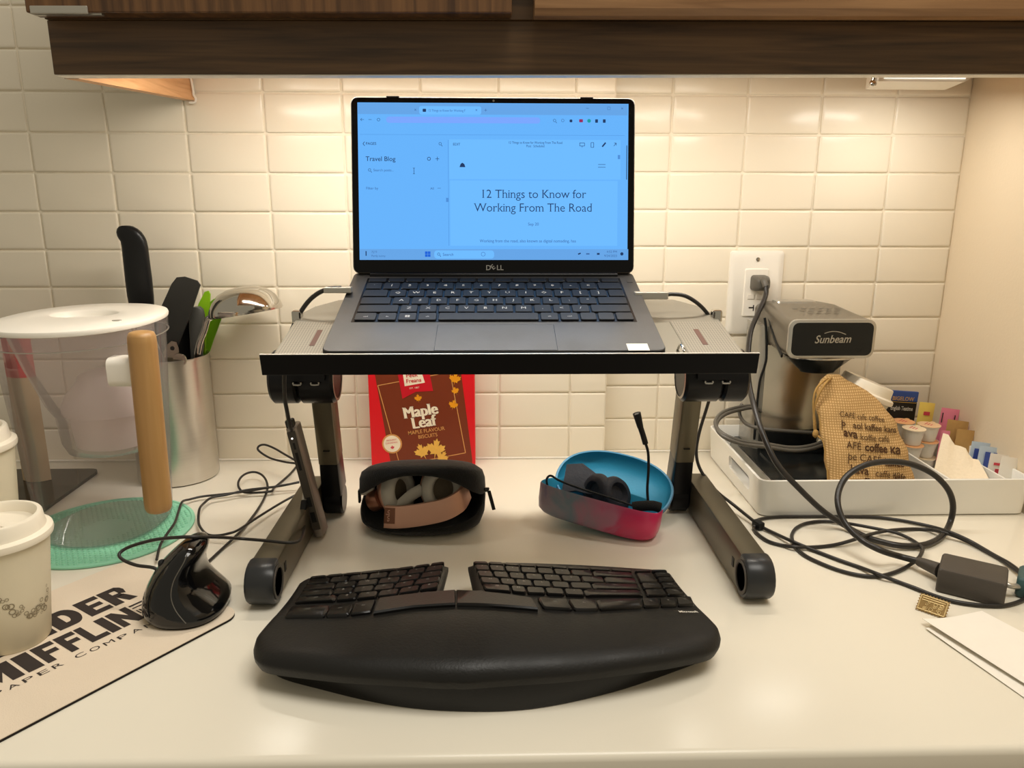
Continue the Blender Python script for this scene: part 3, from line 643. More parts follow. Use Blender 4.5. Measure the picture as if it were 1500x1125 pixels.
for s in (-1, 1):
    hx0, hx1 = (-0.2545, -0.181) if s < 0 else (0.2215, 0.296)
    hy, hz, hr = -0.252, 0.193, 0.0312
    mt = Matrix.Translation((0, hy, hz)) @ Matrix.Rotation(PI / 2, 4, 'Y')
    def hub(b, xa, xb, r, c=0.003, n=36):
        lathe(b, 0, 0, [(r - c, xa), (r, xa + c), (r, xb - c), (r - c, xb)], n, mt)
    bm = new_bm(); mid = hx0 + (0.032 if s < 0 else 0.045)
    hub(bm, hx0, mid - 0.0006, hr); jb = obj('joint_drum', fix(bm), M['stand'], st, smooth=35)
    bm = new_bm(); hub(bm, mid + 0.0006, hx1, hr); jb2 = obj('joint_drum', fix(bm), M['stand'], st, smooth=35)
    bm = new_bm()
    xi = hx1 if s < 0 else hx0
    lathe(bm, 0, 0, [(hr - 0.006, xi - 0.0007), (hr - 0.0035, xi - 0.0012 * s * 0), (hr - 0.003, xi + 0.0008), (hr - 0.006, xi + 0.0008)], 36, mt, False, False); obj('drum_rim', bm, M['silver'], jb2 if s < 0 else jb, smooth=40)
    bx0, bx1 = (-0.232, -0.188) if s < 0 else (0.233, 0.277)
    bm = new_bm()
    prism(bm, [(hy - 0.036, 0.196), (hy - 0.036, 0.222), (hy - 0.02, 0.230), (hy + 0.01, 0.222)], lambda a, b: Vector((bx0, a, b)), lambda a, b: Vector((bx1, a, b)))
    ax0, ax1 = (-0.1995, -0.182) if s < 0 else (0.2335, 0.2160)
    prism(bm, [(hy - 0.034, 0.212), (-0.408, 0.2575), (-0.402, 0.2605), (-0.335, 0.2740), (hy + 0.005, 0.222)], lambda a, b: Vector((ax0, a, b)), lambda a, b: Vector((ax1, a, b)))
    obj('bracket', fix(bm), M['stand'], st)
    bm = new_bm()
    for q in (0.3, 0.75):
        x = bx0 + (bx1 - bx0) * q; tube(bm, [(x - 0.004, hy - 0.0352, 0.1945), (x - 0.004, hy - 0.0355, 0.192), (x + 0.004, hy - 0.0355, 0.192), (x + 0.004, hy - 0.0352, 0.1945)], 0.0011, 6, 2)
    obj('bracket_clip', bm, M['silver'], st, smooth=60)
    bm = new_bm(); cx = -0.2015 if s < 0 else 0.2355; box(bm, cx - 0.005, cx + 0.005, -0.340, -0.328, 0.270, 0.2835, 0.002); obj('plate_catch', bm, M['chrome'], st)
    # upright from the drum down to the hinge
    px0, px1 = (-0.2145, -0.1905) if s < 0 else (0.2275, 0.2515)
    A = Vector((0, -0.236, 0.196)); B = Vector((0, -0.203, 0.034)); d = (B - A).normalized(); nrm = Vector((0, d.z, -d.y))
    def sec(p, w, x0, x1):
        m2 = axis_mtx(p, (1, 0, 0), nrm)
        return [m2 @ Vector((x, y, 0)) for x, y in rrect(x0, x1, -w / 2, w / 2, 0.003, 2)]
    bm = new_bm(); cut = A.lerp(B, 0.72)
    loft(bm, [sec(A, 0.036, px0, px1), sec(cut, 0.036, px0, px1)]); up = obj('upright', fix(bm), M['stand_bronze'], st, smooth=40)
    bm = new_bm(); box(bm, px0 + 0.008, px1 - 0.008, -0.0002, 0.0006, -0.002, 0.002)
    pm = axis_mtx(A.lerp(B, 0.6) - nrm * 0.018 * (1 if nrm.y > 0 else -1), (1, 0, 0), -nrm * (1 if nrm.y > 0 else -1)); bm.transform(pm @ Matrix.Rotation(-PI / 2, 4, 'X')); obj('detent_hole', bm, M['rubber'], up)
    bm = new_bm(); B2 = Vector((0, -0.202, 0.0205))
    loft(bm, [sec(cut + d * 0.0008, 0.035, px0 + 0.0004, px1 - 0.0004), sec(B, 0.038, px0 - 0.0004, px1 + 0.0004)]); lathe(bm, 0, 0, [(0.017, px0 - 0.0004), (0.0195, px0 + 0.002), (0.0195, px1 - 0.002), (0.017, px1 + 0.0004)], 28, Matrix.Translation(B2) @ Matrix.Rotation(PI / 2, 4, 'Y'))
    obj('hinge_joint', fix(bm), M['stand'], st, smooth=40)
    # foot rail on the counter
    rx0, rx1 = (-0.2425, -0.2158) if s < 0 else (0.2530, 0.2800)
    bm = new_bm(); loft(bm, [rail_section(-0.186, 0.002, 0.0445, rx0, rx1), rail_section(-0.418, 0.002, 0.0445, rx0, rx1)]); rl = obj('foot_rail', fix(bm), M['stand_bronze'], st, smooth=40)
    xi = rx1 if s < 0 else rx0
    bm = new_bm(); box(bm, xi - 0.0006, xi + 0.0006, -0.398, -0.392, 0.020, 0.030); obj('detent_hole', bm, M['rubber'], rl)
    bm = new_bm(); yc, zc, rc_ = -0.424, 0.0235, 0.0225
    pr = [(yc + 0.006, zc + rc_), (yc + 0.006, zc - rc_)] + [(yc - rc_ * math.cos(a), zc - rc_ * math.sin(a)) for a in [R(80 - 160 * k / 10) for k in range(11)]]
    rings = [[Vector((x, yc + (y - yc) * sc, zc + (z - zc) * sc)) for y, z in pr] for x, sc in ((rx0 - 0.0006, 0.93), (rx0 + 0.002, 1.0), (rx1 - 0.002, 1.0), (rx1 + 0.0006, 0.93))]
    loft(bm, rings); ec = obj('end_cap', fix(bm), M['cap'], st, smooth=40)
    bm = new_bm(); sg = 1 if s < 0 else -1
    mt2 = Matrix.Translation((xi + sg * 0.0006, yc - 0.001, zc)) @ Matrix.Rotation(PI / 2 * sg, 4, 'Y')
    lathe(bm, 0, 0, [(0.0175, -0.0002), (0.0175, 0.0012), (0.0145, 0.0012), (0.0145, -0.0002)], 28, mt2, False, False); obj('socket_ring', bm, M['adapter'], ec, smooth=30)
    bm = new_bm(); lathe(bm, 0, 0, [(0.0135, 0.0002), (0.0001, 0.0002)], 28, mt2); obj('socket', bm, M['rubber'], ec)
    bm = new_bm(); lathe(bm, (rx0 + rx1) / 2, -0.40, [(0.0085, 0.0), (0.0085, 0.0025)], 20); obj('rubber_foot', bm, M['rubber'], st)
    bm = new_bm(); lathe(bm, (rx0 + rx1) / 2, -0.21, [(0.0085, 0.0), (0.0085, 0.0025)], 20); obj('rubber_foot', bm, M['rubber'], st)

# ------------------------------------------------------------------ laptop
LA = R(14.8)
lp = thing('laptop', 'open dark grey laptop with bright blue screen on metal stand', 'laptop', (0.0025, -0.4590, 0.2514), (LA, 0, 0))
LM = rootmat(lp)
HW, LD, TH_ = 0.1533, 0.195, 0.0155
bm = new_bm()
rr = [[Vector((x, y, z)) for x, y in rrect(-HW + i, HW - i, 0.0 + i, LD - i, 0.008, 4)] for i, z in ((0.006, 0.0), (0.001, 0.006), (0.0, 0.0115), (0.0002, 0.0148), (0.0008, TH_))]
loft(bm, rr); base = obj('base', fix(bm), M['deck'], lp, local=True, smooth=35)
bm = new_bm(); box(bm, -0.1365, 0.1365, 0.0618, 0.1765, TH_ - 0.0002, TH_ + 0.00025); obj('keyboard_well', bm, M['bezel'], lp, local=True)
rows = [  # y0, y1, widths, legends
 (0.0640, 0.0805, [1.15, 1.0, 1.0, 1.0, 5.1, 1.0, 1.0, 0.9, 0.9, 0.95], 'ctrl fn win alt . alt ctrl . . .'.split()),
 (0.0830, 0.1000, [2.2] + [1] * 10 + [2.15], '. Z X C V B N M , < / .'.split()),
 (0.1030, 0.1200, [1.7] + [1] * 11 + [1.65], '. A S D F G H J K L ; " .'.split()),
 (0.1230, 0.1400, [1.4] + [1] * 12 + [0.95], '. Q W E R T Y U I O P [ ] .'.split()),
 (0.1430, 0.1600, [0.95] + [1] * 12 + [1.4], '` 1 2 3 4 5 6 7 8 9 0 - = .'.split()),
 (0.1630, 0.1735, [1.1] + [1.0] * 12 + [1.1], '. . . . . . . . . . . . . .'.split())]
lg = new_bm()
for y0, y1, ws, ls in rows:
    tot = sum(ws); x = -0.1350
    for w, s in zip(ws, ls):
        w_ = w / tot * 0.270; g = 0.0011
        bm = new_bm(); loft(bm, [[Vector((a, b, z)) for a, b in rrect(x + g + i, x + w_ - g - i, y0 + i, y1 - i, 0.0012, 1)] for i, z in ((0, TH_ + 0.0003), (0, TH_ + 0.0013), (0.0004, TH_ + 0.0017))], False, True)
        obj('key', fix(bm), M['lap_key'], lp, local=True)
        tm = Matrix.Translation((x + w_ / 2, (y0 + y1) / 2 - 0.002, TH_ + 0.00185))
        if s == 'win':
            for i in (0, 1):
                for j in (0, 1): flat(lg, [(a, b, 0) for a, b in rrect(-0.0022 + i * 0.0024, -0.0002 + i * 0.0024, -0.0005 + j * 0.0024, 0.0015 + j * 0.0024, 0.0001, 1)], tm)
        elif s != '.': text(lg, s, 0.0072 if len(s) == 1 else 0.0034, tm, res=1)
        x += w_
obj('key_legends', lg, M['legend'], lp, local=True, kind='stuff')
bm = new_bm(); box(bm, -0.0540, 0.0560, 0.0008, 0.0555, TH_ - 0.0002, TH_ + 0.00012); obj('trackpad_groove', bm, M['bezel'], lp, local=True)
bm = new_bm(); box(bm, -0.0535, 0.0555, 0.0012, 0.0550, TH_, TH_ + 0.00022); obj('trackpad', bm, M['deck'], lp, local=True)
bm = new_bm(); box(bm, 0.1185, 0.1375, -0.0002, 0.0135, TH_, TH_ + 0.0003); obj('sticker', bm, M['paper_white'], lp, local=True, label='white sticker on the palm rest')
bm = new_bm(); box(bm, 0.143, 0.149, 0.164, 0.170, TH_, TH_ + 0.0004, 0.0001); obj('power_button', bm, M['deck'], lp, local=True)
bm = new_bm(); box(bm, -0.145, 0.145, 0.176, 0.184, 0.0, -0.0, 0); bm.free()
bm = new_bm(); box(bm, -0.14, 0.14, 0.172, 0.184, -0.0072, 0.0002, 0.002); obj('rear_foot', bm, M['rubber'], lp, local=True)
bm = new_bm(); tube(bm, [(-0.135, 0.1855, 0.0150), (0.135, 0.1855, 0.0150)], 0.004, 12, 1); obj('hinge', bm, M['bezel'], lp, local=True, smooth=60)
# screen half: local frame with x right, y up the screen, z towards the viewer
hinge = LM @ Vector((0, 0.186, TH_))
sa = R(79.6)
SM = axis_mtx(hinge, (1, 0, 0), (0, math.cos(sa), math.sin(sa)))
def ws(bm): bm.transform(SM); return bm
bm = new_bm(); loft(bm, [[Vector((x, y, z)) for x, y in rrect(-0.1536 + i, 0.1536 - i, 0.002 + i, 0.1905 - i, 0.007, 4)] for i, z in ((0.001, -0.0055), (0, -0.0048), (0, -0.0008), (0.0006, -0.0001))]); ob = obj('screen_lid', ws(fix(bm)), M['lid_metal'], lp, smooth=35)
bm = new_bm(); loft(bm, [[Vector((x, y, z)) for x, y in rrect(-0.1526, 0.1526, 0.003, 0.1895, 0.006, 4)] for z in (-0.0002, 0.0005)]); obj('bezel', ws(fix(bm)), M['bezel'], lp)
bm = new_bm(); flat(bm, [(-0.1462, 0.0166, 0.0008), (0.1462, 0.0166, 0.0008), (0.1462, 0.1842, 0.0008), (-0.1462, 0.1842, 0.0008)]); scr = obj('screen', ws(bm), M['screen'], lp, label='lit blue screen showing a blog editor page')
bm = new_bm(); disc(bm, (0, 0.1868, 0.0007), 0.0011, Matrix.Identity(4), 12); obj('webcam', ws(bm), M['legend'], lp)
bm = new_bm()
for x in (-0.1085, 0.1010): box(bm, x - 0.006, x + 0.006, 0.1895, 0.1913, -0.004, 0.0002, 0.0004)
bm.free()
for x in (-0.1085, 0.1010):
    bm = new_bm(); box(bm, x - 0.007, x + 0.007, 0.1892, 0.1914, -0.004, 0.0004, 0.0004); obj('lid_bumper', ws(bm), M['rubber'], lp)
bm = new_bm(); text(bm, 'D', 0.0078, Matrix.Translation((-0.0092, 0.0055, 0.0008)), 'LEFT', 0.012); text(bm, 'LL', 0.0078, Matrix.Translation((0.0026, 0.0055, 0.0008)), 'LEFT', 0.012); text(bm, 'E', 0.0078, Matrix.Translation((-0.0012, 0.0092, 0.0008)) @ Matrix.Rotation(R(38), 4, 'Z') @ Matrix.Translation((-0.0024, -0.0028, 0)), 'LEFT', 0.012)
obj('logo', ws(bm), M['legend_dim'], lp)
# what the screen shows (u, v from screen pixels of the browser window)
def sxy(px, py): return (-0.146 + 0.292 * (px - 525) / 394.0, 0.184 - 0.1675 * (py - 151.5) / 229.5)
def T_(px, py, z=0.0012): return Matrix.Translation((*sxy(px, py), z))
PXS = 0.000735   # metres per screen pixel
def rect(bm, a, b, c, d, z, r=0.0):
    x0, y1 = sxy(a, b); x1, y0 = sxy(c, d)
    flat(bm, [(x, y, z) for x, y in (rrect(x0, x1, y0, y1, r, 3) if r else ((x0, y0), (x1, y0), (x1, y1), (x0, y1)))])
bm = new_bm(); rect(bm, 525, 152, 918, 168, 0.0009); rect(bm, 525, 365, 920.5, 381, 0.0009); obj('toolbar', ws(bm), M['screen_top'], scr)
bm = new_bm(); rect(bm, 657, 204, 908, 262, 0.0009); rect(bm, 614, 156, 704, 168, 0.00095, 0.002); rect(bm, 658, 264, 904, 360, 0.0009); rect(bm, 634, 367, 722, 379, 0.00095, 0.003); obj('page_pane', ws(bm), M['screen_pane'], scr)
bm = new_bm(); rect(bm, 566, 171.5, 790, 180.5, 0.0010, 0.003); obj('address_bar', ws(bm), M['screen_bar'], scr)
bm = new_bm()
text(bm, '12 Things to Know for', 17.6 * PXS, T_(780, 289.5), serif=0.05, bold=-0.006, sx=0.985, space=0.98); text(bm, 'Working From The Road', 17.6 * PXS, T_(780, 309.5), serif=0.05, bold=-0.006, sx=0.985, space=0.98)
obj('page_heading', ws(bm), M['screen_ink'], scr)
bm = new_bm()
text(bm, 'Travel Blog', 9.5 * PXS, T_(535.5, 236), 'LEFT', 0.005); text(bm, 'PAGES', 5.4 * PXS, T_(536, 212.5), 'LEFT', 0.005); text(bm, 'EDIT', 5.2 * PXS, T_(662.5, 213), 'LEFT')
text(bm, '12 Things to Know for Working From The Road', 4.9 * PXS, T_(783, 210), sx=0.82); text(bm, 'Post · Scheduled', 4.9 * PXS, T_(783, 215), sx=0.82)
for px, w in ((534.5, 0),):
    bar(bm, sxy(534.5, 208), sxy(532, 211), 0.0006, Matrix.Translation((0, 0, 0.0012))); bar(bm, sxy(532, 211), sxy(534.5, 214), 0.0006, Matrix.Translation((0, 0, 0.0012)))
I4 = Matrix.Translation((0, 0, 0.0012))
for c in ((644, 210.5, 2.0), (541, 249, 2.0), (811, 176, 2.0), (640.5, 372.5, 1.9)):
    ring2d(bm, sxy(c[0], c[1]), c[2] * PXS * 0.8, 0.0004, I4, 12); bar(bm, sxy(c[0] + 1.6, c[1] + 1.8), sxy(c[0] + 3.2, c[1] + 3.8), 0.0005, I4)
ring2d(bm, sxy(627.5, 232.5), 0.0014, 0.0006, I4, 12)
bar(bm, sxy(637, 232.5), sxy(642.5, 232.5), 0.0005, I4); bar(bm, sxy(639.8, 229.5), sxy(639.8, 235.5), 0.0005, I4)
bar(bm, sxy(605.5, 246), sxy(605.5, 254.5), 0.0005, I4); bar(bm, sxy(604, 246), sxy(607, 246), 0.0004, I4); bar(bm, sxy(604, 254.5), sxy(607, 254.5), 0.0004, I4)
bar(bm, sxy(875, 240), sxy(886, 240), 0.0005, I4); bar(bm, sxy(875, 244), sxy(886, 244), 0.0005, I4)
for a in ((848, 208.5, 855, 213), ): 
    x0, y1 = sxy(a[0], a[1]); x1, y0 = sxy(a[2], a[3]); P4 = [(x0, y0), (x1, y0), (x1, y1), (x0, y1)]
    for i in range(4): bar(bm, P4[i], P4[(i + 1) % 4], 0.0005, I4)
    bar(bm, sxy(851.5, 213), sxy(851.5, 215), 0.0005, I4)
x0, y1 = sxy(864.5, 208); x1, y0 = sxy(868.5, 215); P4 = [(x0, y0), (x1, y0), (x1, y1), (x0, y1)]
for i in range(4): bar(bm, P4[i], P4[(i + 1) % 4], 0.0005, I4)
bar(bm, sxy(881, 214), sxy(886, 208), 0.0016, I4); bar(bm, sxy(898, 213), sxy(901.5, 208.5), 0.0005, I4); bar(bm, sxy(898.5, 208.5), sxy(901.5, 208.5), 0.0005, I4); bar(bm, sxy(901.5, 212), sxy(901.5, 208.5), 0.0005, I4)
# house-like page mark
for pts in ([(672, 244), (676, 238), (680, 244)],): flat(bm, [(*sxy(*p), 0.0012) for p in ((672, 244.5), (680.5, 244.5), (679, 240), (676, 238), (673.5, 240))])
bar(bm, sxy(917.2, 212), sxy(917.2, 262), 0.0008, I4)
for x in (872.5, 883.8): rect(bm, x - 2, 174, x + 2, 179, 0.0012, 0.0004)
rect(bm, 833, 174.5, 837, 178.5, 0.0012, 0.0008); bar(bm, sxy(846, 372.5), sxy(850, 371), 0.0014, I4); bar(bm, sxy(874, 372), sxy(878, 372), 0.002, I4); rect(bm, 533.5, 368, 535, 375, 0.0012); disc(bm, (*sxy(911, 372), 0.0), 0.0018, I4, 14)
bar(bm, sxy(529, 176), sxy(534, 176), 0.0004, I4); bar(bm, sxy(529, 176), sxy(531, 174), 0.0004, I4); bar(bm, sxy(529, 176), sxy(531, 178), 0.0004, I4); bar(bm, sxy(540.5, 176), sxy(545, 176), 0.0004, I4); ring2d(bm, sxy(555, 176), 0.0013, 0.0004, I4, 12)
rect(bm, 619, 160, 624, 164.5, 0.0012, 0.0006)
obj('screen_icons', ws(bm), M['screen_ink'], scr, kind='stuff')
bm = new_bm()
text(bm, '12 Things to Know for Working F', 4.9 * PXS, T_(627, 164), 'LEFT', sx=0.8); text(bm, 'Search posts...', 5.2 * PXS, T_(546.5, 251), 'LEFT'); text(bm, 'Filter by', 5.4 * PXS, T_(535.5, 277.5), 'LEFT'); text(bm, 'All', 5 * PXS, T_(629, 277.5), 'LEFT'); bar(bm, sxy(639.5, 275.5), sxy(644.5, 275.5), 0.0004, I4)
text(bm, 'Sep 20', 6 * PXS, T_(780, 330), serif=0.04); text(bm, 'Working from the road, also known as digital nomading, has', 6.3 * PXS, T_(772, 355), serif=0.03, sx=0.93)
text(bm, 'Search', 6.0 * PXS, T_(646.5, 375), 'LEFT'); text(bm, '72°F', 4.6 * PXS, T_(542, 371), 'LEFT'); text(bm, 'Partly sunny', 4.2 * PXS, T_(542, 376.5), 'LEFT'); text(bm, '4:52 PM', 4.8 * PXS, T_(904, 370.5), 'RIGHT'); text(bm, '9/24/2023', 4.8 * PXS, T_(904, 376.5), 'RIGHT')
for p in ((608.5, 161.5), (697, 161.5), (910, 158)): bar(bm, sxy(p[0] - 1.2, p[1] - 1.2), sxy(p[0] + 1.2, p[1] + 1.2), 0.0004, I4); bar(bm, sxy(p[0] - 1.2, p[1] + 1.2), sxy(p[0] + 1.2, p[1] - 1.2), 0.0004, I4)
bar(bm, sxy(708.5, 161.5), sxy(712.5, 161.5), 0.0004, I4); bar(bm, sxy(710.5, 159.5), sxy(710.5, 163.5), 0.0004, I4); bar(bm, sxy(857, 158), sxy(861, 158), 0.0004, I4)
x0, y1 = sxy(888.5, 156); x1, y0 = sxy(892.5, 160); P4 = [(x0, y0), (x1, y0), (x1, y1), (x0, y1)]
for i in range(4): bar(bm, P4[i], P4[(i + 1) % 4], 0.0003, I4)
ring2d(bm, sxy(706, 372.5), 0.0020, 0.0004, I4, 12); bar(bm, sxy(858, 372), sxy(863, 372), 0.0014, I4); ring2d(bm, sxy(823, 176), 0.0013, 0.0004, I4, 10)
obj('screen_text', ws(bm), M['screen_soft'], scr, kind='stuff')
bm = new_bm(); bar(bm, sxy(655.7, 205), sxy(655.7, 360), 0.0004, I4); bar(bm, sxy(528, 197.5), sxy(914, 197.5), 0.0003, I4); rect(bm, 904, 226, 907.5, 232, 0.0012); rect(bm, 652, 289.5, 655.5, 295.5, 0.0012)
obj('divider_lines', ws(bm), M['screen_line'], scr, kind='stuff')
bm = new_bm()
for i in (0, 1):
    for j in (0, 1): rect(bm, 620.5 + i * 4.2, 368.5 + j * 4.2, 624.3 + i * 4.2, 372.3 + j * 4.2, 0.0012)
obj('start_button', ws(bm), M['screen_logo'], scr, kind='stuff')
bm = new_bm(); rect(bm, 847, 174, 852.5, 178.5, 0.0012, 0.0006); obj('toolbar_icon', ws(bm), M['screen_red'], scr)
bm = new_bm(); disc(bm, (*sxy(861.5, 176.3), 0), 0.002, I4, 14); obj('toolbar_icon', ws(bm), M['screen_teal'], scr)

# ------------------------------------------------------------------ biscuit carton against the wall
bxo = thing('biscuit_box', 'red biscuit carton with brown label standing against tiled wall', 'box', (-0.105, -0.03, 0))
bm = new_bm(); BX0, BX1, BY, BZ = -0.1815, -0.0260, -0.0340, 0.205
box(bm, BX0, BX1, BY, -0.0035, 0.0003, BZ, 0.0012, 2); cart = obj('carton', bm, M['red_box'], bxo)
def bf(px, py, k=0): # front-face point from label pixels: u 0..155 right, v 0..128 up from z=.0125
    return ((px - 541) / 154.5 * (BX1 - BX0) + BX0, (668 - py) / 127.0 * 0.1355 + 0.0115)
FM = Matrix(((1, 0, 0, 0), (0, 0, -1, BY - 0.0002), (0, 1, 0, 0), (0, 0, 0, 1)))
bm = new_bm(); flat(bm, [(*bf(*p), 0) for p in ((548, 520), (671, 500), (691, 668), (691, 676), (570, 676))], FM); obj('label_panel', bm, M['brown_print'], bxo)
FM2 = Matrix.Translation((0, -0.0002, 0)) @ FM; FM3 = Matrix.Translation((0, -0.0004, 0)) @ FM; FM4 = Matrix.Translation((0, -0.0006, 0)) @ FM
bm = new_bm(); Q = [(555, 560), (660, 541.5), (681, 658), (583, 676)]
for i in range(4): bar(bm, bf(*Q[i]), bf(*Q[(i + 1) % 4]), 0.0011, FM2)
obj('label_frame', bm, M['gold_print'], bxo)
bm = new_bm(); flat(bm, [(*bf(*p), 0) for p in ((583, 535), (628, 528), (635, 568), (610, 569), (590, 579))], FM3); obj('ribbon', bm, M['ribbon_print'], bxo)
bm = new_bm(); flat(bm, [(*bf(*p), 0) for p in ((591, 536), (616, 532), (623.5, 556), (594, 561))], FM4); obj('name_patch', bm, M['cream_print'], bxo)
rot = lambda a: Matrix.Rotation(R(a), 4, 'Z')
def at(px, py, ang, fm): return fm @ Matrix.Translation((*bf(px, py), 0.0001)) @ rot(ang)
FM5 = Matrix.Translation((0, -0.0008, 0)) @ FM
bm = new_bm(); text(bm, 'Peek', 0.0088, at(605, 548, 6, FM5), bold=0.008); text(bm, 'Freans', 0.0085, at(607.5, 555.5, 6, FM5), bold=0.008); obj('name_lettering', bm, M['ribbon_print'], bxo, kind='stuff')
bm = new_bm()
for k in (-2, -1, 0, 1, 2):
    F_ = FM3 @ Matrix.Translation((k * 0.00055, abs(k) * -0.0001, k * 0.00002))
    text(bm, 'Maple', 0.0245, at(617, 603.5, 9, F_), serif=0.03, sx=0.86, space=1.02); text(bm, 'Leaf', 0.0245, at(621, 619.5, 9, F_), serif=0.03, sx=0.86, space=1.02)
text(bm, 'EST. 1857', 0.0036, at(608, 564.5, 6, FM4)); obj('title_lettering', bm, M['cream_print'], bxo, kind='stuff')
bm = new_bm(); text(bm, 'MAPLE FLAVOUR', 0.0079, at(624, 627.5, 8, FM3), bold=0.008, sx=0.92); text(bm, 'BISCUITS', 0.0079, at(626, 635, 8, FM3), bold=0.008, sx=0.92); obj('subtitle_lettering', bm, M['gold_print'], bxo, kind='stuff')
LEAF = [(0, -1), (.05, -.45), (.45, -.55), (.38, -.35), (.85, .05), (.72, .12), (.8, .42), (.52, .36), (.42, .5), (.2, .28), (.28, .8), (.13, .72), (0, 1)]
LEAF = LEAF + [(-x, y) for x, y in reversed(LEAF[1:-1])]
def leaf(bm, px, py, s, ang, fm):
    mt = at(px, py, ang, fm); c = bm.verts.new(mt @ Vector((0, 0.1 * s, 0))); vs = [bm.verts.new(mt @ Vector((x * s, y * s, 0))) for x, y in LEAF]
    for i in range(len(vs)): bm.faces.new((c, vs[i], vs[(i + 1) % len(vs)]))
for px, py, s, a in ((613, 578.5, .0068, 8), (667, 551, .0105, -10), (667.5, 568, .0068, 20), (664, 588, .0085, -14)):
    bm = new_bm(); leaf(bm, px, py, s, a, FM3); obj('leaf_print', bm, M['leaf_print'], bxo)
bm = new_bm(); disc(bm, bf(572.5, 644), 0.0148, FM2, 28, 0.0152); badge = obj('badge', bm, M['gold_print'], bxo)
bm = new_bm(); disc(bm, bf(572.5, 644), 0.0125, FM3, 28, 0.0128); obj('badge_face', bm, M['cream_print'], bxo)
bm = new_bm(); leaf(bm, 573, 649.5, 0.0036, 10, FM4); text(bm, 'PROUDLY', 0.0034, at(572, 639.5, 8, FM4)); text(bm, 'CANADIAN', 0.0034, at(572, 643.5, 8, FM4)); obj('badge_print', bm, M['redp'], bxo, kind='stuff')
for px, py, s, a in ((617, 656, .014, 25), (637, 652, .017, -8), (646, 664, .011, -30)):
    bm = new_bm(); leaf(bm, px, py, s, a, FM3 if px < 630 else (FM4 if px < 640 else FM5)); b_ = obj('biscuit_picture', bm, M['leaf_print2'], bxo)
# ------------------------------------------------------------------ ergonomic keyboard
def kz(x, y):
    s = min(1.15, abs(x + .012) / .18); zf = .050 - .017 * s ** 1.5
    if y > -.505: return zf - .012 * (y + .505) / .09
    t = (-.505 - y) / .095
    return zf + .008 * t * (1 - t) - (.008 - .006 * min(1, s)) * t * t
kb = thing('ergonomic_keyboard', 'large black split ergonomic keyboard with padded palm rest', 'keyboard', (0, -0.50, 0))
def curve2(pts, n): 
    P = spline([Vector((a, b, 0)) for a, b in pts], 12); L = [0]
    for a, b in zip(P, P[1:]): L.append(L[-1] + (b - a).length)
    out = []
    for i in range(n):
        d = L[-1] * i / (n - 1); k = max(j for j in range(len(L)) if L[j] <= d + 1e-9); k = min(k, len(P) - 2)
        out.append(P[k].lerp(P[k + 1], (d - L[k]) / max(1e-9, L[k + 1] - L[k])))
    return out
front_l = [(-0.2045, -0.535), (-0.2020, -0.551), (-0.1940, -0.5660), (-0.175, -0.5760), (-0.12, -0.5920), (-0.05, -0.6030)]
front_m = [(-0.05, -0.6030), (-0.033, -0.6040), (-0.0165, -0.6045)]
front_r = [(-0.0165, -0.6045), (0.06, -0.5970), (0.13, -0.5800), (0.170, -0.5650), (0.189, -0.5540), (0.1985, -0.5380), (0.2000, -0.5240)]
back_l = [(-0.1955, -0.424), (-0.1925, -0.4120), (-0.183, -0.4050), (-0.13, -0.4060), (-0.085, -0.4075), (-0.055, -0.4080), (-0.0455, -0.412)]
back_m = [(-0.0485, -0.4880), (-0.033, -0.4895), (-0.0172, -0.4910)]
back_r = [(-0.0255, -0.414), (-0.017, -0.4095), (0.03, -0.4050), (0.08, -0.4000), (0.14, -0.3930), (0.174, -0.3890), (0.183, -0.3920), (0.187, -0.4010)]
def shell(bm, F, B, nb, na, low):
    # low: which edges roll down (left, right, front, back)
    F = curve2(F, na); B = curve2(B, na)
    G = [[None] * (nb + 1) for _ in range(na)]
    for i in range(na):
        for j in range(nb + 1):
            p = F[i].lerp(B[i], j / nb); z = kz(p.x, p.y); q = F[i].lerp(B[i], 0.5)
            ln = (F[i] - B[i]).length; wd = (F[-1] - F[0]).length
            d = min(i / (na - 1) * wd if low[0] else 1, (na - 1 - i) / (na - 1) * wd if low[1] else 1, j / nb * ln if low[2] else 1, (1 - j / nb) * ln if low[3] else 1)
            z -= 0.006 * max(0, 1 - d / 0.012) ** 2
            G[i][j] = bm.verts.new((p.x, p.y, z))
    for i in range(na - 1):
        for j in range(nb): bm.faces.new((G[i][j], G[i + 1][j], G[i + 1][j + 1], G[i][j + 1]))
    loop = [G[i][0] for i in range(na)] + [G[na - 1][j] for j in range(1, nb + 1)] + [G[i][nb] for i in range(na - 2, -1, -1)] + [G[0][j] for j in range(nb - 1, 0, -1)]
    c = Vector((sum(v.co.x for v in loop) / len(loop), sum(v.co.y for v in loop) / len(loop), 0))
    prev = loop
    for dz, sc in ((0.004, 0.999), (0.0095, 0.985)):
        cur = [bm.verts.new((c.x + (v.co.x - c.x) * sc, c.y + (v.co.y - c.y) * sc, max(0.003, v.co.z - dz))) for v in loop]
        for k in range(len(loop)):
            n = (k + 1) % len(loop); bm.faces.new((prev[n], prev[k], cur[k], cur[n]))
        prev = cur
bm = new_bm()
mid_l = [(-0.1992, -0.478), (-0.15, -0.482), (-0.10, -0.4855), (-0.0485, -0.4880)]; mid_r = [(-0.0172, -0.4910), (0.05, -0.4850), (0.12, -0.4790), (0.1940, -0.4680)]
shell(bm, front_l + front_m[1:] + front_r[1:], mid_l + [(-0.033, -0.4895)] + mid_r, 14, 70, (True, True, True, False))
shell(bm, mid_l, back_l, 10, 26, (True, True, False, True)); shell(bm, mid_r, back_r, 10, 32, (True, True, False, True))
obj('palm_rest_body', fix(bm), M['black_matte'], kb, smooth=60)
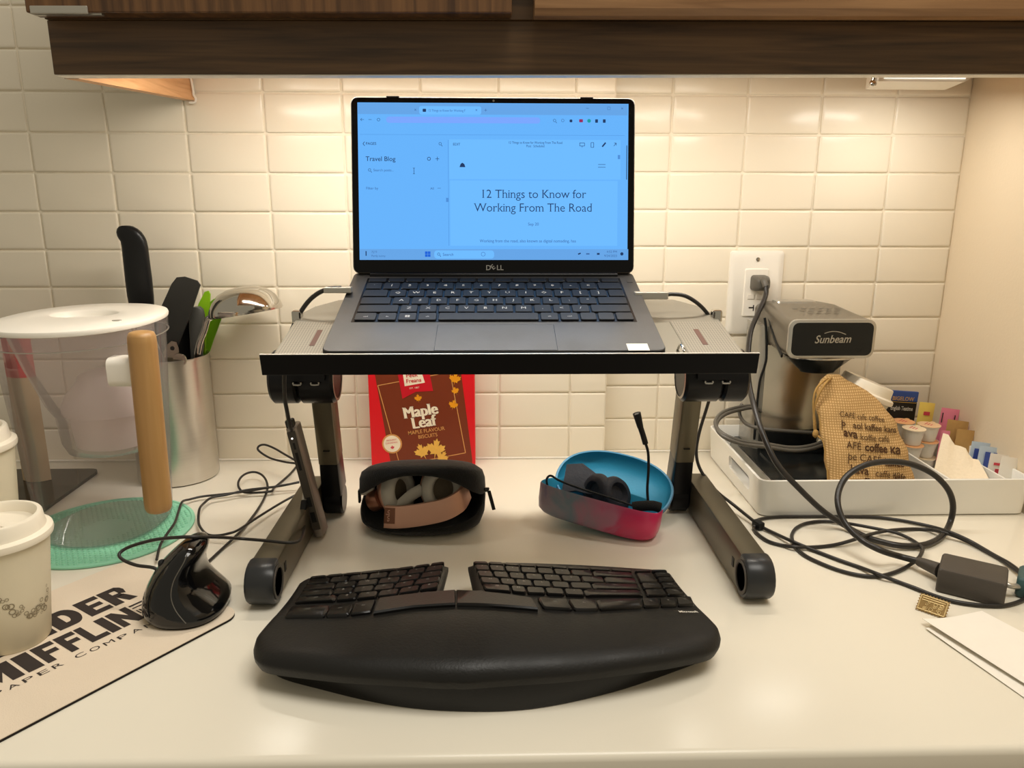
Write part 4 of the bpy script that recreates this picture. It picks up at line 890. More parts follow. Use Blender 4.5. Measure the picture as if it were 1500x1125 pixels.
# raised riser under the palm rest
bm = new_bm()
ro = spline([Vector(p) for p in ((-0.1895, -0.535, 0), (-0.183, -0.5500, 0), (-0.15, -0.5650, 0), (-0.09, -0.5870, 0), (-0.034, -0.5970, 0), (0.03, -0.5960, 0), (0.10, -0.5760, 0), (0.16, -0.5480, 0), (0.1845, -0.5340, 0), (0.1905, -0.5220, 0), (0.1860, -0.5080, 0), (0.10, -0.5120, 0), (0, -0.52, 0), (-0.1, -0.52, 0), (-0.18, -0.516, 0))], 6, True)
rcen = Vector((0, -0.545, 0)); rings = []
for t, sc in ((0, 0.985), (0.06, 1.0), (0.6, 1.005), (1.0, 0.985)):
    rings.append([Vector((rcen.x + (p.x - rcen.x) * sc, rcen.y + (p.y - rcen.y) * sc, 0.0003 + t * max(0.008, kz(p.x, p.y) - 0.0135))) for p in ro])
loft(bm, rings); obj('riser', fix(bm), M['black'], kb, smooth=50)
for x in (-0.16, 0.15):
    bm = new_bm(); lathe(bm, x, -0.415, [(0.009, 0.0002), (0.008, kz(x, -0.415) - 0.004)], 16); obj('rear_foot', bm, M['rubber'], kb, smooth=40)
def pl(P, u):
    k = min(int(u * (len(P) - 1)), len(P) - 2); t = u * (len(P) - 1) - k
    return Vector(P[k]).lerp(Vector(P[k + 1]), t)
def patch(Tp, Bt): return lambda u, v: pl(Tp, u).lerp(pl(Bt, u), v)
def keycap(corners, h=0.0032, gap=0.0008):
    # corners in order back-left, back-right, front-right, front-left on the keyboard surface
    c = sum(corners, Vector()) / 4
    bm = new_bm(); rr = []
    for k, hh in ((1.0, -0.0012), (1.0, h * 0.62), (0.9, h)):
        ring_ = []
        for i in range(4):
            p, q, r_ = corners[i], corners[(i + 1) % 4], corners[i - 1]
            p = p + (q - p).normalized() * gap + (r_ - p).normalized() * gap
            d = c + (p - c) * k
            for nb_ in (r_, q):
                e = d + (nb_ - d).normalized() * min(0.0014, (nb_ - d).length * 0.2)
                ring_.append(Vector((e.x, e.y, kz(e.x, e.y) + hh)))
        rr.append(ring_)
    loft(bm, rr, False, True)
    obj('key', fix(bm), M['key'], kb, smooth=40)
    return c
def cell(f, u0, u1, v0, v1): return [f(u0, v0), f(u1, v0), f(u1, v1), f(u0, v1)]
kl = new_bm()
def leg(c, s, size=0.0042):
    if s == '.': return
    e = 0.003
    nx = Vector((e, 0, kz(c.x + e, c.y) - kz(c.x, c.y))); ny = Vector((0, e, kz(c.x, c.y + e) - kz(c.x, c.y)))
    mm = axis_mtx((c.x, c.y - 0.0008, kz(c.x, c.y) + 0.0044), nx, ny)
    text(kl, s, size if len(s) == 1 else size * 0.62, mm, res=1)
def krow(f, v0, v1, bounds, ls):
    for a, b, s in zip(bounds, bounds[1:], ls.split()):
        leg(keycap(cell(f, a, b, v0, v1)), s)
def even(n, w0, w1=None, total=1.0):
    w1 = w0 if w1 is None else w1; ws_ = [w0] + [1] * (n - 2) + [w1]; t = sum(ws_); out = [0]
    for w in ws_: out.append(out[-1] + w / t)
    return out
fL = patch(D['kb_lt'], D['kb_lb'])
krow(fL, 0.0, 0.10, even(8, 1.0, 0.9), '. . . . . . . .')
krow(fL, 0.12, 0.33, even(7, 1.25, 1.0), '` 1 2 3 4 5 6')
krow(fL, 0.345, 0.555, even(6, 1.55, 1.05), 'Tab Q W E R T')
krow(fL, 0.57, 0.775, even(6, 1.7, 1.3), 'Caps A S D F G')
krow(fL, 0.79, 0.985, even(6, 2.0, 0.9), 'Shift Z X C V B')
fB = patch(D['kb_lb1'], D['kb_lb2']); krow(fB, 0.08, 1.0, [0, 0.40, 0.70, 1.0], 'Ctrl win Alt')
fR = patch(D['kb_rt'], D['kb_rb'])
krow(fR, 0.0, 0.10, even(9, 1, 1), '. . . . . . . . .')
krow(fR, 0.12, 0.33, even(8, 0.95, 1.9), '7 8 9 0 - = . Backspace')
krow(fR, 0.345, 0.555, even(8, 1.0, 1.45), 'Y U I O P [ ] \\')
krow(fR, 0.57, 0.775, even(7, 1.3, 2.1), 'H J K L ; . Enter')
krow(fR, 0.79, 0.985, even(6, 1.9, 2.6), 'N M , . / Shift')
fN = patch(D['kb_nt'], D['kb_nb'])
krow(fN, 0.0, 0.09, [0, 0.5, 1], '. .')
leg(keycap(cell(fN, 0, 0.52, 0.12, 0.50)), 'Del'); leg(keycap(cell(fN, 0.53, 1.0, 0.12, 0.30)), 'Home'); leg(keycap(cell(fN, 0.53, 1.0, 0.315, 0.50)), 'End')
krow(fN, 0.52, 0.74, [0, 0.52, 1], 'Insert PgUp'); krow(fN, 0.76, 0.985, [0, 0.52, 1], '^ PgDn')
f5 = patch(D['kb_r5t'], D['kb_r5b']); krow(f5, 0.06, 1.0, [0, 0.185, 0.34, 0.60, 0.735, 0.866, 1.0], 'Alt Fn Ctrl < v >')
# split space bar in the glossy centre bow
def spacebar(P):
    P = [Vector(p) for p in P]
    top = [P[0].lerp(P[1], t / 4) for t in range(5)] + [P[1].lerp(P[2], t / 4) for t in range(1, 5)]; bot = [P[5].lerp(P[4], t / 4) for t in range(5)] + [P[4].lerp(P[3], t / 4) for t in range(1, 5)]
    bm = new_bm(); lo = [Vector((p.x, p.y, kz(p.x, p.y) - 0.001)) for p in top + bot[::-1]]; c = sum(lo, Vector()) / len(lo)
    hi = [Vector((c.x + (p.x - c.x) * 0.985, c.y + (p.y - c.y) * 0.9, 0)) for p in lo]
    for p in hi: p.z = kz(p.x, p.y) + 0.0036
    md = [Vector((p.x, p.y, kz(p.x, p.y) + 0.0022)) for p in lo]
    loft(bm, [lo, md, hi]); obj('space_bar', fix(bm), M['key'], kb, smooth=40)
spacebar(D['kb_sl']); spacebar(D['kb_sr'])
obj('key_legends', kl, M['legend_dim'], kb, kind='stuff')
b0, b1 = (Vector(p) for p in D['kb_brand'])
bm = new_bm(); bx = (b1 - b0); mm = axis_mtx((b0 + b1) / 2 + Vector((0, -0.001, 0.0012)), (bx.x, bx.y, kz(b1.x, b1.y) - kz(b0.x, b0.y)), (0, 0.003, kz(b0.x, b0.y + 0.003) - kz(b0.x, b0.y)))
text(bm, 'Microsoft', 0.0050, mm, bold=0.012); obj('brand_print', bm, M['paper_white'], kb)

# ------------------------------------------------------------------ mouse pad, mouse
mp = thing('mouse_pad', 'beige mouse pad with dark paper company lettering at front left', 'mouse pad', (-0.40, -0.47, 0))
th_ = R(54.7)
PMX = Matrix.Translation((-0.246, -0.448, 0)) @ Matrix.Rotation(th_, 4, 'Z')     # origin at the right end of the long front edge, x back to the right
bm = new_bm()
out_ = rrect(-0.252, 0.0, 0.0, 0.197, 0.016, 6)
prism(bm, out_, lambda a, b: PMX @ Vector((a, b, 0.0002)), lambda a, b: PMX @ Vector((a, b, 0.0024))); obj('rubber_base', fix(bm), M['pad_edge'], mp)
bm = new_bm(); prism(bm, out_, lambda a, b: PMX @ Vector((a, b, 0.0024)), lambda a, b: PMX @ Vector((a, b, 0.0030))); obj('cloth_top', fix(bm), M['pad'], mp)
def text_fit(bm, s, x0, x1, y, size, bold=0.0, z=0.0032, mtx=PMX, space=1.0):
    tb = new_bm(); text(tb, s, size, Matrix.Identity(4), 'LEFT', bold, space=space)
    a = min(v.co.x for v in tb.verts); b = max(v.co.x for v in tb.verts); lo = min(v.co.y for v in tb.verts)
    for v in tb.verts: v.co = mtx @ Vector((x0 + (v.co.x - a) / (b - a) * (x1 - x0), y + v.co.y, z))
    me = bpy.data.meshes.new('lettering'); tb.to_mesh(me); tb.free(); bm.from_mesh(me); bpy.data.meshes.remove(me)
def block(bm, ch, x0, x1, y0, h, fm=PMX, z=0.0032):
    # heavy block capitals built from quads in a unit box
    q = lambda *pts: flat(bm, [(x0 + a * (x1 - x0), y0 + b * h, z) for a, b in pts], fm)
    if ch == 'I': q((0, 0), (1, 0), (1, 1), (0, 1)); return
    sw = 0.40
    if ch in 'DEFLRMNU': q((0, 0), (sw if ch not in 'MN' else 0.32, 0), (sw if ch not in 'MN' else 0.32, 1), (0, 1))
    if ch == 'D':
        o = [(sw, 1)] + [(0.58 + 0.42 * math.cos(t), 0.5 + 0.5 * math.sin(t)) for t in [R(90 - 180 * k / 12) for k in range(13)]] + [(sw, 0)]
        i = [(sw, 0.74)] + [(0.50 + 0.13 * math.cos(t), 0.5 + 0.24 * math.sin(t)) for t in [R(90 - 180 * k / 12) for k in range(13)]] + [(sw, 0.26)]
        for k in range(len(o) - 1): q(i[k], i[k + 1], o[k + 1], o[k])
    if ch in 'EF':
        q((sw, 0.78), (1, 0.78), (1, 1), (sw, 1)); q((sw, 0.40), (0.9, 0.40), (0.9, 0.61), (sw, 0.61))
    if ch in 'EL': q((sw, 0), (1, 0), (1, 0.22), (sw, 0.22))
    if ch == 'R':
        q((sw, 0.80), (0.7, 0.80), (0.8, 1), (sw, 1)); q((sw, 0.42), (0.72, 0.42), (0.72, 0.60), (sw, 0.60)); q((0.66, 0.58), (0.90, 0.48), (1, 0.72), (0.95, 0.88), (0.8, 1), (0.66, 0.82)); q((sw, 0.42), (0.62, 0), (1, 0), (0.76, 0.48))
    if ch == 'N': q((0.68, 0), (1, 0), (1, 1), (0.68, 1)); q((0.32, 1), (0.32, 0.50), (0.68, 0), (0.68, 0.50))
    if ch == 'M': q((0.70, 0), (1, 0), (1, 1), (0.70, 1)); q((0.32, 1), (0.32, 0.55), (0.5, 0.1), (0.5, 0.55)); q((0.70, 1), (0.5, 0.55), (0.5, 0.1), (0.70, 0.55))
    if ch == 'U': q((0.62, 0.2), (1, 0.25), (1, 1), (0.62, 1)); q((sw, 0), (0.75, 0), (1, 0.25), (0.62, 0.26), (sw, 0.26))
bm = new_bm()
for s_, x0, x1 in (('D', -0.2035, -0.1765), ('U', -0.1740, -0.1475), ('N', -0.1450, -0.1180), ('D', -0.1155, -0.0890), ('E', -0.0858, -0.0640), ('R', -0.0622, -0.0390)): block(bm, s_, x0, x1, 0.1130, 0.0375)
for s_, x0, x1 in (('M', -0.1990, -0.1665), ('I', -0.1635, -0.1505), ('F', -0.1475, -0.1295), ('F', -0.1275, -0.1105), ('L', -0.1090, -0.0915), ('I', -0.0900, -0.0810), ('N', -0.0790, -0.0580)): block(bm, s_, x0, x1, 0.0690, 0.0350)
text_fit(bm, 'INC', -0.0560, -0.0380, 0.0800, 0.0125, 0.01); flat(bm, [(-0.056, 0.099, 0.0032), (-0.038, 0.099, 0.0032), (-0.038, 0.102, 0.0032), (-0.056, 0.102, 0.0032)], PMX); flat(bm, [(-0.056, 0.0935, 0.0032), (-0.038, 0.0935, 0.0032), (-0.038, 0.0955, 0.0032), (-0.056, 0.0955, 0.0032)], PMX)
obj('company_lettering', bm, M['ink'], mp, kind='stuff')
bm = new_bm()
for k, ch in enumerate('PAPER'): text_fit(bm, ch, -0.1960 + k * 0.0118, -0.1960 + k * 0.0118 + 0.0082, 0.0575 - k * 0.0004, 0.0098)
for k, ch in enumerate('COMPANY'): text_fit(bm, ch, -0.1300 + k * 0.0125, -0.1300 + k * 0.0125 + 0.0088, 0.0555 - k * 0.0010, 0.0098)
obj('small_lettering', bm, M['ink'], mp, kind='stuff')

ms = thing('vertical_mouse', 'glossy black upright mouse standing on beige mouse pad', 'mouse', (-0.303, -0.43, 0.003))
lv = [(0.0034, -0.332, -0.266, 0.034), (0.006, -0.335, -0.2630, 0.0375), (0.011, -0.3385, -0.2625, 0.039), (0.0155, -0.3390, -0.2680, 0.039), (0.023, -0.3380, -0.2770, 0.038), (0.031, -0.3355, -0.2840, 0.036),
      (0.039, -0.3320, -0.2870, 0.034), (0.048, -0.3265, -0.2870, 0.031), (0.056, -0.3200, -0.2840, 0.028), (0.0625, -0.3130, -0.2820, 0.025), (0.068, -0.3060, -0.2830, 0.021), (0.0715, -0.3000, -0.2875, 0.014)]
bm = new_bm(); rings = []
for z, x0, x1, fy in lv:
    rg = []
    for p in ring(0, 0, z, 1, 1, 40, 2.3):
        rg.append(Vector(((x0 + x1) / 2 + p.x * (x1 - x0) / 2, -0.4440 + 0.16 * z + (p.y * fy if p.y < 0 else p.y * fy * 1.45), z)))
    rings.append(rg)
loft(bm, rings); mb = obj('body', fix(bm), M['black_gloss'], ms, smooth=75)
bm = new_bm(); rg = []
for z, sc in ((0.0030, 1.01), (0.0042, 1.02), (0.0062, 1.012)):
    c = sum(rings[0], Vector()) / 40; rg.append([Vector((c.x + (p.x - c.x) * sc, c.y + (p.y - c.y) * sc, z)) for p in rings[0]])
loft(bm, rg); obj('base_plate', fix(bm), M['black'], ms, smooth=60)
bm = new_bm()
for k in (9,): tube(bm, [r_[32] + (r_[32] - sum(r_, Vector()) / 40).normalized() * 0.0003 for r_ in rings[2:11]], 0.0005, 5, 3)
obj('button_seam', bm, M['cable_grey'], ms, smooth=60)
bm = new_bm(); tube(bm, [r_[27] + (r_[27] - sum(r_, Vector()) / 40).normalized() * 0.0002 for r_ in rings[3:11]], 0.0004, 5, 3); obj('button_seam', bm, M['rubber'], ms, smooth=60)
bm = new_bm(); c = rings[7][36]; lathe(bm, 0, 0, [(0.0045, -0.002), (0.005, 0), (0.0045, 0.002)], 16, Matrix.Translation((-0.3185, -0.445, 0.054)) @ Matrix.Rotation(R(80), 4, 'Y')); obj('scroll_wheel', bm, M['rubber'], ms, smooth=50)
bm = new_bm(); tube(bm, D['cable_mouse'] + [(-0.330, -0.430, 0.030)], 0.0017, 8, 6); obj('cable', bm, M['cable'], ms, smooth=60)
bm = new_bm(); a, b = Vector(D['cable_mouse'][0]), Vector(D['cable_mouse'][1]); d = (b - a).normalized(); mm = axis_mtx(a, (1, 0, 0), d)
box(bm, -0.0035, 0.0035, -0.006, 0.013, -0.0065, 0.0065, 0.001, 2, mm); obj('usb_plug', bm, M['black'], ms, smooth=40)
bm = new_bm(); box(bm, -0.0028, 0.0028, -0.018, -0.006, -0.0058, 0.0058, 0.0004, 1, mm); obj('plug_shell', bm, M['silver'], ms)

# ------------------------------------------------------------------ paper cups
def paper_cup(name, label, x, y, z0, rb, rt, h, tilt=None, bubbles=(), group=None):
    t = thing(name, label, 'cup', (x, y, z0), tilt or (0, 0, 0), group)
    bm = new_bm(); lathe(bm, 0, 0, [(rb - 0.003, 0.0004), (rb - 0.001, 0.0), (rb, 0.001), (rb + (rt - rb) * 0.5, h * 0.5), (rt, h), (rt - 0.001, h + 0.0005)], 48); obj('sleeve', fix(bm), M['cup_paper'], t, local=True, smooth=50)
    bm = new_bm(); lr = rt + 0.0025
    lathe(bm, 0, 0, [(rt + 0.0003, h - 0.006), (lr, h - 0.005), (lr + 0.0006, h - 0.002), (lr, h + 0.001), (lr - 0.0025, h + 0.0025), (lr - 0.0045, h + 0.003), (lr - 0.0055, h + 0.006), (lr - 0.0065, h + 0.0145), (lr - 0.0075, h + 0.016), (lr - 0.0105, h + 0.0162), (lr - 0.012, h + 0.0145), (lr - 0.0135, h + 0.0075), (lr - 0.016, h + 0.0065), (0.004, h + 0.0068), (0.0001, h + 0.0068)], 48, None, False, False)
    ld = obj('lid', fix(bm), M['cup_lid'], t, local=True, smooth=40)
    bm = new_bm(); lathe(bm, 0, 0, [(0.006, h + 0.0066), (0.0055, h + 0.0082), (0.003, h + 0.0086)], 20, Matrix.Translation((0.012, 0, 0))); obj('sip_dimple', bm, M['cup_lid'], ld, local=True, smooth=40)
    if bubbles:
        bm = new_bm()
        for a, z, r_ in bubbles:
            rr_ = rb + (rt - rb) * z / h + 0.0003; tn = Vector((-math.sin(a), math.cos(a), 0)); nr = Vector((math.cos(a), math.sin(a), 0)); up = (Vector((0, 0, 1)) + nr * ((rt - rb) / h)).normalized()
            for k in range(14):
                q = []
                for w, kk in ((r_, k), (r_ * 0.72, k), (r_ * 0.72, k + 1), (r_, k + 1)):
                    al = 2 * PI * kk / 14; du = w * math.cos(al); a2 = a + du / rr_; zz = z + w * math.sin(al); r3 = rb + (rt - rb) * zz / h + 0.00035
                    q.append(bm.verts.new((r3 * math.cos(a2), r3 * math.sin(a2), zz)))
                bm.faces.new(q)
        obj('bubble_print', bm, M['cup_print'], t, local=True, kind='stuff')
    return t
rb_ = random.Random(5); bub = []
for k in range(90):
    a = R(-180 + k * 2.1) + rb_.uniform(-.03, .03); z = 0.046 + 0.012 * math.sin(k * 0.11 + 2.6) + rb_.gauss(0, 0.004); bub.append((a, z, rb_.choice((0.0012, 0.0016, 0.002, 0.0028))))
paper_cup('paper_cup', 'white lidded paper cup with bubble print standing on mouse pad', -0.441, -0.488, 0.0031, 0.0300, 0.0415, 0.105, bubbles=bub)
paper_cup('paper_cup', 'white lidded paper cup half cut off by left edge beside pitcher', -0.531, -0.380, 0.0002, 0.0310, 0.0425, 0.155, bubbles=[(R(-90 + rb_.uniform(-50, 90)), 0.075 + rb_.gauss(0, 0.006), 0.0015) for k in range(40)])

# ------------------------------------------------------------------ trivet, water pitcher
tv = thing('silicone_trivet', 'round mint green silicone trivet with honeycomb ribs under pitcher', 'trivet', (-0.47, -0.252, 0))
bm = new_bm(); lathe(bm, -0.47, -0.252, [(0.098, 0.0003), (0.100, 0.001), (0.100, 0.003), (0.0985, 0.0038), (0.096, 0.0038), (0.095, 0.0026), (0.0001, 0.0026)], 64); obj('disc', fix(bm), M['green_sil'], tv, smooth=40)
bm = new_bm(); P_ = 0.0062
for i in range(-18, 19):
    for j in range(-20, 21):
        x = (i + 0.5 * (j % 2)) * P_; y = j * P_ * 0.866
        if x * x + y * y < 0.092 ** 2 and x * x + y * y > 0.03 ** 2:
            c = [bm.verts.new((-0.47 + x + 0.0024 * math.cos(R(60 * k)), -0.252 + y + 0.0024 * math.sin(R(60 * k)), 0.0027)) for k in range(6)]
            d = [bm.verts.new((-0.47 + x + 0.0017 * math.cos(R(60 * k)), -0.252 + y + 0.0017 * math.sin(R(60 * k)), 0.0040)) for k in range(6)]
            bm.faces.new(d)
            for k in range(6): bm.faces.new((c[k], c[(k + 1) % 6], d[(k + 1) % 6], d[k]))
obj('honeycomb_ribs', bm, M['green_sil'], tv, kind='stuff')
wpz = 0.0042
pt = thing('water_pitcher', 'clear water filter pitcher with white lid and wooden handle', 'pitcher', (-0.468, -0.235, wpz))
PCX = -0.4745
def pring(z, rx, ry, cy=-0.235, cx=PCX, n=64, p=2.2): return ring(cx, cy, z, rx, ry, n, p)
bm = new_bm()
vs = loft(bm, [pring(wpz + 0.0002, 0.058, 0.066), pring(wpz + 0.001, 0.067, 0.074), pring(wpz + 0.006, 0.0705, 0.0765), pring(0.10, 0.0755, 0.086), pring(0.20, 0.0805, 0.098), pring(0.2540, 0.0835, 0.104)], True, False)
obj('jug', bm, M['pitcher'], pt, smooth=60)
bm = new_bm(); loft(bm, [pring(0.240, 0.0838, 0.1043), pring(0.2402, 0.0852, 0.1058), pring(0.2555, 0.0856, 0.1062), pring(0.2557, 0.0840, 0.1045)], False, False); obj('rim_band', bm, M['pitcher'], pt, smooth=60)
bm = new_bm(); loft(bm, [pring(0.2392, 0.0840, 0.1046), pring(0.2392, 0.0856, 0.1062), pring(0.2400, 0.0856, 0.1062), pring(0.2400, 0.0840, 0.1046)], False, False); obj('seal_ring', bm, M['silver'], pt)
bm = new_bm()
HC = (-0.480, -0.218); hr_ = 0.038
hole = lambda z, r: [Vector((HC[0] + r * math.cos(2 * PI * i / 64), HC[1] + r * 0.8 * math.sin(2 * PI * i / 64), z)) for i in range(64)]
loft(bm, [pring(0.2550, 0.0835, 0.1040), pring(0.2558, 0.0862, 0.1068), pring(0.2590, 0.0868, 0.1075), pring(0.2612, 0.0860, 0.1065), pring(0.2620, 0.0840, 0.1040), hole(0.2623, hr_ + 0.001), hole(0.2612, hr_ - 0.001), hole(0.2500, hr_ - 0.006), hole(0.2490, 0.012), hole(0.2490, 0.0005)], True, True)
obj('lid', fix(bm), M['white_plastic'], pt, smooth=45)
bm = new_bm(); lathe(bm, -0.418, -0.270, [(0.0055, 0.2616), (0.0050, 0.2628), (0.002, 0.2631)], 16, None, True, True, 1.0, 0.7); obj('filter_gauge', bm, M['silver'], pt, smooth=40)
bm = new_bm(); loft(bm, [pring(0.2520, 0.070, 0.088), pring(0.21, 0.064, 0.080, cx=-0.468), pring(0.165, 0.058, 0.066, cx=-0.460), pring(0.150, 0.055, 0.058, cx=-0.456), pring(0.118, 0.053, 0.056, cx=-0.455), pring(0.106, 0.048, 0.051, cx=-0.455), pring(0.103, 0.030, 0.034, cx=-0.455)], False, True); obj('reservoir', bm, M['reservoir'], pt, smooth=60)
bm = new_bm(); lathe(bm, -0.452, -0.238, [(0.0002, 0.199), (0.020, 0.1985), (0.031, 0.194), (0.036, 0.184), (0.047, 0.172), (0.0525, 0.160), (0.0525, 0.152), (0.046, 0.150), (0.042, 0.112), (0.030, 0.108), (0.0002, 0.108)], 48); obj('filter_cartridge', bm, M['filter'], pt, smooth=50)
A, B = Vector((-0.3735, -0.312, 0.2575)), Vector((-0.3770, -0.312, 0.0520)); hd = (B - A).normalized(); hm = axis_mtx(A, (0, 1, 0), Vector((1, 0, 0)) - hd * hd.x)
L_ = (B - A).length
if (hm.to_3x3() @ Vector((0, 0, 1))).dot(hd) < 0: hm = hm @ Matrix.Rotation(PI, 4, 'X')
bm = new_bm(); lathe(bm, 0, 0, [(0.0090, 0.0), (0.0125, 0.0012), (0.0142, 0.005), (0.0146, 0.012), (0.0146, L_ - 0.012), (0.0142, L_ - 0.005), (0.0125, L_ - 0.0012), (0.009, L_)], 32, hm); obj('handle', bm, M['beech'], pt, smooth=50)
bm = new_bm(); loft(bm, [[Vector((x, y, z)) for y, z in rrect(-0.315, -0.285, 0.196, 0.228, 0.008, 4)] for x in (-0.4140, -0.3760)]); obj('handle_bracket', fix(bm), M['white_plastic'], pt, smooth=40)
sp_ = thing('snack_packet', 'red and tan snack packet seen through the pitcher at left', 'packet', (-0.645, -0.09, 0.0052))
bm = new_bm(); rings = [[Vector((-0.664 + q * 0.040, -0.09 - s * t * (1 - (2 * q - 1) ** 2), z)) for q, s in [(k / 8, 1) for k in range(9)] + [(k / 8, -1) for k in range(7, 0, -1)]] for z, t in ((0.0055, 0.010), (0.05, 0.013), (0.12, 0.011), (0.155, 0.008))]
loft(bm, rings); obj('lower_pouch', fix(bm), M['pouch'], sp_, smooth=50)
bm = new_bm(); rings = [[Vector((-0.664 + q * 0.040, -0.09 - s * t * (1 - (2 * q - 1) ** 2), z)) for q, s in [(k / 8, 1) for k in range(9)] + [(k / 8, -1) for k in range(7, 0, -1)]] for z, t in ((0.1552, 0.008), (0.20, 0.006), (0.228, 0.0008), (0.233, 0.0006))]
loft(bm, rings); obj('upper_pouch', fix(bm), M['packet_red'], sp_, smooth=50)

# ------------------------------------------------------------------ canister and utensils
CX, CY = -0.4565, -0.0605
cn = thing('utensil_canister', 'brushed steel utensil canister behind the pitcher handle', 'canister', (CX, CY, 0))
bm = new_bm(); lathe(bm, CX, CY, [(0.051, 0.0003), (0.0545, 0.002), (0.055, 0.005), (0.055, 0.176), (0.0558, 0.178), (0.0555, 0.1795), (0.0535, 0.1795), (0.053, 0.176), (0.053, 0.004), (0.0001, 0.004)], 64); obj('body', fix(bm), M['steel'], cn, smooth=40)
kn = thing('kitchen_knife', 'knife with curved black handle standing in steel canister', 'knife', (-0.481, -0.060, 0.005))
bm = new_bm()
prof = [(0.248, -0.0165, 0.0165), (0.262, -0.0178, 0.0175), (0.285, -0.0180, 0.0178), (0.310, -0.0176, 0.0172), (0.328, -0.0172, 0.0170), (0.336, -0.0178, 0.0160), (0.3395, -0.0200, 0.0150), (0.3430, -0.0215, 0.0135), (0.3480, -0.0220, 0.0105), (0.3525, -0.0210, 0.0060), (0.3555, -0.0180, 0.0005), (0.3567, -0.0140, -0.0045)]
rings = []
for z, a, b in prof:
    cx = -0.4835 + (a + b) / 2; rings.append(ring(cx, -0.060, z, (b - a) / 2, 0.0085 if z < 0.35 else 0.006, 24, 2.4))
loft(bm, rings); obj('handle', fix(bm), M['black'], kn, smooth=60)
bm = new_bm(); prism(bm, [(-0.497, 0.248), (-0.469, 0.248), (-0.466, 0.06), (-0.480, 0.012), (-0.494, 0.04)], lambda a, b: Vector((a, -0.0608, b)), lambda a, b: Vector((a, -0.0592, b))); obj('blade', fix(bm), M['chrome'], kn)
def blade(poly, y, t, lean=0.0):
    bm = new_bm(); z0 = min(p[1] for p in poly)
    prism(bm, poly, lambda a, b: Vector((a, y - t / 2 + lean * (b - z0), b)), lambda a, b: Vector((a, y + t / 2 + lean * (b - z0), b))); return fix(bm)
sp = thing('spatula', 'charcoal nylon spatula with wide blade leaning right in canister', 'spatula', (-0.455, -0.080, 0.005))
obj('blade', blade([(-0.452, 0.178), (-0.4635, 0.220), (-0.4560, 0.236), (-0.4310, 0.281), (-0.4235, 0.2895), (-0.4130, 0.2905), (-0.3965, 0.2850), (-0.3930, 0.279), (-0.4100, 0.239), (-0.4320, 0.195), (-0.4380, 0.178)], -0.0800, 0.0022), M['char'], sp)
bm = new_bm(); tube(bm, [(-0.4460, -0.0790, 0.182), (-0.4560, -0.0790, 0.10), (-0.4650, -0.0790, 0.008)], 0.0055, 10, 4); obj('handle', bm, M['char'], sp, smooth=60)
gh = thing('kitchen_utensil', 'utensil with rounded grey handle standing in steel canister', 'utensil', (-0.412, -0.062, 0.005))
bm = new_bm(); rings = [ring(-0.4095 + (z - 0.24) * 0.10, -0.058, z, w, 0.006, 20, 2.6) for z, w in ((0.165, 0.0075), (0.19, 0.009), (0.215, 0.0105), (0.235, 0.0105), (0.243, 0.0085), (0.2465, 0.0045))]; loft(bm, rings); obj('handle', fix(bm), M['grey_handle'], gh, smooth=60)
bm = new_bm(); rings = [ring(-0.4170 - (0.165 - z) * 0.12, -0.058, z, w, 0.002, 12, 2.4) for z, w in ((0.008, 0.006), (0.10, 0.007), (0.166, 0.006))]; loft(bm, rings); obj('tang', fix(bm), M['chrome'], gh, smooth=60)
bk = thing('ladle', 'black nylon utensil deep inside the steel canister behind spatula', 'spoon', (-0.44, -0.055, 0.005)); bk.name = 'serving_spoon'; ROOT['serving_spoon'] = ROOT['ladle']
bm = new_bm(); rings = [ring(-0.4245 - (0.225 - z) * 0.05, -0.052, z, w, 0.004, 20, 2.4) for z, w in ((0.008, 0.005), (0.12, 0.006), (0.165, 0.012), (0.19, 0.020), (0.215, 0.0205), (0.232, 0.013), (0.238, 0.004))]; loft(bm, rings); obj('bowl_and_stem', fix(bm), M['black'], bk, smooth=60)
g1 = thing('green_spatula', 'lime green spatula with slim rounded blade behind grey handle', 'spatula', (-0.405, -0.047, 0.005))
obj('blade', blade([(-0.421, 0.178), (-0.4195, 0.226), (-0.4110, 0.2490), (-0.4010, 0.2655), (-0.3955, 0.2672), (-0.3935, 0.262), (-0.3960, 0.2455), (-0.4020, 0.2250), (-0.4085, 0.178)], -0.0450, 0.0022), M['lime'], g1)
bm = new_bm(); tube(bm, [(-0.4150, -0.0450, 0.180), (-0.4200, -0.0450, 0.10), (-0.4260, -0.0450, 0.008)], 0.0045, 10, 4); obj('handle', bm, M['lime'], g1, smooth=60)
g2 = thing('green_spatula', 'lime green square-ended turner nearest the ladle in canister', 'spatula', (-0.405, -0.034, 0.005))
obj('blade', blade([(-0.4180, 0.178), (-0.4120, 0.215), (-0.4010, 0.248), (-0.3930, 0.2545), (-0.3845, 0.2500), (-0.3855, 0.225), (-0.3990, 0.195), (-0.4060, 0.178)], -0.0340, 0.0022), mat('dark_lime_plastic', (112, 164, 22), 0.4, noise=0.07, nscale=20), g2)
bm = new_bm(); tube(bm, [(-0.4130, -0.0340, 0.182), (-0.4180, -0.0340, 0.10), (-0.4240, -0.0340, 0.008)], 0.0045, 10, 4); obj('handle', bm, mat('lime_stem', (120, 172, 26), 0.4, noise=0.05), g2, smooth=60)
ld = thing('soup_ladle', 'polished steel soup ladle with bowl turned down over canister edge', 'ladle', (-0.41, -0.068, 0.006))
bm = new_bm()
lm = Matrix.Translation((-0.3400, -0.064, 0.2405)) @ Matrix.Rotation(R(-9), 4, 'Y') @ Matrix.Rotation(R(-4), 4, 'X')
pr = [(0.0495, -0.001), (0.0500, 0.0), (0.0480, 0.0085), (0.0425, 0.0185), (0.0330, 0.0275), (0.0200, 0.0330), (0.0001, 0.0350)]
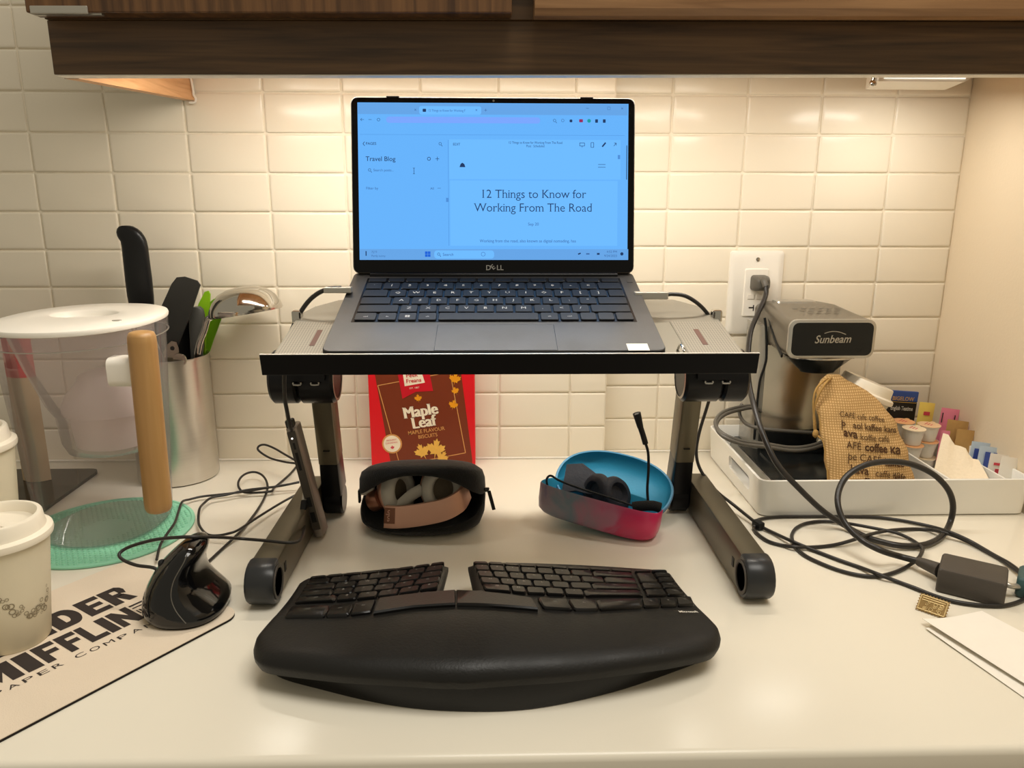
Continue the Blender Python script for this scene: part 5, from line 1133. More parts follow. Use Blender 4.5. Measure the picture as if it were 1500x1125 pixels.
pin_ = [(r_ - 0.0012 if r_ > 0.001 else r_, z - 0.0014) for r_, z in reversed(pr)]
lathe(bm, 0, 0, pr + pin_, 48, lm, False, False); bmesh.ops.remove_doubles(bm, verts=bm.verts[:], dist=0.00005); obj('bowl', fix(bm), M['chrome'], ld, smooth=60)
bm = new_bm(); tube(bm, [(-0.3885, -0.0650, 0.2325), (-0.3935, -0.0660, 0.2290), (-0.3985, -0.0670, 0.2150), (-0.4100, -0.0690, 0.1850), (-0.4200, -0.0705, 0.12), (-0.4330, -0.072, 0.010)], 0.0042, 10, 5, flat=0.45); obj('handle', bm, M['chrome'], ld, smooth=60)
op = thing('can_opener', 'small chrome can opener with round hole in canister front', 'opener', (-0.43, -0.095, 0.005))
def holed(bm, pts, c, r, y0, y1):
    n = len(pts)
    for y, fl in ((y0, False), (y1, True)):
        o_ = [bm.verts.new((a, y, b)) for a, b in pts]; i_ = [bm.verts.new((c[0] + r * math.cos(math.atan2(b - c[1], a - c[0])), y, c[1] + r * math.sin(math.atan2(b - c[1], a - c[0])))) for a, b in pts]
        for k in range(n):
            q = (o_[k], o_[(k + 1) % n], i_[(k + 1) % n], i_[k]); bm.faces.new(q if fl else q[::-1])
    return bm
bm = new_bm(); holed(bm, [(-0.446, 0.176), (-0.4455, 0.190), (-0.4400, 0.2000), (-0.4330, 0.2055), (-0.4265, 0.2040), (-0.4245, 0.196), (-0.4250, 0.186), (-0.4225, 0.176)], (-0.4330, 0.1955), 0.0032, -0.0960, -0.0945)
obj('plate', fix(bm), M['chrome'], op)
bm = new_bm(); lathe(bm, 0, 0, [(0.009, -0.0015), (0.0095, 0), (0.009, 0.0015)], 20, Matrix.Translation((-0.4235, -0.0985, 0.1800)) @ Matrix.Rotation(R(90), 4, 'X')); obj('cutting_wheel', bm, M['chrome'], op, smooth=40)
bm = new_bm(); tube(bm, [(-0.4380, -0.0950, 0.177), (-0.4400, -0.0950, 0.10), (-0.4420, -0.0930, 0.008)], 0.0035, 8, 3); tube(bm, [(-0.4270, -0.0950, 0.177), (-0.4300, -0.0950, 0.10), (-0.4340, -0.0930, 0.008)], 0.0035, 8, 3); obj('handles', bm, M['chrome'], op, smooth=60)
# ------------------------------------------------------------------ cable runs behind the mouse, USB hub
for nm, key, lab in (('usb_cable', 'cable_a', 'thin black cable making a round loop between canister and stand'), ('usb_cable', 'cable_b', 'short thin black cable with small leaf-shaped loop near the wall'), ('usb_cable', 'cable_c', 'thin black cable running nearest the canister and over the green trivet'), ('usb_cable', 'cable_d', 'thin black cable curling down behind the upright mouse tip')):
    pts = [Vector(p) for p in D[key]]
    bm = new_bm(); tube(bm, [Vector((p.x, p.y, max(0.0019, p.z) + {'cable_a': 0.0, 'cable_b': 0.0068, 'cable_c': 0.0034, 'cable_d': 0.0068}[key] + (0.0040 if (p - Vector((-0.47, -0.252, p.z))).length < 0.108 else 0))) for p in pts], 0.0016, 8, 5)
    o = obj(nm, bm, M['cable'], smooth=60); tag(o, lab, 'cable')
hb = thing('usb_hub', 'slim grey metal hub with ports leaning against left stand leg', 'hub', (-0.2066, -0.28, 0))
bt, tp = Vector((-0.2060, -0.280, 0.0045)), Vector((-0.2310, -0.280, 0.1400)); hz_ = (tp - bt).normalized(); hx_ = Vector((hz_.z, 0, -hz_.x))
HM = axis_mtx(bt, hx_, (0, 1, 0)); HL = (tp - bt).length
if (HM.to_3x3() @ Vector((0, 0, 1))).dot(hz_) < 0: hz_ = -hz_
bm = new_bm(); loft(bm, [[HM @ Vector((x, y, z)) for x, y in rrect(-0.0058 + i, 0.0058 - i, -0.004 + i, 0.0240 - i, 0.0035, 3)] for z, i in ((0, 0.001), (0.001, 0), (HL - 0.001, 0), (HL, 0.001))]); obj('shell', fix(bm), M['alu_grey'], hb, smooth=40)
bm = new_bm(); box(bm, -0.0050, 0.0046, -0.0047, -0.0038, 0.010, HL - 0.004, 0.0003, 1, HM); obj('port_strip', bm, M['adapter'], hb)
for a, b, w in ((0.020, 0.033, 0.0034), (0.040, 0.052, 0.003), (0.086, 0.108, 0.0022), (0.112, 0.120, 0.0018)):
    bm = new_bm(); box(bm, -w + 0.0004, w - 0.0008, -0.0050, -0.0046, a, b, 0.0001, 1, HM); obj('port', bm, M['rubber'], hb)
bm = new_bm(); disc(bm, (0, 0), 0.0011, HM @ Matrix.Translation((-0.0005, -0.0049, 0.1255)) @ Matrix.Rotation(R(90), 4, 'X'), 12); obj('status_light', bm, M['led'], hb)
bm = new_bm(); tube(bm, D['cable_hub'] + [tuple(HM @ Vector((-0.001, 0.002, HL - 0.004)))], 0.0024, 8, 6); obj('cable', bm, M['cable'], hb, smooth=60)
bm = new_bm(); box(bm, -0.0048, 0.0040, -0.0034, 0.0085, HL - 0.0002, HL + 0.009, 0.0015, 2, HM); obj('strain_relief', bm, M['cable'], hb)
a, b = Vector(D['cable_hub'][0]), Vector(D['cable_hub'][2]); 
bm = new_bm(); box(bm, -0.1720, -0.1440, -0.3405, -0.3295, 0.3015, 0.3075, 0.001, 2); obj('connector', bm, M['silver'], hb)

# ------------------------------------------------------------------ headphone case and headphones
def clam_ring(cx, cy, rx, ry, fz, n=48, p=2.6, k=1.0):
    out = []
    for q in ring(0, 0, 0, 1, 1, n, p):
        out.append(Vector((cx + q.x * rx * k, cy + q.y * ry * k, fz(q.x * k, q.y * k))))
    return out
hc = thing('headphone_case', 'black fabric clamshell case half open in front of biscuit box', 'case', (-0.086, -0.228, 0))
hcx, hcy, hrx, hry = -0.0865, -0.229, 0.0775, 0.0585
rimz = lambda x, y: 0.0305 + 0.0165 * y + 0.005 * x - (0.002 if y < -0.5 else 0)
bm = new_bm(); rr = [clam_ring(hcx, hcy, hrx, hry, lambda x, y: 0.0003, k=0.62), clam_ring(hcx, hcy, hrx, hry, lambda x, y: 0.0015, k=0.80), clam_ring(hcx, hcy, hrx, hry, lambda x, y: 0.006, k=0.93), clam_ring(hcx, hcy, hrx, hry, lambda x, y: max(0.011, rimz(x, y) * 0.6), k=0.99), clam_ring(hcx, hcy, hrx, hry, rimz, k=1.0), clam_ring(hcx, hcy, hrx, hry, lambda x, y: rimz(x, y) + 0.001, k=0.975), clam_ring(hcx, hcy, hrx, hry, lambda x, y: rimz(x, y) - 0.001, k=0.95), clam_ring(hcx, hcy, hrx, hry, lambda x, y: max(0.008, rimz(x, y) * 0.5), k=0.93), clam_ring(hcx, hcy, hrx, hry, lambda x, y: 0.0055, k=0.8)]
loft(bm, rr); obj('lower_shell', fix(bm), M['black_fabric'], hc, smooth=70)
def lrz(x, y):
    side = 0.0420 - 0.004 * y
    return side + (0.0370 * max(0.0, -y) ** 0.8 * (1 - min(1, abs(x + 0.02)) ** 2.4) if y < 0 else 0.0)
top_ = lambda x, y: 0.0790 - 0.0165 * y - 0.0080 * abs(x) ** 3
bm = new_bm()
O_ = lambda k, f: clam_ring(hcx, hcy, hrx, hry, f, k=k)
loft(bm, [O_(0.90, lambda x, y: top_(x, y) - 0.010), O_(0.955, lambda x, y: lrz(x, y) + 0.004), O_(0.975, lambda x, y: lrz(x, y)), O_(0.995, lambda x, y: lrz(x, y) + 0.0005), O_(1.0, lambda x, y: lrz(x, y) + 0.004), O_(0.992, lambda x, y: max(lrz(x, y) + 0.005, top_(x, y) - 0.013)), O_(0.955, lambda x, y: max(lrz(x, y) + 0.007, top_(x, y) - 0.005)), O_(0.85, lambda x, y: top_(x, y) - 0.001), O_(0.5, top_), O_(0.01, top_)], False, True)
loft(bm, [O_(0.90, lambda x, y: top_(x, y) - 0.010), O_(0.6, lambda x, y: top_(x, y) - 0.006), O_(0.01, lambda x, y: top_(x, y) - 0.005)], False, True)
obj('lid', fix(bm), M['black_fabric'], hc, smooth=70)
bm = new_bm(); rr = [[Vector((hcx + q.x * hrx * 0.998, hcy + q.y * hry * 0.998, z(q.x, q.y))) for q in ring(0, 0, 0, 1, 1, 48, 2.6) if q.y > 0.28] for z in (lambda x, y: rimz(x, y) - 0.001, lambda x, y: lrz(x, y) + 0.002)]
loft(bm, rr, closed=False); o = obj('back_gusset', bm, M['black_fabric'], hc, smooth=70)
bm = new_bm(); lathe(bm, -0.0075, -0.2460, [(0.0025, 0.046), (0.0032, 0.0475), (0.0025, 0.0500)], 10); box(bm, -0.0105, -0.004, -0.2505, -0.2470, 0.0485, 0.0520, 0.001); obj('zip_slider', bm, M['black_gloss'], hc)
bm = new_bm(); box(bm, -0.0022, 0.0022, -0.0008, 0.0008, -0.026, 0.0, 0.0006, 1, Matrix.Translation((-0.0048, -0.2515, 0.0490)) @ Matrix.Rotation(R(-14), 4, 'Y')); obj('zip_pull', bm, M['black'], hc)
bm = new_bm(); box(bm, -0.1655, -0.1625, -0.243, -0.236, 0.030, 0.047, 0.0012); obj('wrist_loop', bm, M['black'], hc)
hp = thing('headphones', 'folded rose gold headphones with grey cushions inside black case', 'headphones', (-0.09, -0.235, 0.0095))
def ear(cx, cy, cz, yaw, pitch, r_):
    mt = Matrix.Translation((cx, cy, cz)) @ Matrix.Rotation(R(yaw), 4, 'Z') @ Matrix.Rotation(R(90 + pitch), 4, 'X')
    bm = new_bm(); lathe(bm, 0, 0, [(r_ * 0.50, 0.004), (r_ * 0.56, 0.0095), (r_ * 0.70, 0.0125), (r_ * 0.88, 0.0110), (r_ * 1.0, 0.005), (r_ * 1.0, 0.0), (r_ * 0.96, -0.005)], 36, mt, True, True, 0.86, 1.0); cu = obj('ear_cushion', fix(bm), M['cup_grey'], hp, smooth=60)
    bm = new_bm(); lathe(bm, 0, 0, [(r_ * 0.50, 0.0042), (0.0001, 0.0046)], 24, mt, False, False, 0.86, 1.0); obj('ear_mesh', bm, M['cup_dark'], cu)
    bm = new_bm(); lathe(bm, 0, 0, [(r_ * 0.97, -0.004), (r_ * 0.99, -0.0055), (r_ * 0.98, -0.0075), (r_ * 0.8, -0.015), (r_ * 0.4, -0.018), (0.0001, -0.0185)], 36, mt, False, False, 0.86, 1.0); obj('ear_cup', bm, M['rose'], hp, smooth=60)
ear(-0.0625, -0.2400, 0.0475, 26, -12, 0.0310)
ear(-0.1180, -0.2370, 0.0440, 56, -10, 0.0295)
bm = new_bm()
band = spline([(-0.1300, -0.2720, 0.0245), (-0.1130, -0.2760, 0.0255), (-0.0850, -0.2770, 0.0290), (-0.0560, -0.2730, 0.0340), (-0.0370, -0.2620, 0.0410), (-0.0290, -0.2440, 0.0470)], 6)
hgt = lambda t: 0.0128 - 0.003 * max(0, t - 0.8) / 0.2
ra, rb2 = [], []
for i, p in enumerate(band):
    t = i / (len(band) - 1); d = (band[min(i + 1, len(band) - 1)] - band[max(i - 1, 0)]).normalized(); nn = Vector((d.y, -d.x, 0)).normalized(); h_ = hgt(t); tilt = nn * 0.003
    ra.append([p + Vector((0, 0, h_)) - tilt, p + Vector((0, 0, h_)) - tilt - nn * 0.0035, p - Vector((0, 0, h_)) + tilt - nn * 0.0035, p - Vector((0, 0, h_)) + tilt])
loft(bm, ra); obj('headband', fix(bm), M['rose'], hp, smooth=40)
def bandpt(i0, i1, off):
    bm = new_bm(); g = ra[i0:i1]
    loft(bm, [[q[0] * 0.94 + q[3] * 0.06 + off, q[3] * 0.78 + q[0] * 0.22 + off] for q in g], closed=False); return bm
nn0 = Vector((-0.1, -1, 0)).normalized() * 0.0004
obj('name_plate', bandpt(0, 6, nn0), M['rose_dark'], hp)
bm = new_bm(); mm = axis_mtx(ra[3][0].lerp(ra[3][3], 0.66) + nn0 * 2 + Vector((-0.0042, 0, 0)), (0, 0.22, 1), (-1, 0.1, 0.0)); 
text(bm, 'solo', 0.0085, axis_mtx(ra[2][0].lerp(ra[2][3], 0.70) + nn0 * 2.5 + Vector((0.004, -0.0004, 0)), ra[2][0] - ra[2][3], Vector((-1, 0.15, 0))), 'LEFT', 0.01); obj('plate_lettering', bm, M['rose'], hp)
bm = new_bm(); lathe(bm, 0, 0, [(0.012, -0.007), (0.0135, -0.005), (0.0135, 0.006), (0.012, 0.008)], 24, Matrix.Translation((-0.1430, -0.2440, 0.0350)) @ Matrix.Rotation(R(62), 4, 'Y') @ Matrix.Rotation(R(20), 4, 'X')); obj('fold_hinge', bm, M['rose_dark'], hp, smooth=50)
bm = new_bm(); loft(bm, [[Vector((-0.1535 + a, -0.242 + b, z)) for a, b in rrect(-0.0085, 0.0085, -0.004, 0.004, 0.002, 2)] for z in (0.042, 0.047, 0.051)]); obj('band_tip', fix(bm), M['cup_grey'], hp, smooth=50)
bm = new_bm(); tube(bm, [(-0.1150, -0.2560, 0.030), (-0.1000, -0.2520, 0.043), (-0.0860, -0.2470, 0.050)], 0.0075, 10, 5, flat=0.5); obj('fold_arm', bm, M['cup_grey'], hp, smooth=60)

# ------------------------------------------------------------------ marbled headset case and headset
YW = R(-26)
bcz = thing('headset_case', 'open case with pink marbled front and teal blue lining', 'case', (0.1285, -0.2500, 0.0), (0, R(6), YW))
BM = rootmat(bcz)
fl = lambda x, y: 0.0
def doval(k, z, ry0=0.030, ry1=0.052, cy=0.0, rx=0.0765, dz=0.0):
    out = []
    for i in range(56):
        a = 2 * PI * i / 56; c, s = math.cos(a), math.sin(a); p = 3.6 if s < 0 else 2.3
        x = rx * k * math.copysign(abs(c) ** (2 / p), c); y = (ry0 if s < 0 else ry1) * k * math.copysign(abs(s) ** (2 / p), s)
        out.append(Vector((x, cy + y, z - dz * y / 0.05)))
    return out
bm = new_bm(); SL = 0.010
loft(bm, [doval(0.80, 0.0085), doval(0.93, 0.0095), doval(0.985, 0.0135), doval(1.0, 0.022, dz=0.004), doval(1.0, 0.0415, dz=SL), doval(0.985, 0.0430, dz=SL), doval(0.965, 0.0420, dz=SL), doval(0.955, 0.02, dz=0.003), doval(0.85, 0.0125)])
fix(bm); bm.faces.ensure_lookup_table()
ls = obj('lower_shell', bm, [M['marble'], M['blue_in']], bcz, local=True, smooth=60)
for f in ls.data.polygons:
    if f.index >= 56 * 5 and f.index < 56 * 8 + 1: f.material_index = 1
dm = Matrix.Translation((0.001, 0.049, 0.040)) @ Matrix.Rotation(R(30), 4, 'X')
def oval(k, z, rx=0.0770, ry=0.0510): return [dm @ p for p in ring(0, 0, z, rx * k, ry * k, 56, 2.25)]
bm = new_bm(); loft(bm, [oval(0.45, -0.024), oval(0.72, -0.022), oval(0.90, -0.015), oval(0.98, -0.006), oval(1.0, 0.0), oval(0.985, 0.0020)], True, False); fix(bm); obj('upper_shell', bm, M['blue_rim'], bcz, local=True, smooth=70)
bm = new_bm(); loft(bm, [oval(0.985, 0.0020), oval(0.955, 0.0012)], False, False); obj('rim_welt', bm, mat('blue_welt', (92, 160, 200), 0.45, noise=0.05), bcz, local=True, smooth=60)
bm = new_bm(); loft(bm, [oval(0.955, 0.0012), oval(0.945, -0.005), oval(0.86, -0.0135), oval(0.68, -0.0195), oval(0.42, -0.0212)], False, True); obj('lining', bm, M['blue_in'], bcz, local=True, smooth=70)
hs = thing('headset', 'black headset with upright boom microphone inside marbled case', 'headset', (0.15, -0.23, 0.012))
def ear2(c, yaw, pitch, r_, t):
    mt = Matrix.Translation(c) @ Matrix.Rotation(R(yaw), 4, 'Z') @ Matrix.Rotation(R(pitch), 4, 'X')
    bm = new_bm(); lathe(bm, 0, 0, [(r_ * 0.45, 0.002), (r_ * 0.6, t), (r_ * 0.85, t * 0.9), (r_, t * 0.3), (r_, -t * 0.6), (r_ * 0.7, -t)], 28, mt); obj('ear_cushion', fix(bm), M['cushion'], hs, smooth=60)
ear2((0.1540, -0.2300, 0.0340), 40, 60, 0.0230, 0.008); ear2((0.1320, -0.2230, 0.0350), -60, 78, 0.0230, 0.008)
bm = new_bm(); loft(bm, [[Vector((x, y, z)) for x, y, z in q] for q in ([(0.0880, -0.212, 0.030), (0.0960, -0.190, 0.060), (0.0985, -0.186, 0.058), (0.0905, -0.208, 0.028)], [(0.1060, -0.216, 0.034), (0.1160, -0.190, 0.0610), (0.118, -0.186, 0.059), (0.108, -0.212, 0.031)], [(0.1260, -0.222, 0.030), (0.1360, -0.200, 0.0480), (0.138, -0.196, 0.046), (0.128, -0.218, 0.027)])]); obj('headband_pad', fix(bm), M['cushion'], hs, smooth=40)
bm = new_bm(); tube(bm, [(0.1905, -0.2560, 0.0300), (0.1895, -0.2510, 0.050), (0.1900, -0.2500, 0.075), (0.1885, -0.2500, 0.0960), (0.1845, -0.2500, 0.1090)], 0.0017, 8, 6); obj('boom', bm, M['rubber'], hs, smooth=60)
bm = new_bm(); tube(bm, [(0.1848, -0.2500, 0.1075), (0.1815, -0.2500, 0.1180), (0.1775, -0.2500, 0.1290)], 0.0034, 12, 3); tube(bm, [(0.1778, -0.2500, 0.1280), (0.1752, -0.2500, 0.1370), (0.1725, -0.2500, 0.1460)], 0.0046, 12, 3, radii=(0.0036, 0.0050)); obj('microphone', bm, M['rubber'], hs, smooth=50)
bm = new_bm(); flat(bm, [(0.1695, -0.2543, 0.1448), (0.1735, -0.2547, 0.1462), (0.1740, -0.2540, 0.1478), (0.1702, -0.2535, 0.1468)]); obj('mic_mark', bm, M['legend'], hs)
bm = new_bm(); tube(bm, [(0.1690, -0.2700, 0.0340), (0.1780, -0.2720, 0.0360), (0.1920, -0.2740, 0.0372), (0.2010, -0.2750, 0.0350)], 0.0062, 14, 5); obj('pivot_foam', bm, M['foam'], hs, smooth=60)
bm = new_bm(); tube(bm, [(0.0680, -0.2330, 0.0475), (0.0672, -0.2320, 0.0560), (0.0725, -0.2310, 0.0600), (0.0840, -0.2340, 0.0540), (0.1100, -0.2450, 0.0475), (0.1450, -0.2600, 0.0410), (0.1720, -0.2700, 0.0345)], 0.0014, 8, 6); obj('wire_arm', bm, M['rubber'], hs, smooth=60)

# ------------------------------------------------------------------ amenity tray
TX0, TX1, TY0, TY1, TZ = 0.3375, 0.6890, -0.2290, 0.0120, 0.0500
ty = thing('amenity_tray', 'long white plastic tray with handle slot along right wall', 'tray', (0.513, -0.108, 0))
bm = new_bm()
tr = lambda i, z, r_: [Vector((x, y, z)) for x, y in rrect(TX0 + i, TX1 - i, TY0 + i, TY1 - i, r_, 5)]
loft(bm, [tr(0.005, 0.0004, 0.010), tr(0.003, 0.002, 0.011), tr(0.0, TZ - 0.003, 0.012), tr(0.0, TZ - 0.0005, 0.012), tr(0.0012, TZ, 0.011), tr(0.0032, TZ, 0.009), tr(0.0040, TZ - 0.0008, 0.0085), tr(0.0062, 0.006, 0.008), tr(0.009, 0.0045, 0.007)])
tro = obj('tray_body', fix(bm), M['white_gloss'], ty, smooth=45)
cb = new_bm(); prism(cb, rrect(-0.185, -0.095, 0.019, 0.0385, 0.006, 4), lambda a, b: Vector((TX0 - 0.02, a, b)), lambda a, b: Vector((TX0 + 0.02, a, b))); cut = obj('cutter', fix(cb), M['white_gloss'], ty)
md = tro.modifiers.new('slot', 'BOOLEAN'); md.object = cut; md.operation = 'DIFFERENCE'; md.solver = 'EXACT'
bpy.context.view_layer.update(); dg = bpy.context.evaluated_depsgraph_get(); me = bpy.data.meshes.new_from_object(tro.evaluated_get(dg)); tro.modifiers.clear(); tro.data = me
bpy.data.objects.remove(cut)
for x, y1 in ((0.5815, 0.005), (0.6535, 0.005)):
    bm = new_bm(); loft(bm, [[Vector((a, b, z)) for a, b in rrect(x - 0.0014, x + 0.0014, TY0 + 0.005, y1, 0.001, 1)] for z in (0.0046, 0.0485, 0.0492)]); obj('divider', fix(bm), M['white_gloss'], ty)

# ------------------------------------------------------------------ coffee maker
cm = thing('coffee_maker', 'compact single cup coffee maker with black front panel in tray', 'coffee maker', (0.45, -0.08, 0.0052))
bm = new_bm(); rb3 = lambda x0, x1, y0, y1, r_, z, i=0.0: [Vector((a, b, z)) for a, b in rrect(x0 + i, x1 - i, y0 + i, y1 - i, r_, 4)]
loft(bm, [rb3(0.368, 0.5035, -0.198, 0.004, 0.012, z, i) for z, i in ((0.0052, 0.002), (0.0065, 0), (0.030, 0.0), (0.0340, 0.002), (0.0345, 0.006))]); obj('base', fix(bm), M['cm_black'], cm, smooth=40)
bm = new_bm(); loft(bm, [rb3(0.386, 0.4960, -0.188, -0.075, 0.010, z, i) for z, i in ((0.0344, 0), (0.0375, 0.001), (0.0378, 0.004))]); obj('drip_tray', fix(bm), M['cm_black'], cm, smooth=40)
bm = new_bm(); loft(bm, [[Vector((x, y, z)) for y, z in rrect(-0.190, -0.015, 0.009, 0.0325, 0.004, 2)] for x in (0.3665, 0.3690)]); obj('side_trim', fix(bm), M['silver'], cm, smooth=40)
bm = new_bm()
loft(bm, [rb3(0.3830, 0.5060, -0.060, 0.012, 0.010, z) for z in (0.0346, 0.10, 0.2180)]); obj('body', fix(bm), M['tank'], cm, smooth=40)
bm = new_bm(); rings = []
for z in [0.0660 + k * 0.0125 for k in range(11)]:
    rings.append([Vector((0.3925 + (0.5000 - 0.3925) * q / 8, -0.0610 - 0.006 * math.sin(PI * q / 8) - 0.0006, z)) for q in range(9)] + [Vector((0.5000 - (0.5000 - 0.3925) * q / 8, -0.0600, z)) for q in range(9)])
loft(bm, rings); obj('steel_plate', fix(bm), M['cm_plate'], cm, smooth=50)
bm = new_bm(); loft(bm, [rb3(0.391, 0.5010, -0.0690, -0.058, 0.004, z) for z in (0.0346, 0.0655)]); obj('plinth', fix(bm), M['cm_black'], cm, smooth=40)
bm = new_bm(); tube(bm, [(0.3860, -0.060, 0.2300), (0.3890, -0.0625, 0.2100), (0.3920, -0.063, 0.1750), (0.3905, -0.063, 0.1600), (0.3860, -0.0625, 0.1400), (0.3845, -0.0625, 0.11), (0.3845, -0.0625, 0.05)], 0.0019, 8, 6); obj('edge_trim', bm, M['cm_black'], cm, smooth=60)
# brew head
bm = new_bm()
def head(y, x0, x1, z0, z1, r_): return [Vector((a, y, b)) for a, b in rrect(x0, x1, z0, z1, r_, 4)]
loft(bm, [head(0.012, 0.3960, 0.4800, 0.1960, 0.2400, 0.008), head(-0.015, 0.3930, 0.4860, 0.1920, 0.2475, 0.010), head(-0.045, 0.3920, 0.4960, 0.1900, 0.2475, 0.010), head(-0.105, 0.3930, 0.5080, 0.1880, 0.2400, 0.010), head(-0.1270, 0.3955, 0.5105, 0.1880, 0.2385, 0.010)]); hd_ = obj('brew_head', fix(bm), M['cm_top'], cm, smooth=45)
bm = new_bm(); loft(bm, [head(-0.1268, 0.3945, 0.5115, 0.1865, 0.2390, 0.011), head(-0.1310, 0.3945, 0.5115, 0.1865, 0.2390, 0.011), head(-0.1320, 0.3960, 0.5100, 0.1880, 0.2375, 0.010)]); obj('panel_frame', fix(bm), M['silver'], cm, smooth=40)
bm = new_bm(); loft(bm, [head(-0.1318, 0.3990, 0.5075, 0.1905, 0.2350, 0.008), head(-0.1328, 0.3990, 0.5075, 0.1905, 0.2350, 0.008)]); fp = obj('front_panel', fix(bm), M['cm_black'], cm, smooth=40)
bm = new_bm(); SMx = Matrix(((1, 0, 0, 0.4535), (0, 0, -1, -0.1331), (0, 1, 0, 0.2080), (0, 0, 0, 1)))
text(bm, 'Sunbeam', 0.0150, SMx @ Matrix.Rotation(R(1), 4, 'Z'), bold=0.012, shear=0.28, serif=0.03, sx=0.90)
arc = [(-0.012 + 0.0290 * k / 12, 0.0105 + 0.0050 * math.sin(PI * (0.15 + 0.8 * k / 12))) for k in range(13)]
for a, b in zip(arc, arc[1:]): bar(bm, a, b, 0.0009, SMx)
obj('brand_lettering', bm, M['silver'], fp, kind='stuff')
bm = new_bm(); hm2 = Matrix.Identity(4)
for j, (n_, y) in enumerate(((6, -0.070), (5, -0.082), (4, -0.094))):
    for k in range(n_):
        x = 0.455 + (k - (n_ - 1) / 2) * 0.012; z = 0.2478 - max(0, -0.045 - y) * 0.125; mm = Matrix.Translation((x, y, z + 0.0006)) @ Matrix.Rotation(R(-7), 4, 'X')
        for i in range(2): bar(bm, (-0.0042, 0.002 - i * 0.003), (0.0042 - i * 0.002, 0.002 - i * 0.003), 0.0012, mm)
obj('instruction_print', bm, M['legend'], hd_, kind='stuff')
bm = new_bm(); loft(bm, [rb3(0.410, 0.470, -0.035, -0.012, 0.006, z, i) for z, i in ((0.2470, 0), (0.2495, 0.001), (0.2500, 0.003))]); obj('tank_lid_grip', fix(bm), M['silver'], hd_, smooth=40)
bm = new_bm(); lathe(bm, 0.4510, -0.1000, [(0.0500, 0.1880), (0.0510, 0.1855), (0.0490, 0.1835), (0.0450, 0.1815), (0.0250, 0.1640), (0.0235, 0.1615), (0.0200, 0.1610)], 40, None, True, True, 1.0, 0.62); obj('filter_funnel', fix(bm), M['cm_black'], cm, smooth=40)
bm = new_bm(); lathe(bm, 0.4510, -0.1000, [(0.0515, 0.1862), (0.0525, 0.1850), (0.0515, 0.1838)], 40, None, False, False, 1.0, 0.64); obj('funnel_ring', bm, M['chrome'], cm, smooth=60)
bm = new_bm(); tube(bm, [(0.3965, -0.030, 0.2360), (0.3935, -0.058, 0.2260), (0.3925, -0.090, 0.2030), (0.3930, -0.118, 0.1870)], 0.0032, 8, 5, flat=0.5); obj('hinge_arm', bm, M['cm_black'], cm, smooth=60)
bm = new_bm(); tube(bm, D['cord_coffee'], 0.0027, 8, 6); tube(bm, [(p[0], p[1] + 0.005, p[2] + 0.0025) for p in D['cord_coffee'][1:]], 0.0027, 8, 6); tube(bm, D['cord_coffee2'], 0.0027, 8, 6); obj('power_cord', bm, M['cable_grey'], cm, smooth=60)

# ------------------------------------------------------------------ burlap coffee bag
bg = thing('burlap_bag', 'tan burlap coffee bag with multilingual lettering leaning on coffee maker', 'bag', (0.495, -0.188, 0.0052))
SEC = [(0.0056, 0.4385, 0.5545, -0.196, 0.011), (0.012, 0.4375, 0.5555, -0.195, 0.016), (0.04, 0.4400, 0.5530, -0.190, 0.018), (0.075, 0.4380, 0.5470, -0.174, 0.019), (0.105, 0.4350, 0.5380, -0.158, 0.017), (0.13, 0.4335, 0.5210, -0.146, 0.013), (0.147, 0.4370, 0.4990, -0.137, 0.010), (0.157, 0.4450, 0.4800, -0.132, 0.007), (0.1635, 0.4530, 0.4700, -0.129, 0.004)]
def sec_at(z):
    z = max(SEC[0][0], min(SEC[-1][0], z))
    for a, b in zip(SEC, SEC[1:]):
        if z <= b[0]:
            t = (z - a[0]) / (b[0] - a[0]); return [a[i] + (b[i] - a[i]) * t for i in range(1, 5)]
wob = lambda x, z: 0.0012 * math.sin(x * 140 + z * 60) + 0.0010 * math.sin(x * 60 - z * 130)
bm = new_bm(); rings = []
for k in range(25):
    z = SEC[0][0] + (SEC[-1][0] - SEC[0][0]) * k / 24; x0, x1, yc, t = sec_at(z); rg = []
    for p in ring(0, 0, z, 1, 1, 40, 2.3):
        x = (x0 + x1) / 2 + p.x * (x1 - x0) / 2 + 0.0012 * math.sin(z * 190) ; rg.append(Vector((x, yc + p.y * t + wob(x, z) * (1 if p.y < 0 else 0.3) * min(1, t / 0.01), z)))
    rings.append(rg)
loft(bm, rings); obj('sack', fix(bm), M['burlap'], bg, smooth=60)
def bagpt(x, z):
    x0, x1, yc, t = sec_at(z); q = max(-0.98, min(0.98, (x - (x0 + x1) / 2) / ((x1 - x0) / 2))); return Vector((x, yc - t * (1 - abs(q) ** 2.3) ** (1 / 2.3) + wob(x, z) - 0.0019, z))
bm = new_bm()
def bagline(s, x0, z, size, bold=0.0, ang=-7, sx=0.95):
    ca, sa2 = math.cos(R(ang)), math.sin(R(ang))
    text(bm, s, size, None, 'LEFT', bold, sx=sx, warp=lambda p: bagpt(x0 + p.x * ca - p.y * sa2, z + p.x * sa2 + p.y * ca))
bagline('CAFÉ cafe coffee', 0.4575, 0.1165, 0.0090, 0.0); bagline('o   aol kaffee kana', 0.4590, 0.1050, 0.0105, 0.012); bagline('|', 0.4582, 0.1035, 0.0125, 0.012); bagline('ava', 0.4600, 0.0935, 0.0135, 0.02); bagline('koffie café', 0.4790, 0.0905, 0.0105, 0.0)
bagline('AFÉ', 0.4610, 0.0800, 0.0120, 0.0); bagline('coffee ка', 0.4835, 0.0775, 0.0135, 0.025); bagline('oe CAFÉ', 0.4610, 0.0665, 0.0125, 0.0); bagline('|', 0.4602, 0.0645, 0.0145, 0.0); bagline('kaffee', 0.5080, 0.0595, 0.0125, 0.02)
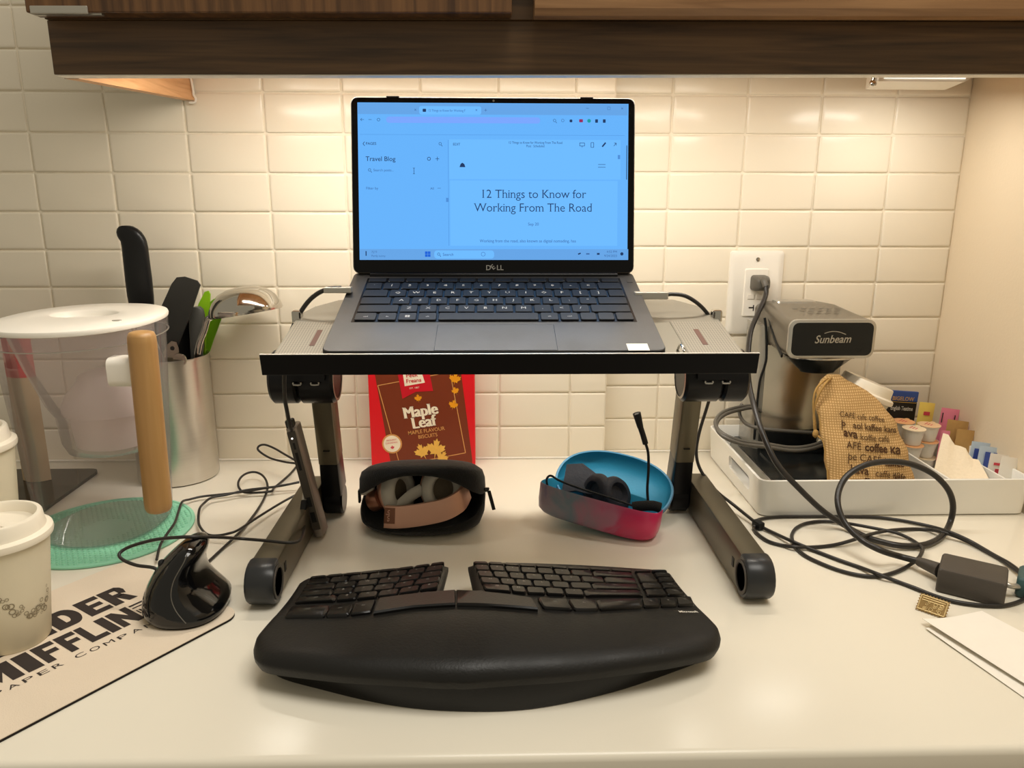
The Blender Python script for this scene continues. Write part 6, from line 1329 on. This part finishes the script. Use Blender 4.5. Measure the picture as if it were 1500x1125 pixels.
bagline('káva', 0.4630, 0.0510, 0.0140, 0.015); bagline('caffè ко', 0.4940, 0.0475, 0.0115, 0.0); bagline('coffee', 0.4660, 0.0375, 0.0135, 0.025); bagline('koffie кава', 0.5000, 0.0325, 0.0105, 0.0); bagline('oe kahve café', 0.4680, 0.0240, 0.0110, 0.0); bagline('kafe', 0.5200, 0.0420, 0.0110, 0.015)
obj('bag_lettering', bm, M['bag_ink'], bg, kind='stuff')
bm = new_bm(); tube(bm, [(0.4560, -0.1350, 0.1600), (0.4440, -0.1480, 0.1570), (0.4340, -0.1540, 0.1450), (0.4280, -0.1560, 0.1250), (0.4290, -0.1580, 0.1050), (0.4320, -0.1600, 0.0900), (0.4400, -0.1720, 0.0820), (0.4440, -0.1820, 0.0700)], 0.0016, 7, 6); tube(bm, [(0.4500, -0.1380, 0.1610), (0.4300, -0.1520, 0.1500), (0.4260, -0.1560, 0.1300), (0.4310, -0.1580, 0.1000), (0.4300, -0.1600, 0.0880)], 0.0014, 7, 6); lathe(bm, 0.4315, -0.1600, [(0.001, 0.0840), (0.0038, 0.0870), (0.0042, 0.0900), (0.0030, 0.0940), (0.001, 0.0955)], 12); obj('drawstring', bm, M['twine'], bg, smooth=60)
bm = new_bm(); tube(bm, [tuple(bagpt(sec_at(z)[0] + 0.0008, z) + Vector((0, 0.004, 0))) for z in (0.008, 0.03, 0.06, 0.09, 0.12, 0.145)], 0.0013, 6, 4); obj('side_seam', bm, M['twine'], bg, smooth=60)

# ------------------------------------------------------------------ cup, tea, creamers, packets in the tray
paper_cup('paper_cup', 'white lidded cup tipped sideways behind the burlap bag', 0.4850, -0.1010, 0.0480, 0.0250, 0.0385, 0.092, tilt=(0, R(22), 0))
tea = thing('tea_packet', 'blue and black tea packet standing behind the creamer pots', 'packet', (0.617, -0.02, 0.0048))
tmx = Matrix.Translation((0.6165, -0.0230, 0.0050)) @ Matrix.Rotation(R(4), 4, 'Y') @ Matrix.Rotation(R(-4), 4, 'X')
bm = new_bm(); box(bm, -0.023, 0.023, -0.0022, 0.0022, 0.0, 0.0900, 0.0012, 2, tmx); obj('lower_foil', bm, M['tea_black'], tea)
bm = new_bm(); box(bm, -0.0232, 0.0232, -0.0024, 0.0024, 0.0900, 0.1060, 0.0010, 2, tmx); obj('upper_foil', bm, M['tea_blue'], tea)
TM = tmx @ Matrix(((1, 0, 0, 0), (0, 0, -1, -0.0028), (0, 1, 0, 0), (0, 0, 0, 1)))
bm = new_bm(); text(bm, 'BIGELOW', 0.0085, TM @ Matrix.Translation((0, 0.0915, 0)), bold=0.015, serif=0.03, sx=0.90); flat(bm, [(-0.021, 0.0885, 0), (0.021, 0.0885, 0), (0.021, 0.0893, 0), (-0.021, 0.0893, 0)], TM); obj('gold_lettering', bm, M['tea_gold'], tea, kind='stuff')
bm = new_bm(); text(bm, 'English Teatime', 0.0088, TM @ Matrix.Translation((0, 0.0765, 0)), bold=0.010, serif=0.03, sx=0.62); obj('white_lettering', bm, M['paper_white'], tea, kind='stuff')
def creamer(label, x, y, z, foil, rot=0.0):
    t = thing('creamer_pot', label, 'creamer', (x, y, z), (0, 0, rot), 'creamer pots in the tray')
    bm = new_bm(); lathe(bm, 0, 0, [(0.0095, 0.0002), (0.0105, 0.001), (0.0138, 0.0215), (0.0152, 0.0222), (0.0154, 0.0232)], 28); obj('pot', fix(bm), M['white_plastic'], t, local=True, smooth=40)
    bm = new_bm(); lathe(bm, 0, 0, [(0.0155, 0.0232), (0.0156, 0.0240), (0.0140, 0.0243), (0.0002, 0.0243)], 28, None, True, True); flat(bm, [(0.010, -0.004, 0.0241), (0.0185, -0.001, 0.0243), (0.0185, 0.003, 0.0243), (0.010, 0.006, 0.0241)]); l_ = obj('foil_lid', fix(bm), M['foil_' + foil], t, local=True, smooth=30)
    bm = new_bm(); mm = Matrix.Translation((0, 0, 0.0246))
    for k in range(3): bar(bm, (-0.006, 0.004 - k * 0.004), (0.006 - k * 0.002, 0.004 - k * 0.004), 0.0014, mm)
    obj('lid_print', bm, M['redp'], l_, local=True, kind='stuff')
M['foil_peach'] = mat('peach_foil', (244, 206, 164), 0.4, noise=0.06, nscale=200); M['foil_orange'] = mat('orange_foil', (244, 186, 132), 0.4, noise=0.06, nscale=200); M['foil_cream'] = mat('cream_foil', (246, 226, 192), 0.4, noise=0.06, nscale=200)
for lab, x, y, z, f in (('cream-topped creamer pot at the front of the upper layer', 0.5990, -0.1000, 0.0540, 'cream'), ('peach-topped creamer pot right of the front one, upper layer', 0.6300, -0.0830, 0.0540, 'peach'), ('orange-topped creamer pot at back beside the burlap bag', 0.6015, -0.0660, 0.0540, 'orange'),
                        ('middle layer creamer pot under the cream-topped one', 0.5990, -0.1000, 0.0296, 'orange'), ('middle layer creamer pot under the peach-topped one', 0.6300, -0.0830, 0.0296, 'orange'), ('middle layer creamer pot under the orange-topped one', 0.6015, -0.0660, 0.0296, 'cream'),
                        ('lowest creamer pot of the front stack on tray floor', 0.5990, -0.1000, 0.0052, 'cream'), ('lowest creamer pot of the right stack on tray floor', 0.6300, -0.0830, 0.0052, 'cream'), ('lowest creamer pot of the rear stack on tray floor', 0.6015, -0.0660, 0.0052, 'cream')): creamer(lab, x, y, z, f, R(40))
def packet(name, label, x, y, z0, w, h, m_, lean=-12, roll=0.0, prints=()):
    t = thing(name, label, 'packet', (x, y, z0), (R(lean), R(roll), 0), 'sweetener packets in the tray')
    bm = new_bm(); rings = []
    for k in range(7):
        q = k / 6; th2 = 0.0004 + 0.0016 * math.sin(PI * min(1, max(0, (q - 0.08) / 0.84))); rings.append([Vector((a, b, q * h)) for a, b in [(-w / 2, 0)] + [(-w / 2 + w * i / 6, -th2 * math.sin(PI * i / 6) - 0.0002) for i in range(1, 6)] + [(w / 2, 0)] + [(w / 2 - w * i / 6, th2 * math.sin(PI * i / 6) + 0.0002) for i in range(1, 6)]])
    loft(bm, rings); s = obj('sachet', fix(bm), m_, t, local=True, smooth=50)
    for nm, pm, rects in prints:
        bm = new_bm()
        for x0, x1, z0_, z1 in rects:
            flat(bm, [(x0 * w, -0.0026, z0_ * h), (x1 * w, -0.0026, z0_ * h), (x1 * w, -0.0026, z1 * h), (x0 * w, -0.0026, z1 * h)])
        obj(nm, bm, pm, s, local=True)
    return t
packet('sweetener_packet', 'yellow sweetener packet standing at the back by tea packet', 0.6450, -0.0420, 0.0300, 0.024, 0.068, M['yellow'], -6, 6, (('logo_print', M['redp'], ((-0.2, 0.2, 0.72, 0.8),)),))
packet('sweetener_packet', 'pink sweetener packet standing tallest between yellow and kraft', 0.6680, -0.0620, 0.0200, 0.028, 0.074, M['pink'], -8, 8, (('stripe_print', M['ink'], ((-0.46, -0.40, 0.70, 0.9), (0.22, 0.28, 0.7, 0.88))),))
packet('sweetener_packet', 'pink striped sweetener packet low beside the kraft packets', 0.6440, -0.1000, 0.0100, 0.014, 0.062, M['pink'], -8, 6, (('stripe_print', M['ink'], ((-0.36, -0.26, 0.7, 0.92), (0.05, 0.15, 0.7, 0.92))),))
packet('sugar_packet', 'brown kraft sugar packet in front of the pink one', 0.6640, -0.0900, 0.0060, 0.032, 0.078, M['paper_kraft'], -8, 8)
packet('sugar_packet', 'second brown kraft sugar packet nearer the blue ones', 0.6700, -0.1020, 0.0060, 0.026, 0.068, M['paper_kraft'], -8, 8)
packet('sweetener_packet', 'pale blue packet with blue emblem behind white ones', 0.6695, -0.1400, 0.0060, 0.027, 0.062, M['pale_blue'], -8, 8, (('emblem_print', M['bluep'], ((-0.35, -0.1, 0.2, 0.85), (-0.1, 0.1, 0.55, 0.75), (0.1, 0.4, 0.15, 0.85))),))
packet('sweetener_packet', 'pale blue packet with blue stripes one place nearer', 0.6725, -0.1530, 0.0060, 0.026, 0.060, M['pale_blue'], -8, 8, (('emblem_print', M['bluep'], ((-0.2, 0.1, 0.15, 0.88), (0.25, 0.45, 0.15, 0.88))),))
packet('sugar_packet', 'white sugar packet with round red mark at the front', 0.6715, -0.1790, 0.0060, 0.027, 0.058, M['paper_white'], -8, 8, (('red_mark', M['redp'], ((-0.18, 0.18, 0.50, 0.66), (-0.3, 0.3, 0.74, 0.80))),))
packet('sugar_packet', 'plain white sugar packet nearest the tray front', 0.6735, -0.1960, 0.0060, 0.024, 0.060, M['paper_white'], -8, 8)
nk = new_bm(); G = []
for i in range(9):
    row = []
    for j in range(9):
        u, v = i / 8, j / 8
        a = Vector((0.6230, -0.1300, 0.0800)).lerp(Vector((0.6480, -0.1750, 0.0560)), u); b = Vector((0.5900, -0.1720, 0.0350)).lerp(Vector((0.6440, -0.2180, 0.0300)), u)
        p = a.lerp(b, v); p += Vector((0.2, -0.3, 0.9)).normalized() * (0.004 * math.sin(u * 7 + v * 2) * v + 0.003 * math.sin(u * 13) * (1 - v)); row.append(p)
    G.append(row)
def sheet(bm, G, t=0.0008):
    n, m_ = len(G), len(G[0]); A_ = [[bm.verts.new(p) for p in r_] for r_ in G]; B_ = [[bm.verts.new(p - Vector((0, 0, t))) for p in r_] for r_ in G]
    for i in range(n - 1):
        for j in range(m_ - 1): bm.faces.new((A_[i][j], A_[i + 1][j], A_[i + 1][j + 1], A_[i][j + 1])); bm.faces.new((B_[i][j], B_[i][j + 1], B_[i + 1][j + 1], B_[i + 1][j]))
    for i in range(n - 1): bm.faces.new((A_[i][0], B_[i][0], B_[i + 1][0], A_[i + 1][0])); bm.faces.new((A_[i + 1][m_ - 1], B_[i + 1][m_ - 1], B_[i][m_ - 1], A_[i][m_ - 1]))
    for j in range(m_ - 1): bm.faces.new((A_[0][j + 1], B_[0][j + 1], B_[0][j], A_[0][j])); bm.faces.new((A_[n - 1][j], B_[n - 1][j], B_[n - 1][j + 1], A_[n - 1][j + 1]))
sheet(nk, G); nko = obj('paper_napkin', fix(nk), M['napkin'], smooth=50); tag(nko, 'crumpled cream paper napkin propped in tray beside creamers', 'napkin')

# ------------------------------------------------------------------ power adapter, its cord and cables
pa = thing('power_adapter', 'dark grey laptop power brick with coiled black cables', 'power adapter', (0.4965, -0.415, 0))
top4 = [Vector((0.4890, -0.3770, 0)), Vector((0.5367, -0.4154, 0)), Vector((0.5090, -0.4518, 0)), Vector((0.4567, -0.4196, 0))]
bm = new_bm(); cc = sum(top4, Vector()) / 4; ux = ((top4[1] - top4[0]) + (top4[2] - top4[3])).normalized(); AM = axis_mtx(cc, ux, Vector((-ux.y, ux.x, 0)))
loft(bm, [[AM @ Vector((x, y, z)) for x, y in rrect(-0.0305 + i, 0.0305 - i, -0.0232 + i, 0.0232 - i, 0.003, 3)] for z, i in ((0.0004, 0.0015), (0.0018, 0), (0.0235, 0), (0.0258, 0.0012), (0.0262, 0.003))]); obj('brick', fix(bm), M['adapter'], pa, smooth=45)
bm = new_bm(); e0 = Vector(D['cord_ac'][-1]); e1 = AM @ Vector((-0.030, 0.004, 0.0130)); tube(bm, [e0, e0.lerp(e1, 0.35), e0.lerp(e1, 0.9), e1], 0.005, 12, 4, radii=(0.0048, 0.0085)); obj('cord_socket', bm, M['adapter'], pa, smooth=50)
bm = new_bm(); tube(bm, D['cord_ac'], 0.0036, 10, 6); obj('mains_cord', bm, M['cable'], pa, smooth=60)
bm = new_bm()
for z0, z1, y, hw in ((0.2600, 0.2815, YR - 0.0095, 0.0128),):
    rr = [[Vector((0.4010 + a, yy, 0.2705 + b)) for a, b in rrect(-w, w, -h_, h_, r_, 4)] for yy, w, h_, r_ in ((YR - 0.0086, 0.0125, 0.0115, 0.005), (YR - 0.020, 0.0125, 0.0112, 0.005), (YR - 0.030, 0.010, 0.0085, 0.005), (YR - 0.0325, 0.007, 0.006, 0.004))]
    loft(bm, rr)
tube(bm, [(0.4040, YR - 0.024, 0.2660), Vector(D['cord_ac'][0]), Vector(D['cord_ac'][1])], 0.0048, 10, 4)
obj('wall_plug', fix(bm), M['cable_grey'], pa, smooth=50)
bm = new_bm(); tube(bm, [(0.180, -0.332, 0.2980)] + D['cable_dc1'], 0.0021, 8, 6); obj('output_cable', bm, M['cable'], pa, smooth=60)
bm = new_bm(); tube(bm, [Vector((p[0], p[1], max(p[2], 0.0024))) for p in D['cable_dc2']], 0.0021, 8, 6); obj('output_cable', bm, M['cable'], pa, smooth=60)
bm = new_bm(); tube(bm, [Vector((p[0], p[1], max(p[2], 0.0024))) for p in D['cable_dc3']], 0.0021, 8, 6); obj('output_cable', bm, M['cable'], pa, smooth=60)
bm = new_bm(); tube(bm, [Vector((p[0], p[1], max(p[2], 0.0024))) for p in D['cable_dc4']], 0.0021, 8, 6); obj('output_cable', bm, M['cable'], pa, smooth=60)
bm = new_bm(); q = Vector(D['cable_dc2'][0]); box(bm, -0.0045, 0.0045, -0.0075, 0.0075, 0.0006, 0.0105, 0.0018, 2, Matrix.Translation((q.x, q.y, 0)) @ Matrix.Rotation(R(20), 4, 'Z')); obj('cable_tie', bm, M['rubber'], pa, smooth=40)
bm = new_bm(); box(bm, 0.1480, 0.1830, -0.3385, -0.3275, 0.2945, 0.3020, 0.001, 2); obj('connector', bm, M['silver'], pa)
tl = thing('teal_plug', 'dark teal plug cut off by the right edge beside power brick', 'plug', (0.550, -0.421, 0))
bm = new_bm(); TM2 = Matrix.Translation((0.5585, -0.4230, 0)) @ Matrix.Rotation(R(52), 4, 'Z')
loft(bm, [[TM2 @ Vector((x, y, z)) for x, y in rrect(-0.020 + i, 0.020 - i, -0.0145 + i, 0.0145 - i, 0.004, 3)] for z, i in ((0.0004, 0.002), (0.003, 0), (0.019, 0), (0.0215, 0.002), (0.022, 0.005))]); obj('body', fix(bm), M['teal'], tl, smooth=45)
bm = new_bm(); tube(bm, [TM2 @ Vector((-0.018, 0.012, 0.012)), TM2 @ Vector((-0.024, 0.018, 0.013)), AM @ Vector((0.030, 0.006, 0.014))], 0.003, 10, 5); obj('strain_relief', bm, M['silver'], tl, smooth=60)

# ------------------------------------------------------------------ pin and blank cards
pn = thing('brass_pin', 'small ornate stamp-shaped brass pin lying near white cards', 'pin', (0.436, -0.458, 0))
pa0, pb0, pt0 = Vector((0.4206, -0.4518, 0.0010)), Vector((0.4391, -0.4711, 0.0010)), Vector((0.4275, -0.4430, 0.0140)); xx = (pb0 - pa0); W_ = xx.length; yy = pt0 - pa0; H_ = (yy - xx.normalized() * yy.dot(xx.normalized())).length
PM = axis_mtx(pa0, xx, yy)
bm = new_bm(); out_ = []
nx_, ny_ = 9, 6
for k in range(nx_ * 4): out_.append((W_ * k / (nx_ * 4), -0.0006 * math.cos(2 * PI * k / 4)))
for k in range(ny_ * 4): out_.append((W_ + 0.0006 * math.cos(2 * PI * k / 4), H_ * k / (ny_ * 4)))
for k in range(nx_ * 4): out_.append((W_ - W_ * k / (nx_ * 4), H_ + 0.0006 * math.cos(2 * PI * k / 4)))
for k in range(ny_ * 4): out_.append((-0.0006 * math.cos(2 * PI * k / 4), H_ - H_ * k / (ny_ * 4)))
prism(bm, out_, lambda a, b: PM @ Vector((a, b, -0.0008)), lambda a, b: PM @ Vector((a, b, 0.0006))); obj('plate', fix(bm), M['brass_dark'], pn)
bm = new_bm(); rq = random.Random(4)
def tb(p0, p1, w): 
    a = Vector((p0[0], p0[1], 0)); b = Vector((p1[0], p1[1], 0)); tube(bm, [PM @ Vector((a.x, a.y, 0.0008)), PM @ Vector((b.x, b.y, 0.0008))], w, 6, 1)
m_ = 0.0014
for p0, p1 in (((m_, m_), (W_ - m_, m_)), ((W_ - m_, m_), (W_ - m_, H_ - m_)), ((W_ - m_, H_ - m_), (m_, H_ - m_)), ((m_, H_ - m_), (m_, m_)), ((0.003, H_ - 0.0035), (W_ - 0.003, H_ - 0.0035)), ((0.003, H_ - 0.0058), (W_ - 0.004, H_ - 0.0058))): tb(p0, p1, 0.0005)
for k in range(16):
    c = (rq.uniform(0.004, W_ - 0.004), rq.uniform(0.003, H_ - 0.005)); r_ = rq.uniform(0.0008, 0.0018); tube(bm, [PM @ Vector((c[0] + r_ * math.cos(t), c[1] + r_ * math.sin(t), 0.0008)) for t in [2 * PI * i / 8 for i in range(9)]], 0.00035, 5, 1)
obj('filigree', bm, M['ceramic_gold'], pn, kind='stuff')
bm = new_bm(); lathe(bm, 0, 0, [(0.0022, -0.0120), (0.0026, -0.0100), (0.0012, -0.0080), (0.0012, -0.0008)], 12, PM @ Matrix.Translation((W_ / 2, H_ * 0.55, 0))); obj('clasp', bm, M['silver'], pn, smooth=40)
def card(label, pts, z, lift):
    # pts: back-left, back-right, front-right, front-left
    bm = new_bm(); G = []
    for i in range(9):
        row = []
        for j in range(13):
            u, v = i / 8, j / 12
            p = (Vector(pts[0]).lerp(Vector(pts[1]), u)).lerp(Vector(pts[3]).lerp(Vector(pts[2]), u), v)
            row.append(Vector((p.x, p.y, z + lift * max(0, 1 - u * 1.6) ** 2 * (1 - v * 0.75))))
        G.append(row)
    sheet(bm, G, 0.0004); o = obj('blank_card', fix(bm), M['paper_white'], smooth=50); tag(o, label, 'card', 'blank white cards at the right edge')
card('topmost blank white card with curled corner beside brass pin', [(0.4110, -0.4800, 0), (0.4830, -0.4590, 0), (0.5330, -0.5850, 0), (0.4560, -0.6080, 0)], 0.0022, 0.0050)
card('blank white card peeking out under the curled one', [(0.4105, -0.4880, 0), (0.4830, -0.4640, 0), (0.5240, -0.5860, 0), (0.4400, -0.6080, 0)], 0.0008, 0.0012)
